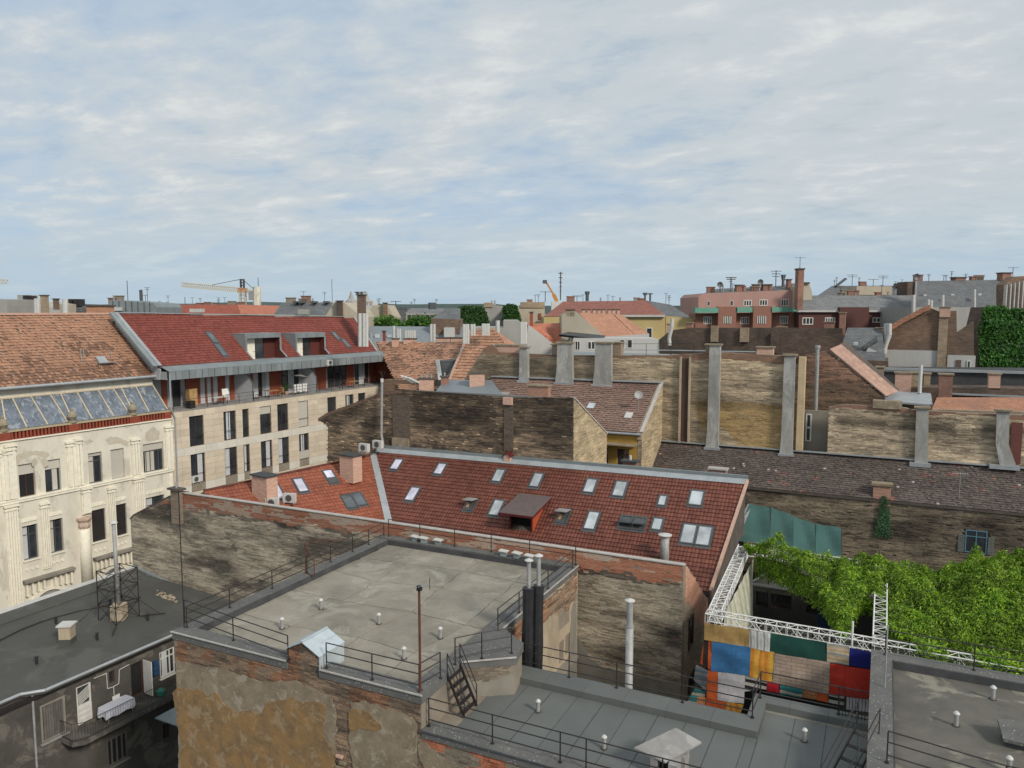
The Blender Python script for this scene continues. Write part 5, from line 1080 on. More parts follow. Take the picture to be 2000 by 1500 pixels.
# ------------------------------------------------------------------ courtyard block under the vine
cy = T('courtyard_building', 'dark gallery fronted building in the shaded court under the vine', 'building', (1, 50, 0))
FC = SY(43.6); hc = [FC.rect(1476, 1150, 1500, 1186), FC.rect(1505, 1154, 1546, 1190), FC.rect(1575, 1160, 1600, 1200)]
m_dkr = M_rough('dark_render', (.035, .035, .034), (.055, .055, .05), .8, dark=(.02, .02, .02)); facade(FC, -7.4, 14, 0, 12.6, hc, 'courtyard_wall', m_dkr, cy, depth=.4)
for h in hc: window(FC, h, cy, m_brown, m_glass, depth=.4)
m = MB(); m.box(-7.4, 14, 44.1, 63, 0, 9.0); m.box(-7.4, 14, 43.62, 44.1, 12.3, 12.6); part(m, 'flat_roof', m_kroof, cy)
p = FC.hit(1560, 1222, 2.4); m = MB(); m.fbox(FC, -7.3, 3.0, .02, 2.4, p[1]-1.2, p[1]-1.0); part(m, 'gallery_slab', m_greyrend, cy)
m = MB(); m.fbox(FC, -7.3, 3.0, 2.30, 2.36, p[1]-.06, p[1]); m.fbox(FC, -7.3, 3.0, 2.30, 2.33, p[1]-.5, p[1]-.47); part(m, 'gallery_rail', m_rail, cy)
for u in np.arange(-7.2, 3, .9): m = MB(); m.fbox(FC, u, u+.05, 2.29, 2.34, p[1]-1.0, p[1]-.06); part(m, 'baluster', m_rail, cy)
nv = FC.rect(1598, 1170, 1634, 1230, 1.2); m = MB(); m.fbox(FC, nv[0], nv[1], 1.2, 1.24, nv[2], nv[3]); part(m, 'navy_cloth', M_plain('navy_cloth', (.012, .035, .085), .85), cy)
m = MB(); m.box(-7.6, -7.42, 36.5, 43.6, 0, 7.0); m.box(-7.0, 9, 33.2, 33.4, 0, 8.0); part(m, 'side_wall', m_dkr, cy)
m = MB(); m.beam(onz(1470, 1136, 13.0), onz(1515, 1105, 13.0), .06); part(m, 'tie_bar', m_pipe, cy)
# ------------------------------------------------------------------ white truss
def truss(name, label, a, b, s, bay=.5, mat=None, group='white lattice trusses over the court'):
    mat = mat or m_trussp; a = np.array(a, float); b = np.array(b, float); d = b-a; L = np.linalg.norm(d); d /= L
    up = np.array([0, 0, 1.]) if abs(d[2]) < .9 else np.array([0, 1., 0]); x = np.cross(d, up); x /= np.linalg.norm(x); z = np.cross(x, d)
    t = T(name, label, 'truss', a, group); C4 = [x*i*s/2+z*j*s/2 for i, j in ((-1, -1), (1, -1), (1, 1), (-1, 1))]
    for c in C4: m = MB(); m.cyl(a+c, b+c, .031, 7); part(m, 'chord', mat, t)
    n = max(1, int(L/bay)); lat = MB()
    for i in range(n):
        p = a+d*L*i/n; q = a+d*L*(i+1)/n
        for k in range(4):
            c, e = C4[k], C4[(k+1) % 4]; (lat.cyl(p+c, q+e, .013, 4) if i % 2 == 0 else lat.cyl(p+e, q+c, .013, 4)); lat.cyl(p+c, p+e, .012, 4)
    part(lat, 'lattice', mat, t, kind='stuff'); return t
tc_ = onz(1393, 1206, 14.4)
truss('lattice_truss', 'long white lattice truss carrying the patchwork cloth', (tc_[0]-.3, tc_[1], 14.35), (9.5, tc_[1]-.12, 14.3), .55, .42)
tfar = onz(1452, 1072, 14.4)
truss('lattice_truss', 'white lattice truss running away along the left side of the court', (tc_[0]+.0, tc_[1]+.45, 14.35), (tfar[0], tfar[1], 14.35), .55, .42)
truss('lattice_truss', 'white lattice truss emerging from the leaves to the patchwork truss', (.35, tc_[1]+.35, 14.45), (.35, 41.5, 15.2), .5, .4)
truss('lattice_truss', 'short white lattice truss along the far end of the court under leaves', (tfar[0]+.3, tfar[1], 14.35), (tfar[0]+6, tfar[1]-.1, 14.3), .5, .45)
m = MB(); c = onz(1682, 1268, 14.3); m.cyl(c+(-.35, 0, 0), c+(-.35, 0, 1.1), .04, 8); solo(m, 'truss_pin', m_white, 'short white upright tube beside the truss crossing', 'pipe')
# ------------------------------------------------------------------ patchwork cloth
pc = T('patchwork_cloth', 'huge patchwork of coloured cloths hung below the white truss', 'cloth', (-3, tc_[1]-.3, 8)); YP = tc_[1]-.5; FP = SY(YP)
cl = lambda n, c, v=.30: M_plain(n, c, .85, 0, v, sc=1.5, bump=.2)
PM = dict(tan=cl('tan_cloth', (.38, .24, .085)), whs=M_stripes('white_stripe_cloth', [(.52, .52, .50), (.62, .62, .60), (.30, .30, .30), (.58, .58, .56)], 3.6, 'u'), green=cl('green_cloth', (.006, .06, .045)),
  bst=M_stripes('beige_stripe_cloth', [(.50, .42, .30), (.42, .34, .24), (.28, .30, .28), (.55, .47, .34), (.48, .33, .18)], 2.6, 'v'), navy=cl('royal_cloth', (.008, .012, .16)), orb=M_stripes('orange_black_cloth', [(.55, .10, .02), (.02, .012, .012), (.45, .07, .015), (.03, .015, .012)], 1.1, 'u', .02),
  blue=cl('blue_cloth', (.035, .145, .32)), ory=M_stripes('orange_yellow_cloth', [(.62, .16, .02), (.68, .34, .05), (.60, .20, .02), (.70, .40, .06)], 1.7, 'u', .12, False), brk=M_brick('brick_print_cloth', (.42, .33, .26), (.38, .29, .23), (.20, .14, .11), w=.42, h=.16, streak=.1),
  red=cl('red_cloth', (.50, .035, .018)), white=cl('white_cloth', (.50, .49, .51)), oran=cl('orange_cloth', (.52, .095, .02)), bws=M_stripes('black_white_cloth', [(.02, .02, .02), (.48, .46, .42)], 3.5, 'v', .03), crim=cl('crimson_cloth', (.40, .008, .02)),
  teal=M_stripes('teal_stripe_cloth', [(.03, .20, .21), (.42, .36, .28), (.02, .13, .14), (.03, .22, .22)], 2.2, 'v'), obr=M_brick('orange_print_cloth', (.50, .20, .08), (.52, .26, .10), (.2, .08, .04), w=.3, h=.12), gst=M_stripes('grey_blue_cloth', [(.11, .13, .15), (.18, .17, .17), (.06, .10, .13)], 3.2, 'v'))
ps = [('tan', (705, 360), (1057, 415), (1052, 552), (702, 495)), ('whs', (1058, 415), (1221, 442), (1214, 590), (1054, 553)), ('green', (1222, 445), (1661, 517), (1658, 668), (1217, 590)), ('bst', (1663, 520), (1836, 550), (1832, 697), (1660, 670)),
  ('navy', (1838, 560), (2012, 588), (2012, 722), (1834, 697)), ('orb', (703, 495), (764, 506), (757, 735), (670, 682)), ('blue', (764, 507), (1066, 555), (1056, 775), (758, 735)), ('ory', (1067, 556), (1251, 592), (1236, 832), (1058, 780)),
  ('brk', (1252, 597), (1686, 672), (1676, 915), (1240, 832)), ('red', (1687, 680), (1803, 697), (1797, 935), (1677, 914)), ('red', (1805, 698), (2012, 728), (2012, 962), (1799, 936)), ('white', (1812, 942), (2012, 966), (2012, 1065), (1808, 1035)),
  ('oran', (733, 732), (811, 745), (804, 965), (718, 955)), ('white', (812, 745), (1023, 776), (1013, 992), (806, 966)), ('bws', (1024, 778), (1196, 812), (1190, 880), (1016, 900)), ('crim', (1197, 815), (1287, 831), (1287, 912), (1191, 893)),
  ('teal', (1295, 848), (1471, 872), (1469, 945), (1292, 918)), ('obr', (1472, 876), (1586, 897), (1580, 965), (1467, 946)), ('oran', (1588, 898), (1671, 912), (1669, 985), (1581, 968)), ('bws', (1676, 916), (1797, 937), (1795, 1010), (1674, 988)),
  ('oran', (716, 958), (882, 978), (860, 1105), (708, 1070)), ('ory', (884, 978), (1012, 1000), (966, 1125), (862, 1106)), ('gst', (640, 690), (735, 735), (716, 900), (620, 810)), ('teal', (632, 872), (716, 902), (690, 1000), (572, 975)), ('obr', (650, 935), (714, 945), (706, 1060), (640, 1040))]
def patch(pts, mat, amp=.05, flat=0):
    q = [FP.hit(1200+x/4, 1125+y/4) for x, y in pts]; n = 9; V = MB((np.array([1., 0, 0]), np.array([0, 0, 1.]))); sd2 = random.random()*9
    def g(s, t):
        u = (q[0][0]*(1-s)+q[1][0]*s)*(1-t)+(q[3][0]*(1-s)+q[2][0]*s)*t; z = (q[0][1]*(1-s)+q[1][1]*s)*(1-t)+(q[3][1]*(1-s)+q[2][1]*s)*t
        w = .16*float(fbm(np.array([u*1.6+z*.5]), np.array([z*.9-u*.3]), 3, 3)[0])+.05*math.sin(u*2.1+z*2.9+sd2)*math.sin(z*3.3-u*1.2); return FP.at(u, w*.6, z)
    for i in range(n):
        for j in range(n): V.quad(g(i/n, (j+1)/n), g((i+1)/n, (j+1)/n), g((i+1)/n, j/n), g(i/n, j/n))
    part(V, 'cloth_patch', mat, pc, smooth=True)
for nm, a, b, c, d in ps: patch((a, b, c, d), PM[nm])
# side curtain
sc_ = T('side_curtain', 'pale striped curtain hanging under the left side truss', 'curtain', (-6.9, 38, 9)); V = MB((np.array([0, 1., 0]), np.array([0, 0, 1.]))); ncu = 44
m_cur = M_stripes('pale_striped_curtain', [(.50, .46, .36), (.56, .54, .48), (.42, .42, .26), (.55, .50, .42), (.30, .36, .26)], .9, 'u', .3, False)
for i in range(ncu):
    for j in range(8):
        def g(s, t): y = 34.7+s*8.6; z = 14.25-t*5; bulge = .55*math.sin(t*2.0)*math.sin(math.pi*s); return (tc_[0]+.30+bulge+.02*math.sin(y*4.3+z), y, z)
        V.quad(g(i/ncu, j/8), g((i+1)/ncu, j/8), g((i+1)/ncu, (j+1)/8), g(i/ncu, (j+1)/8))
part(V, 'fabric', m_cur, sc_)
# ------------------------------------------------------------------ vine canopy
rng = np.random.default_rng(11)
bnd = [(1452, 1092, 14.6), (1462, 1070, 14.8), (1500, 1068, 15.2), (1560, 1076, 15.4), (1700, 1082, 15.8), (1850, 1082, 16), (2040, 1080, 16.2), (2300, 1110, 16.2), (2300, 1360, 14.6), (2000, 1306, 14.5), (1900, 1284, 14.5), (1800, 1264, 14.5), (1742, 1240, 14.6), (1722, 1180, 14.8), (1700, 1165, 14.8), (1665, 1185, 14.8), (1655, 1230, 14.6), (1640, 1215, 14.6), (1622, 1160, 14.8), (1585, 1130, 14.9), (1540, 1108, 14.9), (1490, 1092, 14.8)]
def vh(x, y):       # height of the leafy surface
    f = np.clip((y-34.2)/8, 0, 1); e = np.clip((x+1)/6, 0, 1)
    z = 14.35+1.25*f+.5*e*f; z = z+1.7*(fbm(x*.45, y*.45, 5, 4)-.5)*(.35+f)+.9*(np.abs(fbm(x*.9+4, y*.7, 25, 3)-.5)*2)*(.3+f)-.2+.5*(fbm(x*1.8, y*1.8, 15, 3)-.5); return z
base = [onz(x, y, z)[:2] for x, y, z in bnd]; base = [tuple(b) for b in base]
base = [(x, min(y, 44.6)) for x, y in base]
ylim = min(b[1] for b in base)
N = 260000; X = rng.uniform(-7.4, 16, N); Yv = rng.uniform(33.2, 44.6, N); k = inpoly(X, Yv, base); X = X[k]; Yv = Yv[k]
Zv = vh(X, Yv)-np.abs(rng.normal(0, .16, len(X))); k = (Yv > 34.6) | (rng.random(len(X)) > .55); X, Yv, Zv = X[k], Yv[k], Zv[k]
e = .3; gx_ = (vh(X+e, Yv)-vh(X-e, Yv))/(2*e); gy_ = (vh(X, Yv+e)-vh(X, Yv-e))/(2*e); nn = np.stack([-gx_, -gy_, np.ones_like(gx_)], 1)
P1 = np.stack([X, Yv, Zv], 1)
# hanging curtains of leaves along the open edge and down towards the court
hang = []; hn = []
edge = [(1480, 1088), (1510, 1096), (1540, 1108), (1570, 1124), (1600, 1144), (1622, 1165), (1636, 1185), (1650, 1200), (1665, 1180), (1690, 1166), (1722, 1180), (1745, 1225), (1790, 1252)]
for (a, b) in zip(edge[:-1], edge[1:]):
    A = onz(*a, 14.8); B = onz(*b, 14.8)
    for i in range(60):
        s = rng.random(); p = A+(B-A)*s; L = rng.uniform(.2, 1.25)*(.6 if a[0] > 1655 else 1); nl = int(L*46); tt = rng.random(nl)
        q = p[None]+np.stack([rng.normal(0, .10, nl), rng.normal(0, .10, nl)+.2, -tt*L], 1); hang.append(q); hn.append(np.tile([[0, -1., .4]], (nl, 1)))
E_ = np.concatenate(hang); En = np.concatenate(hn)
vn = T('climbing_vine', 'lush bright green climbing vine covering the pergola over the court', 'vine', (2, 38, 9))
PP = np.concatenate([P1, E_]); NN = np.concatenate([nn, En])
leaves('foliage', None, PP, NN, .155, m_vine, seed=5, asp=.34, tilt=.75, down=.6, parent=vn)
m = MB()
for i in range(14):
    x = rng.uniform(1.5, 12); y = rng.uniform(37, 42); m = MB(); m.tube([(x, y, float(vh(np.array([x]), np.array([y]))[0])-.6), (x+rng.uniform(-.4, .4), y, 12.2), (x, y+.3, 9)], .03, 5); part(m, 'stem', m_brown, vn)
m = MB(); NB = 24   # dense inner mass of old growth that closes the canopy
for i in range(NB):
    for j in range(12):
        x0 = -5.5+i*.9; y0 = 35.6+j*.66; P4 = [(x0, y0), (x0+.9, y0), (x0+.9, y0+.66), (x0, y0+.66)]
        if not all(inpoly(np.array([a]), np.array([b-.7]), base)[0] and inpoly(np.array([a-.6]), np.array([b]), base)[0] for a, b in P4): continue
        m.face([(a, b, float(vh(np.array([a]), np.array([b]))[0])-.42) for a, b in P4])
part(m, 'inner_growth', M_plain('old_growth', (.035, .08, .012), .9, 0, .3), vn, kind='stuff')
# fringe of leaves on the truss beyond the right parapet
N = 5000; X = rng.uniform(1.0, 9, N); pat = fbm(X*1.3, X*0, 4, 3) > .45; X = X[pat]; n_ = len(X)
leaves('climbing_vine', 'straggling vine shoots creeping along the truss behind the right parapet', np.stack([X, rng.normal(tc_[1]-.1, .22, n_), rng.normal(14.5, .22, n_)], 1), np.tile([[0, -.4, 1.]], (n_, 1)), .2, m_vine, 'vine', seed=9, asp=.4, tilt=.7, down=.3)
t_, b_, n_ = roof_axes(PR)

# ------------------------------------------------------------------ low building with black felt roof and courtyard gallery (K)
kb = T('courtyard_house', 'old grey house with black felt roof and iron railed gallery over a dark court', 'building', (-44, 30, 0))
e0 = onz(87, 1347, 8.2); KF = Fr(e0[0], e0[1], 87.6); c1 = onz(205, 1135, 8.9); PK = p3(onz(0, 1202, 8.9), c1, onz(345, 1237, 8.2))
ke = [KF.at(-14, 0, 8.2), KF.at(-4.2, 0, 8.2), KF.at(-2.1, -.62, 8.2), KF.at(-.9, -.62, 8.2), KF.at(0, 0, 8.2), KF.at(13.0, 0, 8.2)]
kn = KF.hit(345, 1237)[0]
kpoly = [onpl(PK, p[0], p[1]) for p in ke]; cw = onpl(PK, -49.1, 40)
kw = [np.array([-48.95, 37.4, 8.95]), np.array([-49.2, 20, 8.95]), np.array([-49.6, 8, 8.95])]
kpoly = [p for p in kpoly if p[1] < 37.3]+[onpl(PK, -38.1, 37.4)]
m = MB(); m.prism(kpoly+[onpl(PK, p[0], p[1]) for p in kw], (0, 0, -.22)); part(m, 'roof', m_kroof, kb)
m = MB()
for i in range(13):
    a = kw[0]+(kw[1]-kw[0])*i/13; b = kw[0]+(kw[1]-kw[0])*(i+.985)/13; m = MB(); m.beam(a+(.0, 0, .12), b+(.0, 0, .12), .55, .22); part(m, 'coping_stone', m_cap, kb)
m = MB(); m.prism([kw[0]+(.28, 0, .2), kw[1]+(.28, 0, .2), kw[1]+(1.3, 0, -.06), kw[0]+(1.3, 0, -.06)], (0, 0, -.1)); part(m, 'upstand', m_kroof, kb)
WK = -.45
m_kwall = M_rough('grey_court_render', (.06, .056, .05), (.10, .094, .083), .7, dark=(.025, .024, .022), dsc=.5, damt=.8, bump=.5, light=(.20, .185, .155), lsc=.55)  # base tone lowered for grime and for the shade of the enclosed court
def kr(x0, y0, x1, y1, w=WK): return KF.rect(x0, y0, x1, y1, w)
kh = dict(win=kr(312, 1268, 342, 1319), door=kr(256, 1293, 282, 1360), small=kr(213, 1310, 224, 1334), gdoor=kr(150, 1336, 180, 1412), shut=kr(79, 1367, 130, 1442), low=kr(209, 1436, 250, 1490), low2=kr(318, 1412, 333, 1442))
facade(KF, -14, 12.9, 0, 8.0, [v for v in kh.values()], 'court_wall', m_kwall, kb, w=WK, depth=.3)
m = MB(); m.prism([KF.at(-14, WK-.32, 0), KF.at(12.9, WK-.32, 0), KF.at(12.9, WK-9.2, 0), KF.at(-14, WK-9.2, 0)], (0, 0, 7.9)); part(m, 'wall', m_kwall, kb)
window(KF, kh['win'], kb, m_whitef, m_glass, WK, .1, t=.09, mull=2, trans=1, curtain=(.15, .5), bmat=m_curt, sill=m_whitef, label='white casement window standing open')
d = window(KF, kh['door'], kb, m_brown, m_dark, WK, .25, mull=0, name='door', label='open dark doorway'); a, b, c, e = kh['door']
m = MB(); m.fbox(KF, b-.06, b+.0, WK, WK+.75, c, e); part(m, 'door_leaf', m_whitef, kb)
window(KF, kh['small'], kb, m_brown, m_glass, WK, .2, mull=0)
a, b, c, e = kh['gdoor']; dd = (e-c)*.45
o = window(KF, (a, b, c+dd, e), kb, m_whitef, m_glass, WK, .12, t=.1, mull=0, label='window with diagonal white grille')
m = MB()
for i in range(7): s = i/7; m.beam(KF.at(a+.08, WK-.02, c+dd+.1+s*(e-c-dd-.5)), KF.at(b-.08, WK-.02, c+dd+.45+s*(e-c-dd-.5)), .03)
part(m, 'grille', m_whitef, o)
m = MB(); m.fbox(KF, a, b, WK-.12, WK-.04, c, c+dd-.003); part(m, 'door', m_whitef, kb)
for i in range(3): m = MB(); m.fbox(KF, a+.1, b-.1, WK-.04, WK-.02, c+.1+i*dd*.31, c+.04+(i+1)*dd*.31-.05); part(m, 'door_panel', m_cap, kb)
o = window(KF, kh['shut'], kb, m_greyrend, m_dark, WK, .1, t=.14, mull=0, sill=m_hood, label='large window closed by grey plank shutters')
m_plank = M_plain('weathered_plank', (.115, .11, .10), .8, 0, .25, .15, bump=.2); a, b, c, e = kh['shut']; n = 8
for i in range(n): m = MB(); m.fbox(KF, a+.15+(b-a-.3)*i/n+.008, a+.15+(b-a-.3)*(i+1)/n-.008, WK-.04, WK+.01, c+.14, e-.14); part(m, 'plank', m_plank, kb)
window(KF, kh['low'], kb, m_plank, m_dark, WK, .1, t=.1, mull=3, sill=m_greyrend); window(KF, kh['low2'], kb, m_brown, m_glass, WK, .2)
m = MB()
for p, q in zip(kpoly[:-1], kpoly[1:]): m.cyl(p+(.06, 0, -.02), q+(.06, 0, -.02), .085, 8)
part(m, 'gutter', m_zinc, kb)
m = MB(); m.fbox(KF, -13.9, 12.8, WK+.0, WK+.22, 7.75, 7.98); part(m, 'eave_board', m_rail, kb)
dp = [KF.at(-1.5+.0, WK+.1, 8.0)]; u_, z_ = KF.hit(64, 1372, WK+.12); dp = [KF.at(u_, WK+.12, 8.0), KF.at(u_, WK+.12, 2.0)]
m = MB(); m.tube(dp, .06, 8); part(m, 'downpipe', m_pipe, kb)
# gallery
bt, bz = KF.hit(150, 1455, 1.0); g1u = 12.4; g0u = bt
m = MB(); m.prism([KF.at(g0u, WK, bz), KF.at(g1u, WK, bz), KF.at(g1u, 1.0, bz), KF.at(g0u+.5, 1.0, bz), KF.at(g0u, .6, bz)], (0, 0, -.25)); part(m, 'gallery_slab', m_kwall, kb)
gr = T('gallery_railing', 'black iron bar railing along the courtyard gallery', 'railing', KF.at(g0u, 1, bz), None); hr_ = 1.0
pth = [KF.at(g0u+.03, WK+.05, bz), KF.at(g0u+.03, .58, bz), KF.at(g0u+.5, .96, bz), KF.at(g1u, .96, bz)]
for hh_ in (.1, hr_): m = MB(); m.tube([p+(0, 0, hh_) for p in pth], .02, 6); part(m, 'rail', m_rail, gr)
for a, b in zip(pth[:-1], pth[1:]):
    n = int(np.linalg.norm(b-a)/.15)
    for i in range(n+1): p = a+(b-a)*i/max(1, n); m = MB(); m.cyl(p, p+(0, 0, hr_), .010, 4); part(m, 'bar', m_rail, gr)
# table under a cloth, chair, crate, jackets
u_, z_ = KF.hit(232, 1395, .3); tb_ = T('garden_table', 'table under a white cloth on the courtyard gallery', 'table', KF.at(u_, .1, bz))
m = MB(); n = 16; su, sw = .85, .42; T0 = KF.at(u_, .15, bz+.74)
m.fbox(KF, u_-su, u_+su, .15-sw, .15+sw, bz+.72, bz+.745); part(m, 'table_top', m_white, tb_)
for i, j in ((-1, -1), (1, -1), (1, 1), (-1, 1)): m = MB(); p = KF.at(u_+i*(su-.1), .15+j*(sw-.08), bz); m.cyl(p, p+(0, 0, .72), .025, 6); part(m, 'leg', m_pipe, tb_)
V = MB(); ring = []; K_ = 40
for i in range(K_):
    t = 2*math.pi*i/K_; cxx = max(-1, min(1, 1.35*math.cos(t))); cyy = max(-1, min(1, 1.35*math.sin(t))); ring.append((cxx, cyy, t))
top = [KF.at(u_+(su+.03)*x, .15+(sw+.03)*y, bz+.755) for x, y, t in ring]
low = [KF.at(u_+(su+.10+.05*math.sin(6*t))*x, .15+(sw+.10+.05*math.sin(6*t))*y, bz+.40-.12*math.sin(4*t+.7)**2) for x, y, t in ring]
V.face(top)
for i in range(K_): j = (i+1) % K_; V.quad(top[i], top[j], low[j], low[i])
tcl = solo(V, 'tablecloth', M_plain('white_linen', (.62, .63, .70), .8, 0, .05), 'white cloth draped over the gallery table', 'tablecloth', smooth=False)
ch = T('garden_chair', 'white plastic chair behind the cloth covered table', 'chair', KF.at(u_+.35, -.25, bz)); 
m = MB(); m.fbox(KF, u_+.1, u_+.55, -.35, .0, bz+.42, bz+.46); part(m, 'seat', m_white, ch); m = MB(); m.fbox(KF, u_+.1, u_+.55, -.38, -.34, bz+.46, bz+.95); part(m, 'backrest', m_white, ch)
for i in (.12, .5):
    for j in (-.34, -.04): m = MB(); p = KF.at(u_+i, j, bz); m.cyl(p, p+(0, 0, .42), .018, 5); part(m, 'leg', m_white, ch)
q = kr(303, 1352, 327, 1377, .4); m = MB(); m.lathe(KF.at(q[0]+.4, .4, bz), [(.18, 0), (.26, .1), (.28, .38), (.2, .42), (.1, .3)], 12); solo(m, 'plastic_tub', M_plain('teal_plastic', (.03, .17, .13), .5), 'dark green plastic tub on the gallery floor', 'tub')
q = kr(296, 1289, 307, 1318); m = MB()
for i in range(3): z0_ = q[2]+(q[3]-q[2])*i/3; m.fbox(KF, q[0]+.02*i, q[1]-.02*i, WK+.02, WK+.2, z0_+.02, z0_+(q[3]-q[2])/3-.02)
solo(m, 'wall_rack', M_plain('dark_blue', (.02, .07, .16), .6), 'dark blue hanging rack on the gallery wall beside the window', 'rack')
m = MB(); cpts = [(183, 1325), (208, 1315), (210, 1345), (222, 1341), (232, 1335), (233, 1308), (252, 1298)]; pts = [KF.at(*(lambda h: (h[0], WK+.03, h[1]))(KF.hit(x, y, WK+.03))) for x, y in cpts]; m.tube(pts, .02, 5)
a = KF.hit(222, 1341, WK+.03); m.tube([KF.at(a[0], WK+.03, a[1]), KF.at(a[0], WK+.03, a[1]-1.4)], .02, 5); part(m, 'conduit', m_whitef, kb)
# little lean-to roofs
q = [onz(-10, 1396, 5.9), onz(52, 1382, 5.9), onz(56, 1392, 5.75), onz(44, 1418, 5.4), onz(-10, 1446, 5.2)]; m = MB(); m.prism(q, (0, 0, -.08)); part(m, 'lean_to_roof', m_zinc_d, kb)
m = MB(); cc = q[3]; m.cyl((cc[0]-.4, cc[1]-.1, 0), (cc[0]-.4, cc[1]-.1, 5.3), .12, 8); part(m, 'post', m_hood, kb)
q = [onz(303, 1405, 4.6), onz(352, 1378, 4.9), onz(353, 1412, 4.4), onz(312, 1400, 4.35)]; q = [onz(302, 1402, 4.4), onz(340, 1382, 4.9), onz(360, 1384, 4.9), onz(360, 1422, 4.4)]; m = MB(); m.prism(q, (0, 0, -.06)); part(m, 'canopy', m_zinc_d, kb)
# things standing on that roof
def kpt(x, y): return onp(x, y, PK)
p = kpt(132, 1254); t = T('roof_chimney', 'small square cream chimney on the black felt roof', 'chimney', p); cfr = Fr(p[0], p[1], 30)
m = MB(); m.fbox(cfr, -.36, .36, -.36, .36, p[2]-.1, p[2]+.28); part(m, 'base', m_kroof, t); m = MB(); m.fbox(cfr, -.33, .33, -.33, .33, p[2]+.281, p[2]+1.05); part(m, 'shaft', m_tan, t); m = MB(); m.fbox(cfr, -.42, .42, -.42, .42, p[2]+1.051, p[2]+1.13); part(m, 'cap', m_cap, t)
p = kpt(233, 1208); t = T('flue_tower', 'silver flue braced by a rusty lattice tower on the black felt roof', 'flue', p); zt = ony(231, 1024, p[1])[2]
m = MB(); m.fbox(Fr(p[0], p[1], 30), -.38, .38, -.38, .38, p[2]-.1, p[2]+.95); part(m, 'plinth', m_tan, t)
m = MB(); m.cyl(p+(0, 0, .9), (p[0]-.1, p[1], zt), .12, 12); part(m, 'pipe', m_pipe, t, smooth=True); m = MB(); m.lathe((p[0]-.1, p[1], zt), [(.12, -.02), (.24, .02), (.24, .06), (.05, .2)], 12); part(m, 'cap', m_cap, t)
zz = ony(231, 1112, p[1])[2]; cs = [p+np.array([i*.82, j*.82, 0]) for i, j in ((-1, -1), (1, -1), (1, 1), (-1, 1))]; H = zz-p[2]
for c in cs: m = MB(); m.beam(c, c+(0, 0, H), .045); part(m, 'leg', m_rail, t)
m = MB()
for k in range(4):
    a, b = cs[k], cs[(k+1) % 4]
    for l in range(3): h0 = H*l/3; h1 = H*(l+1)/3; m.beam(a+(0, 0, h0), b+(0, 0, h1), .03); m.beam(b+(0, 0, h0), a+(0, 0, h1), .03); m.beam(a+(0, 0, h1), b+(0, 0, h1), .035)
part(m, 'lattice', m_rail, t, kind='stuff')
for k in range(4): m = MB(); dv = (cs[k]-p)*1.3; m.beam(cs[k], cs[k]+dv, .05); m.beam(cs[k]+dv*.8, cs[k]+(0, 0, 1.1), .03); part(m, 'stay', m_rail, t)
sv = None
for (x, y, lb) in ((72, 1297, 'short black vent pipe nearest the courtyard edge of the felt roof'), (190, 1250, 'short black vent pipe between cream chimney and courtyard gutter'), (110, 1218, 'short black vent pipe behind the cream chimney'), (289, 1212, 'short black vent pipe right of the flue tower'), (216, 1182, 'short black vent pipe behind the flue tower')):
    if sv is None: m = MB(); m.cyl((0, 0, 0), (0, 0, .42), .08, 8); m.cyl((0, 0, .40), (0, 0, .45), .11, 8); o = solo(m, 'vent_pipe', m_blackwrap, lb, 'vent pipe', 'short black vent pipes on the felt roof'); sv = o
    else: o = clone(sv); o['label'] = lb
    o.location = [float(v) for v in kpt(x, y)]
m = MB(); cp = [kpt(x, y)+(0, 0, .06) for x, y in ((-20, 1262), (40, 1232), (80, 1216), (115, 1205), (160, 1193), (200, 1186), (240, 1176), (275, 1167))]; m.tube(cp, .045, 6); solo(m, 'black_hose', m_blackwrap, 'long black hose lying in an arc over the felt roof', 'hose')
m = MB(); rng = np.random.default_rng(5)
for i in range(42): x = rng.uniform(305, 346); y = 1157+(x-305)*.35+rng.uniform(-4, 6); c = kpt(x, y); s = rng.uniform(.03, .12); m.obox if False else m.prism([c+(-s, -s*.6, .05), c+(s, -s*.5, .05), c+(s*.8, s*.6, .06), c+(-s*.9, s*.5, .05)], (0, 0, -.06))
solo(m, 'rubble', m_tan, None, None, kind='stuff')

# ------------------------------------------------------------------ street frontage: cream art-nouveau house
S = Fr(-60.402, 37.754, 85.5)
cm = T('cream_townhouse', 'ornate cream stuccoed townhouse with fluted pilasters and flaking plaster', 'building', S.at(4, -6, 0))
m_cream = M_rough('cream_stucco', (.72, .685, .58), (.65, .62, .53), .6, dark=(.36, .33, .26), dsc=.45, damt=.5, bump=.3, vert=.6, light=(.40, .37, .30), lsc=.55)
m_creamp = M_plain('cream_moulding', (.80, .76, .64), .8, 0, .12, .03, bump=.2); m_oxred = M_plain('ox_red_paint', (.25, .055, .03), .7, 0, .2, .10)
uR = S.hit(336, 860)[0]; zD = S.hit(0, 863)[1]; zT = S.hit(0, 846)[1]; zS1 = S.hit(0, 983)[1]
cwin = {}
U_ = [(37, 905, 69, 970, .32), (88, 897, 119, 961, .3), (173, 884, 200, 945, .12), (217, 877, 243, 932, .99), (280, 865, 320, 922, .25)]
L_ = [(45, 1027, 75, 1095, 0), (97, 1015, 124, 1082, .2), (180, 997, 207, 1062, 1), (224, 984, 248, 1044, 1), (286, 964, 322, 1020, 0)]
hU = [S.rect(a, b, c, d) for a, b, c, d, e in U_]; hL = [S.rect(a, b, c, d) for a, b, c, d, e in L_]
zu0 = np.mean([h[2] for h in hU[:4]]); zu1 = np.mean([h[3] for h in hU[:4]]); zl0 = np.mean([h[2] for h in hL]); zl1 = np.mean([h[3] for h in hL])
hU = [(h[0], h[1], zu0, zu1) for h in hU]; hL = [(h[0], h[1], zl0, zl1) for h in hL]
pitch = hU[1][0]-hU[0][0]; per = hU[2][0]-hU[0][0]
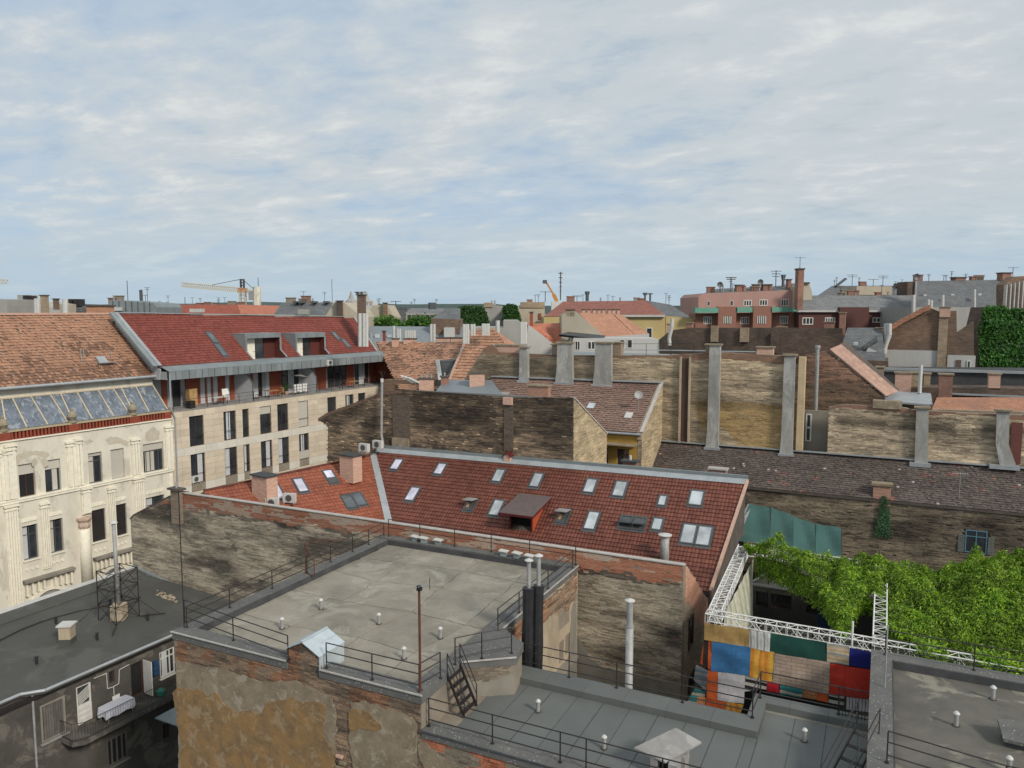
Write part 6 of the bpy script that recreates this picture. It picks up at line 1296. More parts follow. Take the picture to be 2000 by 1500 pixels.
exU = [(h[0]-per, h[1]-per, h[2], h[3]) for h in hU[:2]]+[(h[0]-2*per, h[1]-2*per, h[2], h[3]) for h in hU[:2]]; exL = [(h[0]-per, h[1]-per, h[2], h[3]) for h in hL[:2]]+[(h[0]-2*per, h[1]-2*per, h[2], h[3]) for h in hL[:2]]
ar = [S.rect(58, 1130, 138, 1190), S.rect(186, 1092, 256, 1150)]
u0c = -3*per
facade(S, u0c, uR, 0, zD, hU+hL+exU+exL, 'stucco_wall', m_cream, cm, depth=.3)
m = MB(); m.prism([S.at(u0c, -.32, 0), S.at(uR-.02, -.32, 0), S.at(uR-.02, -12, 0), S.at(u0c, -12, 0)], (0, 0, zD-.5)); part(m, 'wall', m_cream, cm)
for i, h in enumerate(hU+exU):
    bl = U_[i][4] if i < 5 else .3
    window(S, h, cm, m_frame_d if i else m_brown, m_dark if i == 0 else m_glass, 0, .28, mull=1 if i != 4 else 4, trans=1, blind=bl, bmat=m_blind, sill=m_creamp, curtain=((.1, .45) if i in (2,) else (.5, .85) if i == 1 else (.15, .6) if i == 4 else None))
for i, h in enumerate(hL+exL):
    sh = i in (2, 3); o = window(S, h, cm, m_frame_d, m_glass, 0, .28, mull=1, trans=1, curtain=None if sh else (.1, .4), bmat=m_blind if i == 1 else m_curt, sill=m_creamp)
    if sh: m = MB(); m.fbox(S, h[0]+.03, h[1]-.03, -.2, -.15, h[2], h[3]); part(m, 'roller_shutter', m_lou if False else m_rail, o)
    q = MB()
    for k in range(7): c = S.at(h[0]+(h[1]-h[0])*(k+.5)/7, 0.0, h[3]+.45); q.prism([c+S.d*(-.13)+(0, 0, -.12), c+S.d*.13+(0, 0, -.12), c+S.d*.10+(0, 0, .1), c+(0, 0, .16), c+S.d*(-.10)+(0, 0, .1)], S.n*(.05+.03*(k % 2)))
    part(q, 'garland', m_creamp, cm)
    q = MB()
    for k in range(3): c = S.at(h[0]+(h[1]-h[0])*(k+.5)/3, .0, h[2]-.75); q.cyl(c, c+S.n*.07, .11, 10)
    part(q, 'rosette', m_creamp, cm)
def pil_(x, y0, y1, w=.55, dep=.18, flutes=0, cap=True, nm='pilaster'):
    u, z1_ = S.hit(x, y0); z0_ = S.hit(x, y1)[1]
    return pilu(u, z0_, z1_, w, dep, flutes, cap, nm)
def pilu(u, z0_, z1_, w, dep, flutes, cap, nm='pilaster'):
    q = MB(); q.fbox(S, u-w/2, u+w/2, 0, dep*.6, z0_, z1_)
    for k in range(flutes): a = u-w/2+w*(k+.15)/flutes; q.fbox(S, a, a+w/flutes*.68, dep*.6, dep, z0_+.15, z1_-.25)
    if not flutes: q.fbox(S, u-w/2+.06, u+w/2-.06, dep*.6, dep, z0_+.1, z1_-.1)
    o = part(q, nm, m_creamp, cm)
    if cap: q = MB(); q.fbox(S, u-w/2-.08, u+w/2+.08, 0, dep+.09, z1_, z1_+.18); q.fbox(S, u-w/2-.05, u+w/2+.05, 0, dep+.05, z1_-.28, z1_-.18); part(q, 'capital', m_creamp, o)
for off in (0, -per, -2*per):
    for (x, y0, y1, w, d, f, c) in ((20, 990, 1205, .95, .22, 5, 1), (85, 985, 1112, .62, .2, 4, 1)): 
        u, z1_ = S.hit(x, y0); pilu(u+off, S.hit(x, y1)[1], z1_, w, d, f, c)
    for (x, y0, y1, w, d, f, c) in ((18, 872, 985, .75, .22, 0, 1), (137, 865, 965, .8, .22, 2, 1), (150, 860, 955, .6, .3, 2, 1)):
        u, z1_ = S.hit(x, y0); pilu(u+off, zS1+.05, z1_, w, d, f, c)
for (x, y0, y1, w, d, f, c) in ((216, 955, 1078, .6, .2, 4, 1), (269, 935, 1015, .95, .22, 5, 1), (165, 955, 1004, .75, .35, 0, 1), (262, 860, 930, .75, .25, 3, 1), (328, 835, 918, .75, .22, 2, 1), (332, 925, 1000, .4, .15, 0, 0)): pil_(x, y0, y1, w, d, f, bool(c))
u, z1_ = S.hit(162, 1012); z0_ = S.hit(162, 1140)[1]
q = MB(); q.cyl(S.at(u, .12, z0_), S.at(u, .12, z1_), .48, 12, .40); col_ = part(q, 'half_column', m_creamp, cm, smooth=True); q = MB(); q.lathe(S.at(u, .12, z1_), [(.40, -.9), (.5, -.6), (.46, -.3), (.62, -.05), (.62, .1)], 10); part(q, 'capital', M_plain('terracotta_capital', (.52, .40, .32), .9, 0, .35, sc=6, bump=.4), col_)
q = MB(); q.fbox(S, u-.7, u+.7, 0, .5, z0_-.35, z0_); part(q, 'half_base', m_greyrend, col_)
q = MB(); q.fbox(S, u0c, uR, 0.001, .14, zS1-.22, zS1-.02); q.fbox(S, u0c, uR, 0.001, .20, zS1-.02, zS1+.08); part(q, 'string_course', m_creamp, cm)
for (x0, y0, x1, y1) in ((43, 1135, 141, 1109), (181, 1093, 256, 1068)):
    a = S.hit(x0, y0); b = S.hit(x1, y1); zz = (a[1]+b[1])/2; q = MB(); q.fbox(S, a[0], b[0], 0, .55, zz-.12, zz+.08); part(q, 'balcony_ledge', m_greyrend, cm)
    for k in range(9): 
        if k == 4: continue
        uu = a[0]+(b[0]-a[0])*(k+.5)/9; q = MB(); q.fbox(S, uu-.07, uu+.07, 0, .30, zz-.95+.3*abs(k-4)/4*-1, zz-.13); part(q, 'bracket', m_creamp, cm)
    c = (a[0]+b[0])/2; R_ = (b[0]-a[0])*.40; zc_ = zz-1.1-R_*.8; q = MB(); pv = None
    for k in range(15):
        t = math.pi*k/14; o1 = (c+R_*math.cos(t), zc_+R_*.85*math.sin(t)); o2 = (c+(R_-.3)*math.cos(t), zc_+(R_-.3)*.85*math.sin(t))
        if pv: q.prism([S.at(pv[0][0], .22, pv[0][1]), S.at(o1[0], .22, o1[1]), S.at(o2[0], .22, o2[1]), S.at(pv[1][0], .22, pv[1][1])], -S.n*.22)
        pv = (o1, o2)
    part(q, 'arch', m_creamp, cm)
    q = MB(); q.prism([S.at(c+(R_-.4)*math.cos(math.pi*k/10), .03, zc_+(R_-.4)*.85*math.sin(math.pi*k/10)) for k in range(11)], -S.n*.02); part(q, 'arch_panel', m_hood, cm)
m_flake = M_rough('bare_plaster', (.48, .44, .35), (.56, .51, .41), 3, dark=(.24, .21, .17), dsc=2, bump=.6)
for pts in ([(25, 905), (32, 888), (52, 882), (72, 880), (96, 885), (92, 893), (70, 889), (48, 893), (34, 912)], [(205, 858), (215, 852), (235, 855), (252, 862), (250, 872), (232, 866), (212, 868)], [(60, 900), (68, 893), (74, 903), (64, 912)], [(78, 898), (88, 893), (95, 908), (84, 914)], [(284, 845), (298, 832), (312, 842), (312, 858), (286, 862)], [(160, 862), (176, 857), (184, 862), (170, 870)], [(30, 1010), (36, 990), (40, 1012)]):
    sheet(S, ragged([S.hit(x, y) for x, y in pts], .10, .12, 5), 'flaked_patch', m_flake, cm, .003, .006)
# ox-red balustrade with piers and urns
pieru = [S.hit(x, y)[0] for x, y in ((8, 855), (143, 838), (261, 823), (328, 812))]; gap = pieru[1]-pieru[0]; pieru = [pieru[0]-2*gap, pieru[0]-gap]+pieru
q = MB(); q.fbox(S, u0c, uR, -.3, .16, zD-.06, zD+.04); part(q, 'cornice', m_creamp, cm); q = MB(); q.fbox(S, u0c, uR, -.32, .14, zT-.02, zT+.10); part(q, 'handrail', M_plain('tan_coping', (.42, .34, .22), .8), cm)
q = MB(); q.fbox(S, u0c, uR, -.3, -.18, zD+.04, zT-.02); part(q, 'dark_backing', m_maroon, cm)
for i, u in enumerate(pieru):
    q = MB(); q.fbox(S, u-.42, u+.42 if u < uR-.5 else uR-.02, -.18, .12, zD+.041, zT-.021); part(q, 'pier', m_oxred, cm)
    if 1 < i < 5:
        q = MB(); q.lathe(S.at(u, -.05, zT+.1), [(.34, 0), (.34, .12), (.16, .18), (.22, .28), (.38, .5), (.34, .7), (.18, .88), (.1, 1.0), (.14, 1.08), (.03, 1.25)], 12); solo(q, 'roof_urn', M_rough('lichen_stone', (.22, .19, .13), (.32, .28, .20), 4, bump=.6), ('mossy stone urn on the balustrade, '+['', 'out of view left', 'first from the left edge', 'second, between plastic sheets', 'third, nearest the stone building'][i]), 'urn', 'stone urns on the red balustrade')
for a, b in zip(pieru[:-1], pieru[1:]):
    n = max(2, int((b-a-.84)/.27))
    for k in range(n): u = a+.42+(b-a-.84)*(k+.5)/n; q = MB(); q.fbox(S, u-.075, u+.075, -.12, .06, zD+.041, zT-.021); part(q, 'baluster', m_oxred, cm)
# plastic sheeted glazing
wS = -2.3; tA = S.hit(0, 781, wS); tB = S.hit(298, 752, wS); bA = S.hit(0, 841, -.35); bB = S.hit(327, 801, -.35)
m_plas = M_rough('crumpled_plastic', (.10, .125, .16), (.20, .235, .28), 2.0, dark=(.05, .065, .085), dsc=1.4, damt=.9, bump=1, bsc=2.6, rough=.22, vert=.35, light=(.42, .45, .50), lsc=2.4)
ts = [(.0, .0), (.078, .158), (.155, .285), (.23, .39), (.30, .55), (.345, .60), (.46, .70), (.565, .755), (.66, .80), (.745, .865), (.87, .93), (1, 1)]
tops = [-40, 3, 24, 60, 98, 118, 150, 191, 221, 236, 265, 298]; bots = [-30, 13, 52, 93, 132, 143, 180, 222, 253, 262, 291, 327]
zt_ = (tA[1]+tB[1])/2; zb2 = zT+.12; 
TP = [S.at(S.hit(x, 780-28*x/298, wS)[0], wS, zt_) for x in tops]; BP = [S.at(S.hit(x, 841-40*x/327, -.35)[0], -.35, zb2) for x in bots]
for a, b, c, d in zip(TP[:-1], TP[1:], BP[1:], BP[:-1]):
    q = MB(); n = 12; sd2 = random.random()*20
    def g(s, t): p = (a*(1-s)+b*s)*(1-t)+(d*(1-s)+c*s)*t; return p-(0, 0, 1)*np.array(.12*math.sin(math.pi*s)*math.sin(math.pi*t)+(.05*math.sin(11*s+7*t*(1+s)+sd2)+.03*math.sin(19*s-9*t+sd2*2))*math.sin(math.pi*min(1, t*1.3+.1)))
    for i in range(n):
        for j in range(n): q.quad(g(i/n, j/n), g((i+1)/n, j/n), g((i+1)/n, (j+1)/n), g(i/n, (j+1)/n))
    part(q, 'plastic_sheet', m_plas, cm, smooth=True)
for a, b in zip(TP, BP): q = MB(); q.beam(a+(0, 0, .05), b+(0, 0, .05), .09, .07); part(q, 'batten', M_plain('raw_batten', (.55, .47, .33), .8) if 'raw_batten' not in bpy.data.materials else bpy.data.materials['raw_batten'], cm)
q = MB(); q.beam(TP[0]+(0, 0, .06), TP[-1]+(0, 0, .06), .1, .1); part(q, 'top_batten', bpy.data.materials['raw_batten'], cm)
q = MB(); q.prism([TP[-1], BP[-1], (BP[-1][0], BP[-1][1], zT), (TP[-1][0], TP[-1][1], zT)], S.d*.1); part(q, 'end_panel', m_frame_d, cm)
zEv = S.hit(0, 757, -1.9)[1]; q = MB(); q.fbox(S, u0c, uR-.1, wS-.5, wS-.05, zD, zEv-.1); part(q, 'attic_wall', m_cream, cm)
PS = slope(S.at(0, -1.75, zEv), 85.5, 41)
rp = [onp(-160, 768, PS), onp(307, 738, PS), onp(216, 614, PS), onp(-160, 616, PS)]; rp[0] = onpl(PS, *S.at(S.hit(-160, 768, -1.75)[0], -1.75, 0)[:2]); rp[1] = onpl(PS, *S.at(S.hit(308, 738, -1.75)[0], -1.75, 0)[:2])
m = MB(); m.prism(rp, (0, 0, -.2)); m.prism([rp[2], rp[3], rp[3]+(-8, 0, -6), rp[2]+(-8, 0, -6)], (0, 0, -.2)); part(m, 'roof', m_mortar_d, cm)
def col_or(U, V, rng):
    r = rng.random(len(U)); c = mixc((.33, .175, .11), (.42, .235, .15), r)*(.8+.35*fbm(U*.7, V*.9, 48, 3))[:, None]
    d = fbm(U*.55+V*.3, V*.75, 58, 5); c = np.where(((d > .66) & (rng.random(len(U)) > .3))[:, None], c*.55, c)
    lo = np.clip((2.3-V+1.2*(fbm(U*.5, V, 68, 3)-.5))/1.0, 0, 1)*(rng.random(len(U)) > .25); return c*(1-.45*lo)[:, None]
tile_field(PS, rp, 'roof_tiles', m_tile, cm, col_or, tw=.2, rh=.34, flat=True, k=1, lift=.06, stag=.5, seed=51, wob=.014)
m = MB(); m.beam(rp[2]+(0, 0, .08), rp[3]+(0, 0, .08), .3, .18); part(m, 'ridge_tiles', m_terr, cm)
m = MB(); m.cyl(rp[0]+(.1, 0, -.08), rp[1]+(.1, 0, -.08), .12, 8); part(m, 'gutter', m_zinc, cm)
ts_, bs_, ns_ = roof_axes(PS)
c = onp(199, 706, PS)+ns_*.1; m = MB(); m.prism([c+ts_*i*.42+bs_*j*.5 for i, j in ((-1, -1), (1, -1), (1, 1), (-1, 1))], ns_*.08); part(m, 'roof_window', m_zinc, cm, 'small zinc hatch')
m = MB(); c = onp(207, 716, PS); m.beam(c-ts_*.7+(0, 0, .35), c+ts_*.9+(0, 0, .35), .4, .04); m.beam(c-ts_*.6, c-ts_*.6+(0, 0, .35), .05); m.beam(c+ts_*.8, c+ts_*.8+(0, 0, .35), .05); part(m, 'walkway_plank', m_hood, cm)
for x, y0, y1 in ((159, 710, 681), (164, 700, 680), (218, 700, 686)): c = onp(x, y0, PS); z = ony(x, y1, c[1])[2]; m = MB(); m.cyl(c, (c[0], c[1], z), .035, 5); part(m, 'rod', m_pipe, cm)
chimney('roof_chimney', 'broad orange brick chimney at the end of the orange tiled ridge', Fr(rp[2][0]-.3, rp[2][1], 25), 168, 210, 596, 618, 1.2, M_brick('ch_orange', (.50, .24, .13), (.40, .18, .1), (.4, .3, .22)), m_mortar_d, .15, .12)

# ------------------------------------------------------------------ stone-clad apartment building with red roof
ab_ = T('stone_apartment_building', 'modern apartment building clad in beige stone under a red tiled roof', 'building', S.at(30, -6, 0))
m_stone = M_rough('travertine', (.56, .48, .37), (.64, .56, .45), 1.2, dark=(.40, .32, .22), dsc=1.0, damt=.5, bump=.1, jit=.09, rough=.7); m_band = M_rough('pale_stone', (.58, .55, .48), (.66, .63, .56), 1.2, dark=(.40, .38, .34), dsc=.8, damt=.4, bump=.1, jit=.05)
u1 = S.hit(787, 752)[0]; zTe = (S.hit(345, 800)[1]+S.hit(770, 752)[1])/2; zF0 = S.hit(316, 744)[1]; zF1 = S.hit(314, 726)[1]
zw1 = S.hit(384, 812)[1]; zw0 = S.hit(384, 871)[1]; zx1 = S.hit(386, 886)[1]; zx0 = S.hit(386, 944)[1]
up = [(370, 398), (437, 461), (474, 486), (508, 530), (542, 563), (583, 602), (640, 657), (675, 691), (700, 714)]; aw = []
for a, b in up: ua = S.hit(a, 835-.12*(a-370))[0]; ub = S.hit(b, 835-.12*(a-370))[0]; aw += [(ua, ub, zw0, zw1), (ua, ub, zx0, zx1)]
pitch = zw0-zx0; aw += [(a, b, c-pitch*2, d-pitch*2) for a, b, c, d in aw]
facade(S, uR+.02, u1, 0, zTe, aw, 'backing_wall', m_mortar, ab_, w=-.06, depth=.22)
m = MB(); m.prism([S.at(uR+.02, -.30, 0), S.at(u1, -.30, 0), S.at(u1, -12, 0), S.at(uR+.02, -12, 0)], (0, 0, zTe-.02)); part(m, 'wall', m_stone, ab_)
for i, h in enumerate(aw):
    k = i//2; full = (k == 5)
    window(S, h, ab_, m_brown, m_glass, -.06, .18, mull=1 if h[1]-h[0] > .9 else 0, blind=(.98 if (i == 10) else .28 if i == 6 else 0), bmat=m_blind if i in (6, 10) else m_curt, curtain=None if i in (6, 10) or (i*7) % 4 == 0 else ((.12, .5), (.55, .9), (.3, .62))[i % 3]) if i < 18 else None
    if i < 18: q = MB(); q.fbox(S, h[0]+.03, h[1]-.03, -.02, .0, h[2]+.95, h[2]+.99); part(q, 'guard_rail', m_rail, ab_)
    if i == 11: q = MB(); q.fbox(S, h[0]+.02, h[1]-.02, -.05, .0, h[2]+.1, h[2]+1.0); part(q, 'balcony_screen', m_blind, ab_)
# cladding slabs
def cutbars(z0, z1, mat, nm, first):
    segs = [(uR+.03, u1)]; 
    for h in aw:
        if h[2] < z1-.01 and h[3] > z0+.01:
            ns = []
            for a, b in segs:
                if h[1] <= a or h[0] >= b: ns.append((a, b)); continue
                if h[0] > a: ns.append((a, h[0]))
                if h[1] < b: ns.append((h[1], b))
            segs = ns
    for a, b in segs:
        n = max(1, round((b-a)/1.25))
        for i in range(n):
            p0 = a+(b-a)*i/n+.008; p1 = a+(b-a)*(i+1)/n-.008; q = MB(); q.fbox(S, p0, p1, -.06, random.uniform(-.004, .004), z0+.008, z1-.008); part(q, nm, mat, ab_)
zs = []
def rows(z0, z1, n, mat, nm):
    for i in range(n): cutbars(z0+(z1-z0)*i/n, z0+(z1-z0)*(i+1)/n, mat, nm, i)
rows(zw1, zTe-.002, 1, m_stone, 'cladding_slab'); rows(zw0, zw1, 5, m_stone, 'cladding_slab'); rows(zx1, zw0, 1, m_band, 'band_slab'); rows(zx0, zx1, 5, m_stone, 'cladding_slab'); rows(zx0-(zw0-zx1), zx0, 1, m_band, 'band_slab')
q = MB(); q.fbox(S, uR+.03, u1, -.06, 0, 0, zx0-(zw0-zx1)-.01); part(q, 'lower_cladding', m_stone, ab_)
q = MB(); q.fbox(S, uR+.02, u1, -3.2, .06, zTe, zTe+.05); part(q, 'terrace_deck', m_hood, ab_)
# recessed top floor
wB = -3.0; m_redp = M_plain('rust_red_panel', (.27, .065, .03), .65, 0, .2, .12); m_gp = M_plain('pale_grey_panel', (.36, .38, .39), .6, 0, .1, .05); uE = S.hit(774, 703, .1)[0]
q = MB(); q.fbox(S, uR+.02, uE-.2, -9, wB-.05, zTe, zF1-.3); part(q, 'attic_wall', m_gp, ab_)
seq = [(316, 326, 'r'), (327, 336, 'g'), (337, 352, 'b'), (353, 361, 'g'), (362, 391, 'r'), (392, 400, 'c'), (401, 404, 'r'), (405, 412, 'c'), (413, 416, 'r'), (417, 425, 'c'), (426, 440, 'r'), (441, 448, 'c'), (449, 465, 'r'), (490, 494, 'r'), (495, 504, 'c'), (505, 511, 'b'), (512, 518, 'g'), (519, 526, 'c'), (527, 549, 'r'), (550, 562, 'w'), (563, 574, 'c'), (575, 590, 'b'), (616, 637, 'r'), (640, 652, 'b'), (653, 664, 'b'), (665, 676, 'b'), (677, 691, 'r'), (693, 700, 'w'), (701, 712, 'c'), (713, 719, 'b'), (721, 736, 'r'), (738, 752, 'm'), (753, 768, 'm')]
mt = dict(r=m_redp, g=m_gp, b=m_glass, c=m_curt, w=m_glass, m=M_plain('deep_maroon_panel', (.11, .025, .018), .7, 0, .2))
for a, b, k in seq:
    yy = 770-(a-330)*.115; ua = S.hit(a, yy, wB)[0]; ub = S.hit(b, yy, wB)[0]; q = MB(); q.fbox(S, ua+.01, ub-.01, wB-.049, wB+(.02 if k in 'rgm' else -.01), zTe+.06, zF0-.05)
    part(q, 'wall_panel' if k in 'rgm' else 'glazing' if k in 'bw' else 'curtain', mt[k], ab_)
    if k in 'bw':
        q = MB(); q.fbox(S, ua, ua+.08, wB-.01, wB+.03, zTe+.06, zF0-.05); q.fbox(S, ub-.08, ub, wB-.01, wB+.03, zTe+.06, zF0-.05); part(q, 'frame', m_brown, ab_)
q = MB(); q.fbox(S, uE-.25, uE-.05, wB, .05, zTe+.06, zF0); part(q, 'end_panel', m_redp, ab_)
for (x, ww) in ((478, -1.4), (603, -1.4)):
    uu = S.hit(x, 760, ww)[0]; q = MB(); q.prism([S.at(uu, wB, zTe+.06), S.at(uu, -.15, zTe+.06), S.at(uu, -.15, zF0-1.1), S.at(uu, -1.0, zF0-.1), S.at(uu, wB, zF0-.1)], S.d*.06); part(q, 'terrace_divider', m_curt, ab_)
    q = MB(); q.tube([S.at(uu, -.15, zTe+.06), S.at(uu, -.15, zF0-1.1), S.at(uu, -1.0, zF0-.1)], .04, 5); part(q, 'divider_frame', m_frame_d, ab_)
# zinc fascia in separate trays, zinc apron and roof
n = 46; ua = uR-.1
for i in range(n):
    a = ua+(uE-ua)*i/n; b = ua+(uE-ua)*(i+1)/n; q = MB(); q.fbox(S, a+.025, b-.025, -.1, .10+.03*(i % 2), zF0, zF1); part(q, 'fascia_tray', m_zinc_d, ab_)
q = MB(); q.fbox(S, ua, uE-.01, -3.0, -.1, zF0+.02, zF0+.12); part(q, 'soffit', m_gp, ab_)
q = MB(); q.fbox(S, ua, uE-.01, -.15, .07, zF0+.01, zF1-.01); part(q, 'fascia_backing', m_rail, ab_)
rA = S.hit(311, 716, -1.0); PT = slope(S.at(rA[0], -1.0, rA[1]), 85.5, 40)
zr0 = rA[1]
q = MB(); q.prism([S.at(ua, .11, zF1), S.at(uE, .11, zF1), S.at(uE, -1.0, zr0), S.at(ua, -1.0, zr0)], (0, 0, -.08)); part(q, 'apron', m_zinc_d, ab_)
q = MB(); q.fbox(S, ua+.05, uE-.05, -5, -.1, zF0+.12, zF1-.1); part(q, 'roof_slab', m_gp, ab_)
ru0, ru1 = S.hit(312, 716, -1.0)[0], S.hit(735, 692, -1.0)[0]
rp2 = [onpl(PT, *S.at(ru0, -1.0, 0)[:2]), onpl(PT, *S.at(ru1, -1.0, 0)[:2]), onp(690, 620, PT), onp(226, 612, PT)]
def col_rt(U, V, rng):
    r = rng.random(len(U)); return mixc((.165, .036, .026), (.235, .06, .042), r)*(.85+.3*fbm(U*.4, V*1.5, 38, 3))[:, None]
dh = []
tT, bT, nT = roof_axes(PT)
dms = [((480, 651), (547, 651), 461, 661), ((578, 650), (634, 649), 558, 660)]
def uof(p): return float(np.dot(p-S.o, S.d))
def vof(p): return float(np.dot(p-PT[0], bT))
vtop = max(vof(p) for p in rp2)
def deckpoly(pts): q = MB(); q.prism(pts, (0, 0, -.18)); return q
def PTp(u, v): # point on roof by distance along street and up-slope
    base = S.at(u, -1.0, 0); p = onpl(PT, base[0], base[1]); return p+bT*v
hv = []; T40 = math.tan(math.radians(40))
for (tl, tr, tipx, hy) in dms:
    zt_ = onp(tipx, tl[1], PT)[2]; lo_, hi_ = -5.0, -1.0
    for _ in range(40):
        mid = (lo_+hi_)/2
        if S.hit(tl[0], tl[1]+1, mid)[1] > zt_: hi_ = mid
        else: lo_ = mid
    wd = (lo_+hi_)/2; hv.append((S.hit(tl[0], tl[1], wd)[0], S.hit(tr[0], tr[1], wd)[0], (-1.0-wd)/math.cos(math.radians(40)), wd, zt_, S.hit(tl[0]+5, hy, wd)[1]))
uu = [ru0, hv[0][0], hv[0][1], hv[1][0], hv[1][1], ru1]
vt0 = min(vof(rp2[2]), vof(rp2[3]))-.25
parts_ = [(uu[0], uu[1], 0), (uu[1], uu[2], hv[0][2]+1.25), (uu[2], uu[3], 0), (uu[3], uu[4], hv[1][2]+1.25), (uu[4], uu[5], 0)]
urid0 = uof(rp2[3]); urid1 = uof(rp2[2])
for i, (a, b, v) in enumerate(parts_):
    q = MB(); ta = a; tb2 = b
    q.prism([PTp(a, v), PTp(b, v), PTp(b if i < 4 else min(b, urid1+.05), vt0), PTp(max(a, urid0) if i == 0 else a, vt0)], (0, 0, -.16)); part(q, 'roof_deck', m_mortar_d, ab_)
hol = [[PTp(a, -.2), PTp(b, -.2), PTp(b, v+1.25), PTp(a, v+1.25)] for a, b, v, *_ in hv]
for k, (a, b, v, wd, zt2, zh) in enumerate(hv):
    zfl = zr0-.05; z0p = PTp(a, 0)[2]; wtip = -1-(zt2-z0p)/T40; zrf = z0p+(-1-wd)*T40
    q = MB(); q.fbox(S, a-.12, b+.12, wtip, wd, zt2-.06, zt2); q.fbox(S, a, b, wd-.15, wd, zh, zt2-.061)
    for uu_ in (a-.1, b): q.prism([S.at(uu_, wd, zrf-.2), S.at(uu_, wd, zt2-.061), S.at(uu_, wtip, zt2-.061)], S.d*.1)
    q2 = part(q, 'loggia', m_zinc_d, ab_, 'zinc clad roof loggia')
    for c0_ in (a, b): q = MB(); q.fbox(S, c0_-.12, c0_+.12, wd+.002, wd+.04, zrf, zh); part(q, 'jamb', m_zinc_d, q2)
    nn_ = 6
    for i in range(nn_): q = MB(); q.fbox(S, a+(b-a)*i/nn_+.01, a+(b-a)*(i+1)/nn_-.01, wd+.001, wd+.03, zh, zt2); part(q, 'zinc_tray', m_zinc_d, q2)
    wbk = wd-.9; q = MB(); q.fbox(S, a, b, wbk-.1, wbk, zfl, zh); part(q, 'back_wall', m_glass, q2)
    q = MB(); q.fbox(S, a+.02, a+(b-a)*.40, wbk+.01, wbk+.04, zfl, zh); part(q, 'curtain', m_creamp, q2); q = MB(); q.fbox(S, a+(b-a)*.66, b-.06, wbk+.01, wbk+.05, zfl, zh); part(q, 'wall_panel', M_plain('maroon_dark', (.09, .02, .016), .7) if k == 0 else mt['m'], q2)
    for (uu_, mm_) in ((a, m_gp), (b-.06, mt['m'])):
        q = MB(); top0 = PTp(uu_, 0); w0 = -1.0; q.prism([S.at(uu_, wbk, zfl), S.at(uu_, -1.0, zfl), S.at(uu_, wd, PTp(uu_, 0)[2]+(-1.0-wd)*math.tan(math.radians(40))), S.at(uu_, wd, zh), S.at(uu_, wbk, zh)], S.d*.06); part(q, 'cheek', mm_, q2)
    for uu_ in (a, b): q = MB(); q.beam(PTp(uu_, .0)+nT*.08, S.at(uu_, wd, PTp(uu_, 0)[2]+(-1.0-wd)*math.tan(math.radians(40)))+nT*.08, .16, .1); part(q, 'edge_flashing', m_zinc, q2)
    q = MB(); q.fbox(S, a, b, wbk, -1.0, zfl-.05, zfl); part(q, 'floor', m_hood, q2)
    q = MB(); q.fbox(S, a+.1, b-.1, -1.1, -1.08, zfl+.9, zfl+.93); q.fbox(S, a+.1, b-.1, -1.1, -1.08, zfl+.45, zfl+.465); part(q, 'guard_rail', m_rail, q2)
tile_field(PT, rp2, 'roof_tiles', m_tile, ab_, col_rt, tw=.26, rh=.36, amp=.05, lift=.05, k=3, seed=61, holes=hol)
for (x, y, w, h, lb) in ((414, 660, .75, 1.7, 'narrow dark skylight'), (431, 684, .75, 1.9, 'narrow dark skylight'), (656, 657, .75, 1.5, 'narrow dark skylight'), (675, 671, .75, 1.5, 'narrow dark skylight')): skylight(ab_, PT, x, y, w, h, 'dark', lb)
for a, b, w in ((rp2[3], rp2[0], .35), (rp2[2], rp2[3], .25), (rp2[2], rp2[1], .2)): q = MB(); q.beam(a+nT*.12, b+nT*.12, w, .08); part(q, 'edge_flashing', m_zinc, ab_)
q = MB(); q.beam(rp2[3]+nT*.0-S.d*.4, rp2[0]-S.d*.45, .5, .25); part(q, 'edge_gutter', m_zinc_d, ab_)
q = MB(); q.prism([rp2[3]-(0, 0, .3), rp2[0]-(0, 0, .3), S.at(uof(rp2[0]), -1.2, zF0), S.at(uof(rp2[3]), -8, zF0)], S.d*.15); q.prism([rp2[2]-(0, 0, .3), rp2[1]-(0, 0, .3), S.at(uof(rp2[1]), -1.2, zF0), S.at(uof(rp2[2])-.3, -8, zF0)], -S.d*.15); q.prism([rp2[3]-(0, 0, .2), rp2[2]-(0, 0, .2), rp2[2]+(-6, 0, -5), rp2[3]+(-6, 0, -5)], (0, 0, -.2)); part(q, 'gable_wall', m_gp, ab_)
q = MB(); P = [S.at(uR-.1, .2, zF1-.3), S.at(uR-.1, .2, zTe+.3), S.at(uR+.35, .12, zTe-.6), S.at(uR+.2, .12, 0)]; q.tube(P, .07, 6); part(q, 'downpipe', m_zinc, ab_)
# terrace railing and furniture
tr_ = T('terrace_railing', 'thin dark railing along the roof terrace of the stone building', 'railing', S.at(uR, 0, zTe))
for u in np.arange(uR+.3, u1-1.6, 1.9): q = MB(); p = S.at(u, -.05, zTe); q.cyl(p, p+(0, 0, 1.05), .025, 5); part(q, 'post', m_rail, tr_)
for hh_ in (1.05, .7, .35): q = MB(); q.cyl(S.at(uR+.2, -.05, zTe+hh_), S.at(u1-1.6, -.05, zTe+hh_), .014 if hh_ < 1 else .02, 5); part(q, 'rail', m_rail, tr_)
wz = zTe+.06
def furn(x, w=-1.3): return S.hit(x, 780-(x-340)*.115, w)[0]
u = furn(381); wr_ = T('wardrobe', 'yellow pine wardrobe standing on the roof terrace', 'wardrobe', S.at(u, -1.6, wz)); q = MB(); q.fbox(S, u-.55, u+.35, -2.0, -1.4, wz, wz+1.75); part(q, 'body', m_wood, wr_)
for i in (0, 1): q = MB(); q.fbox(S, u-.52+i*.44, u-.12+i*.44, -1.4, -1.37, wz+.05, wz+1.7); part(q, 'door', m_wood, wr_)
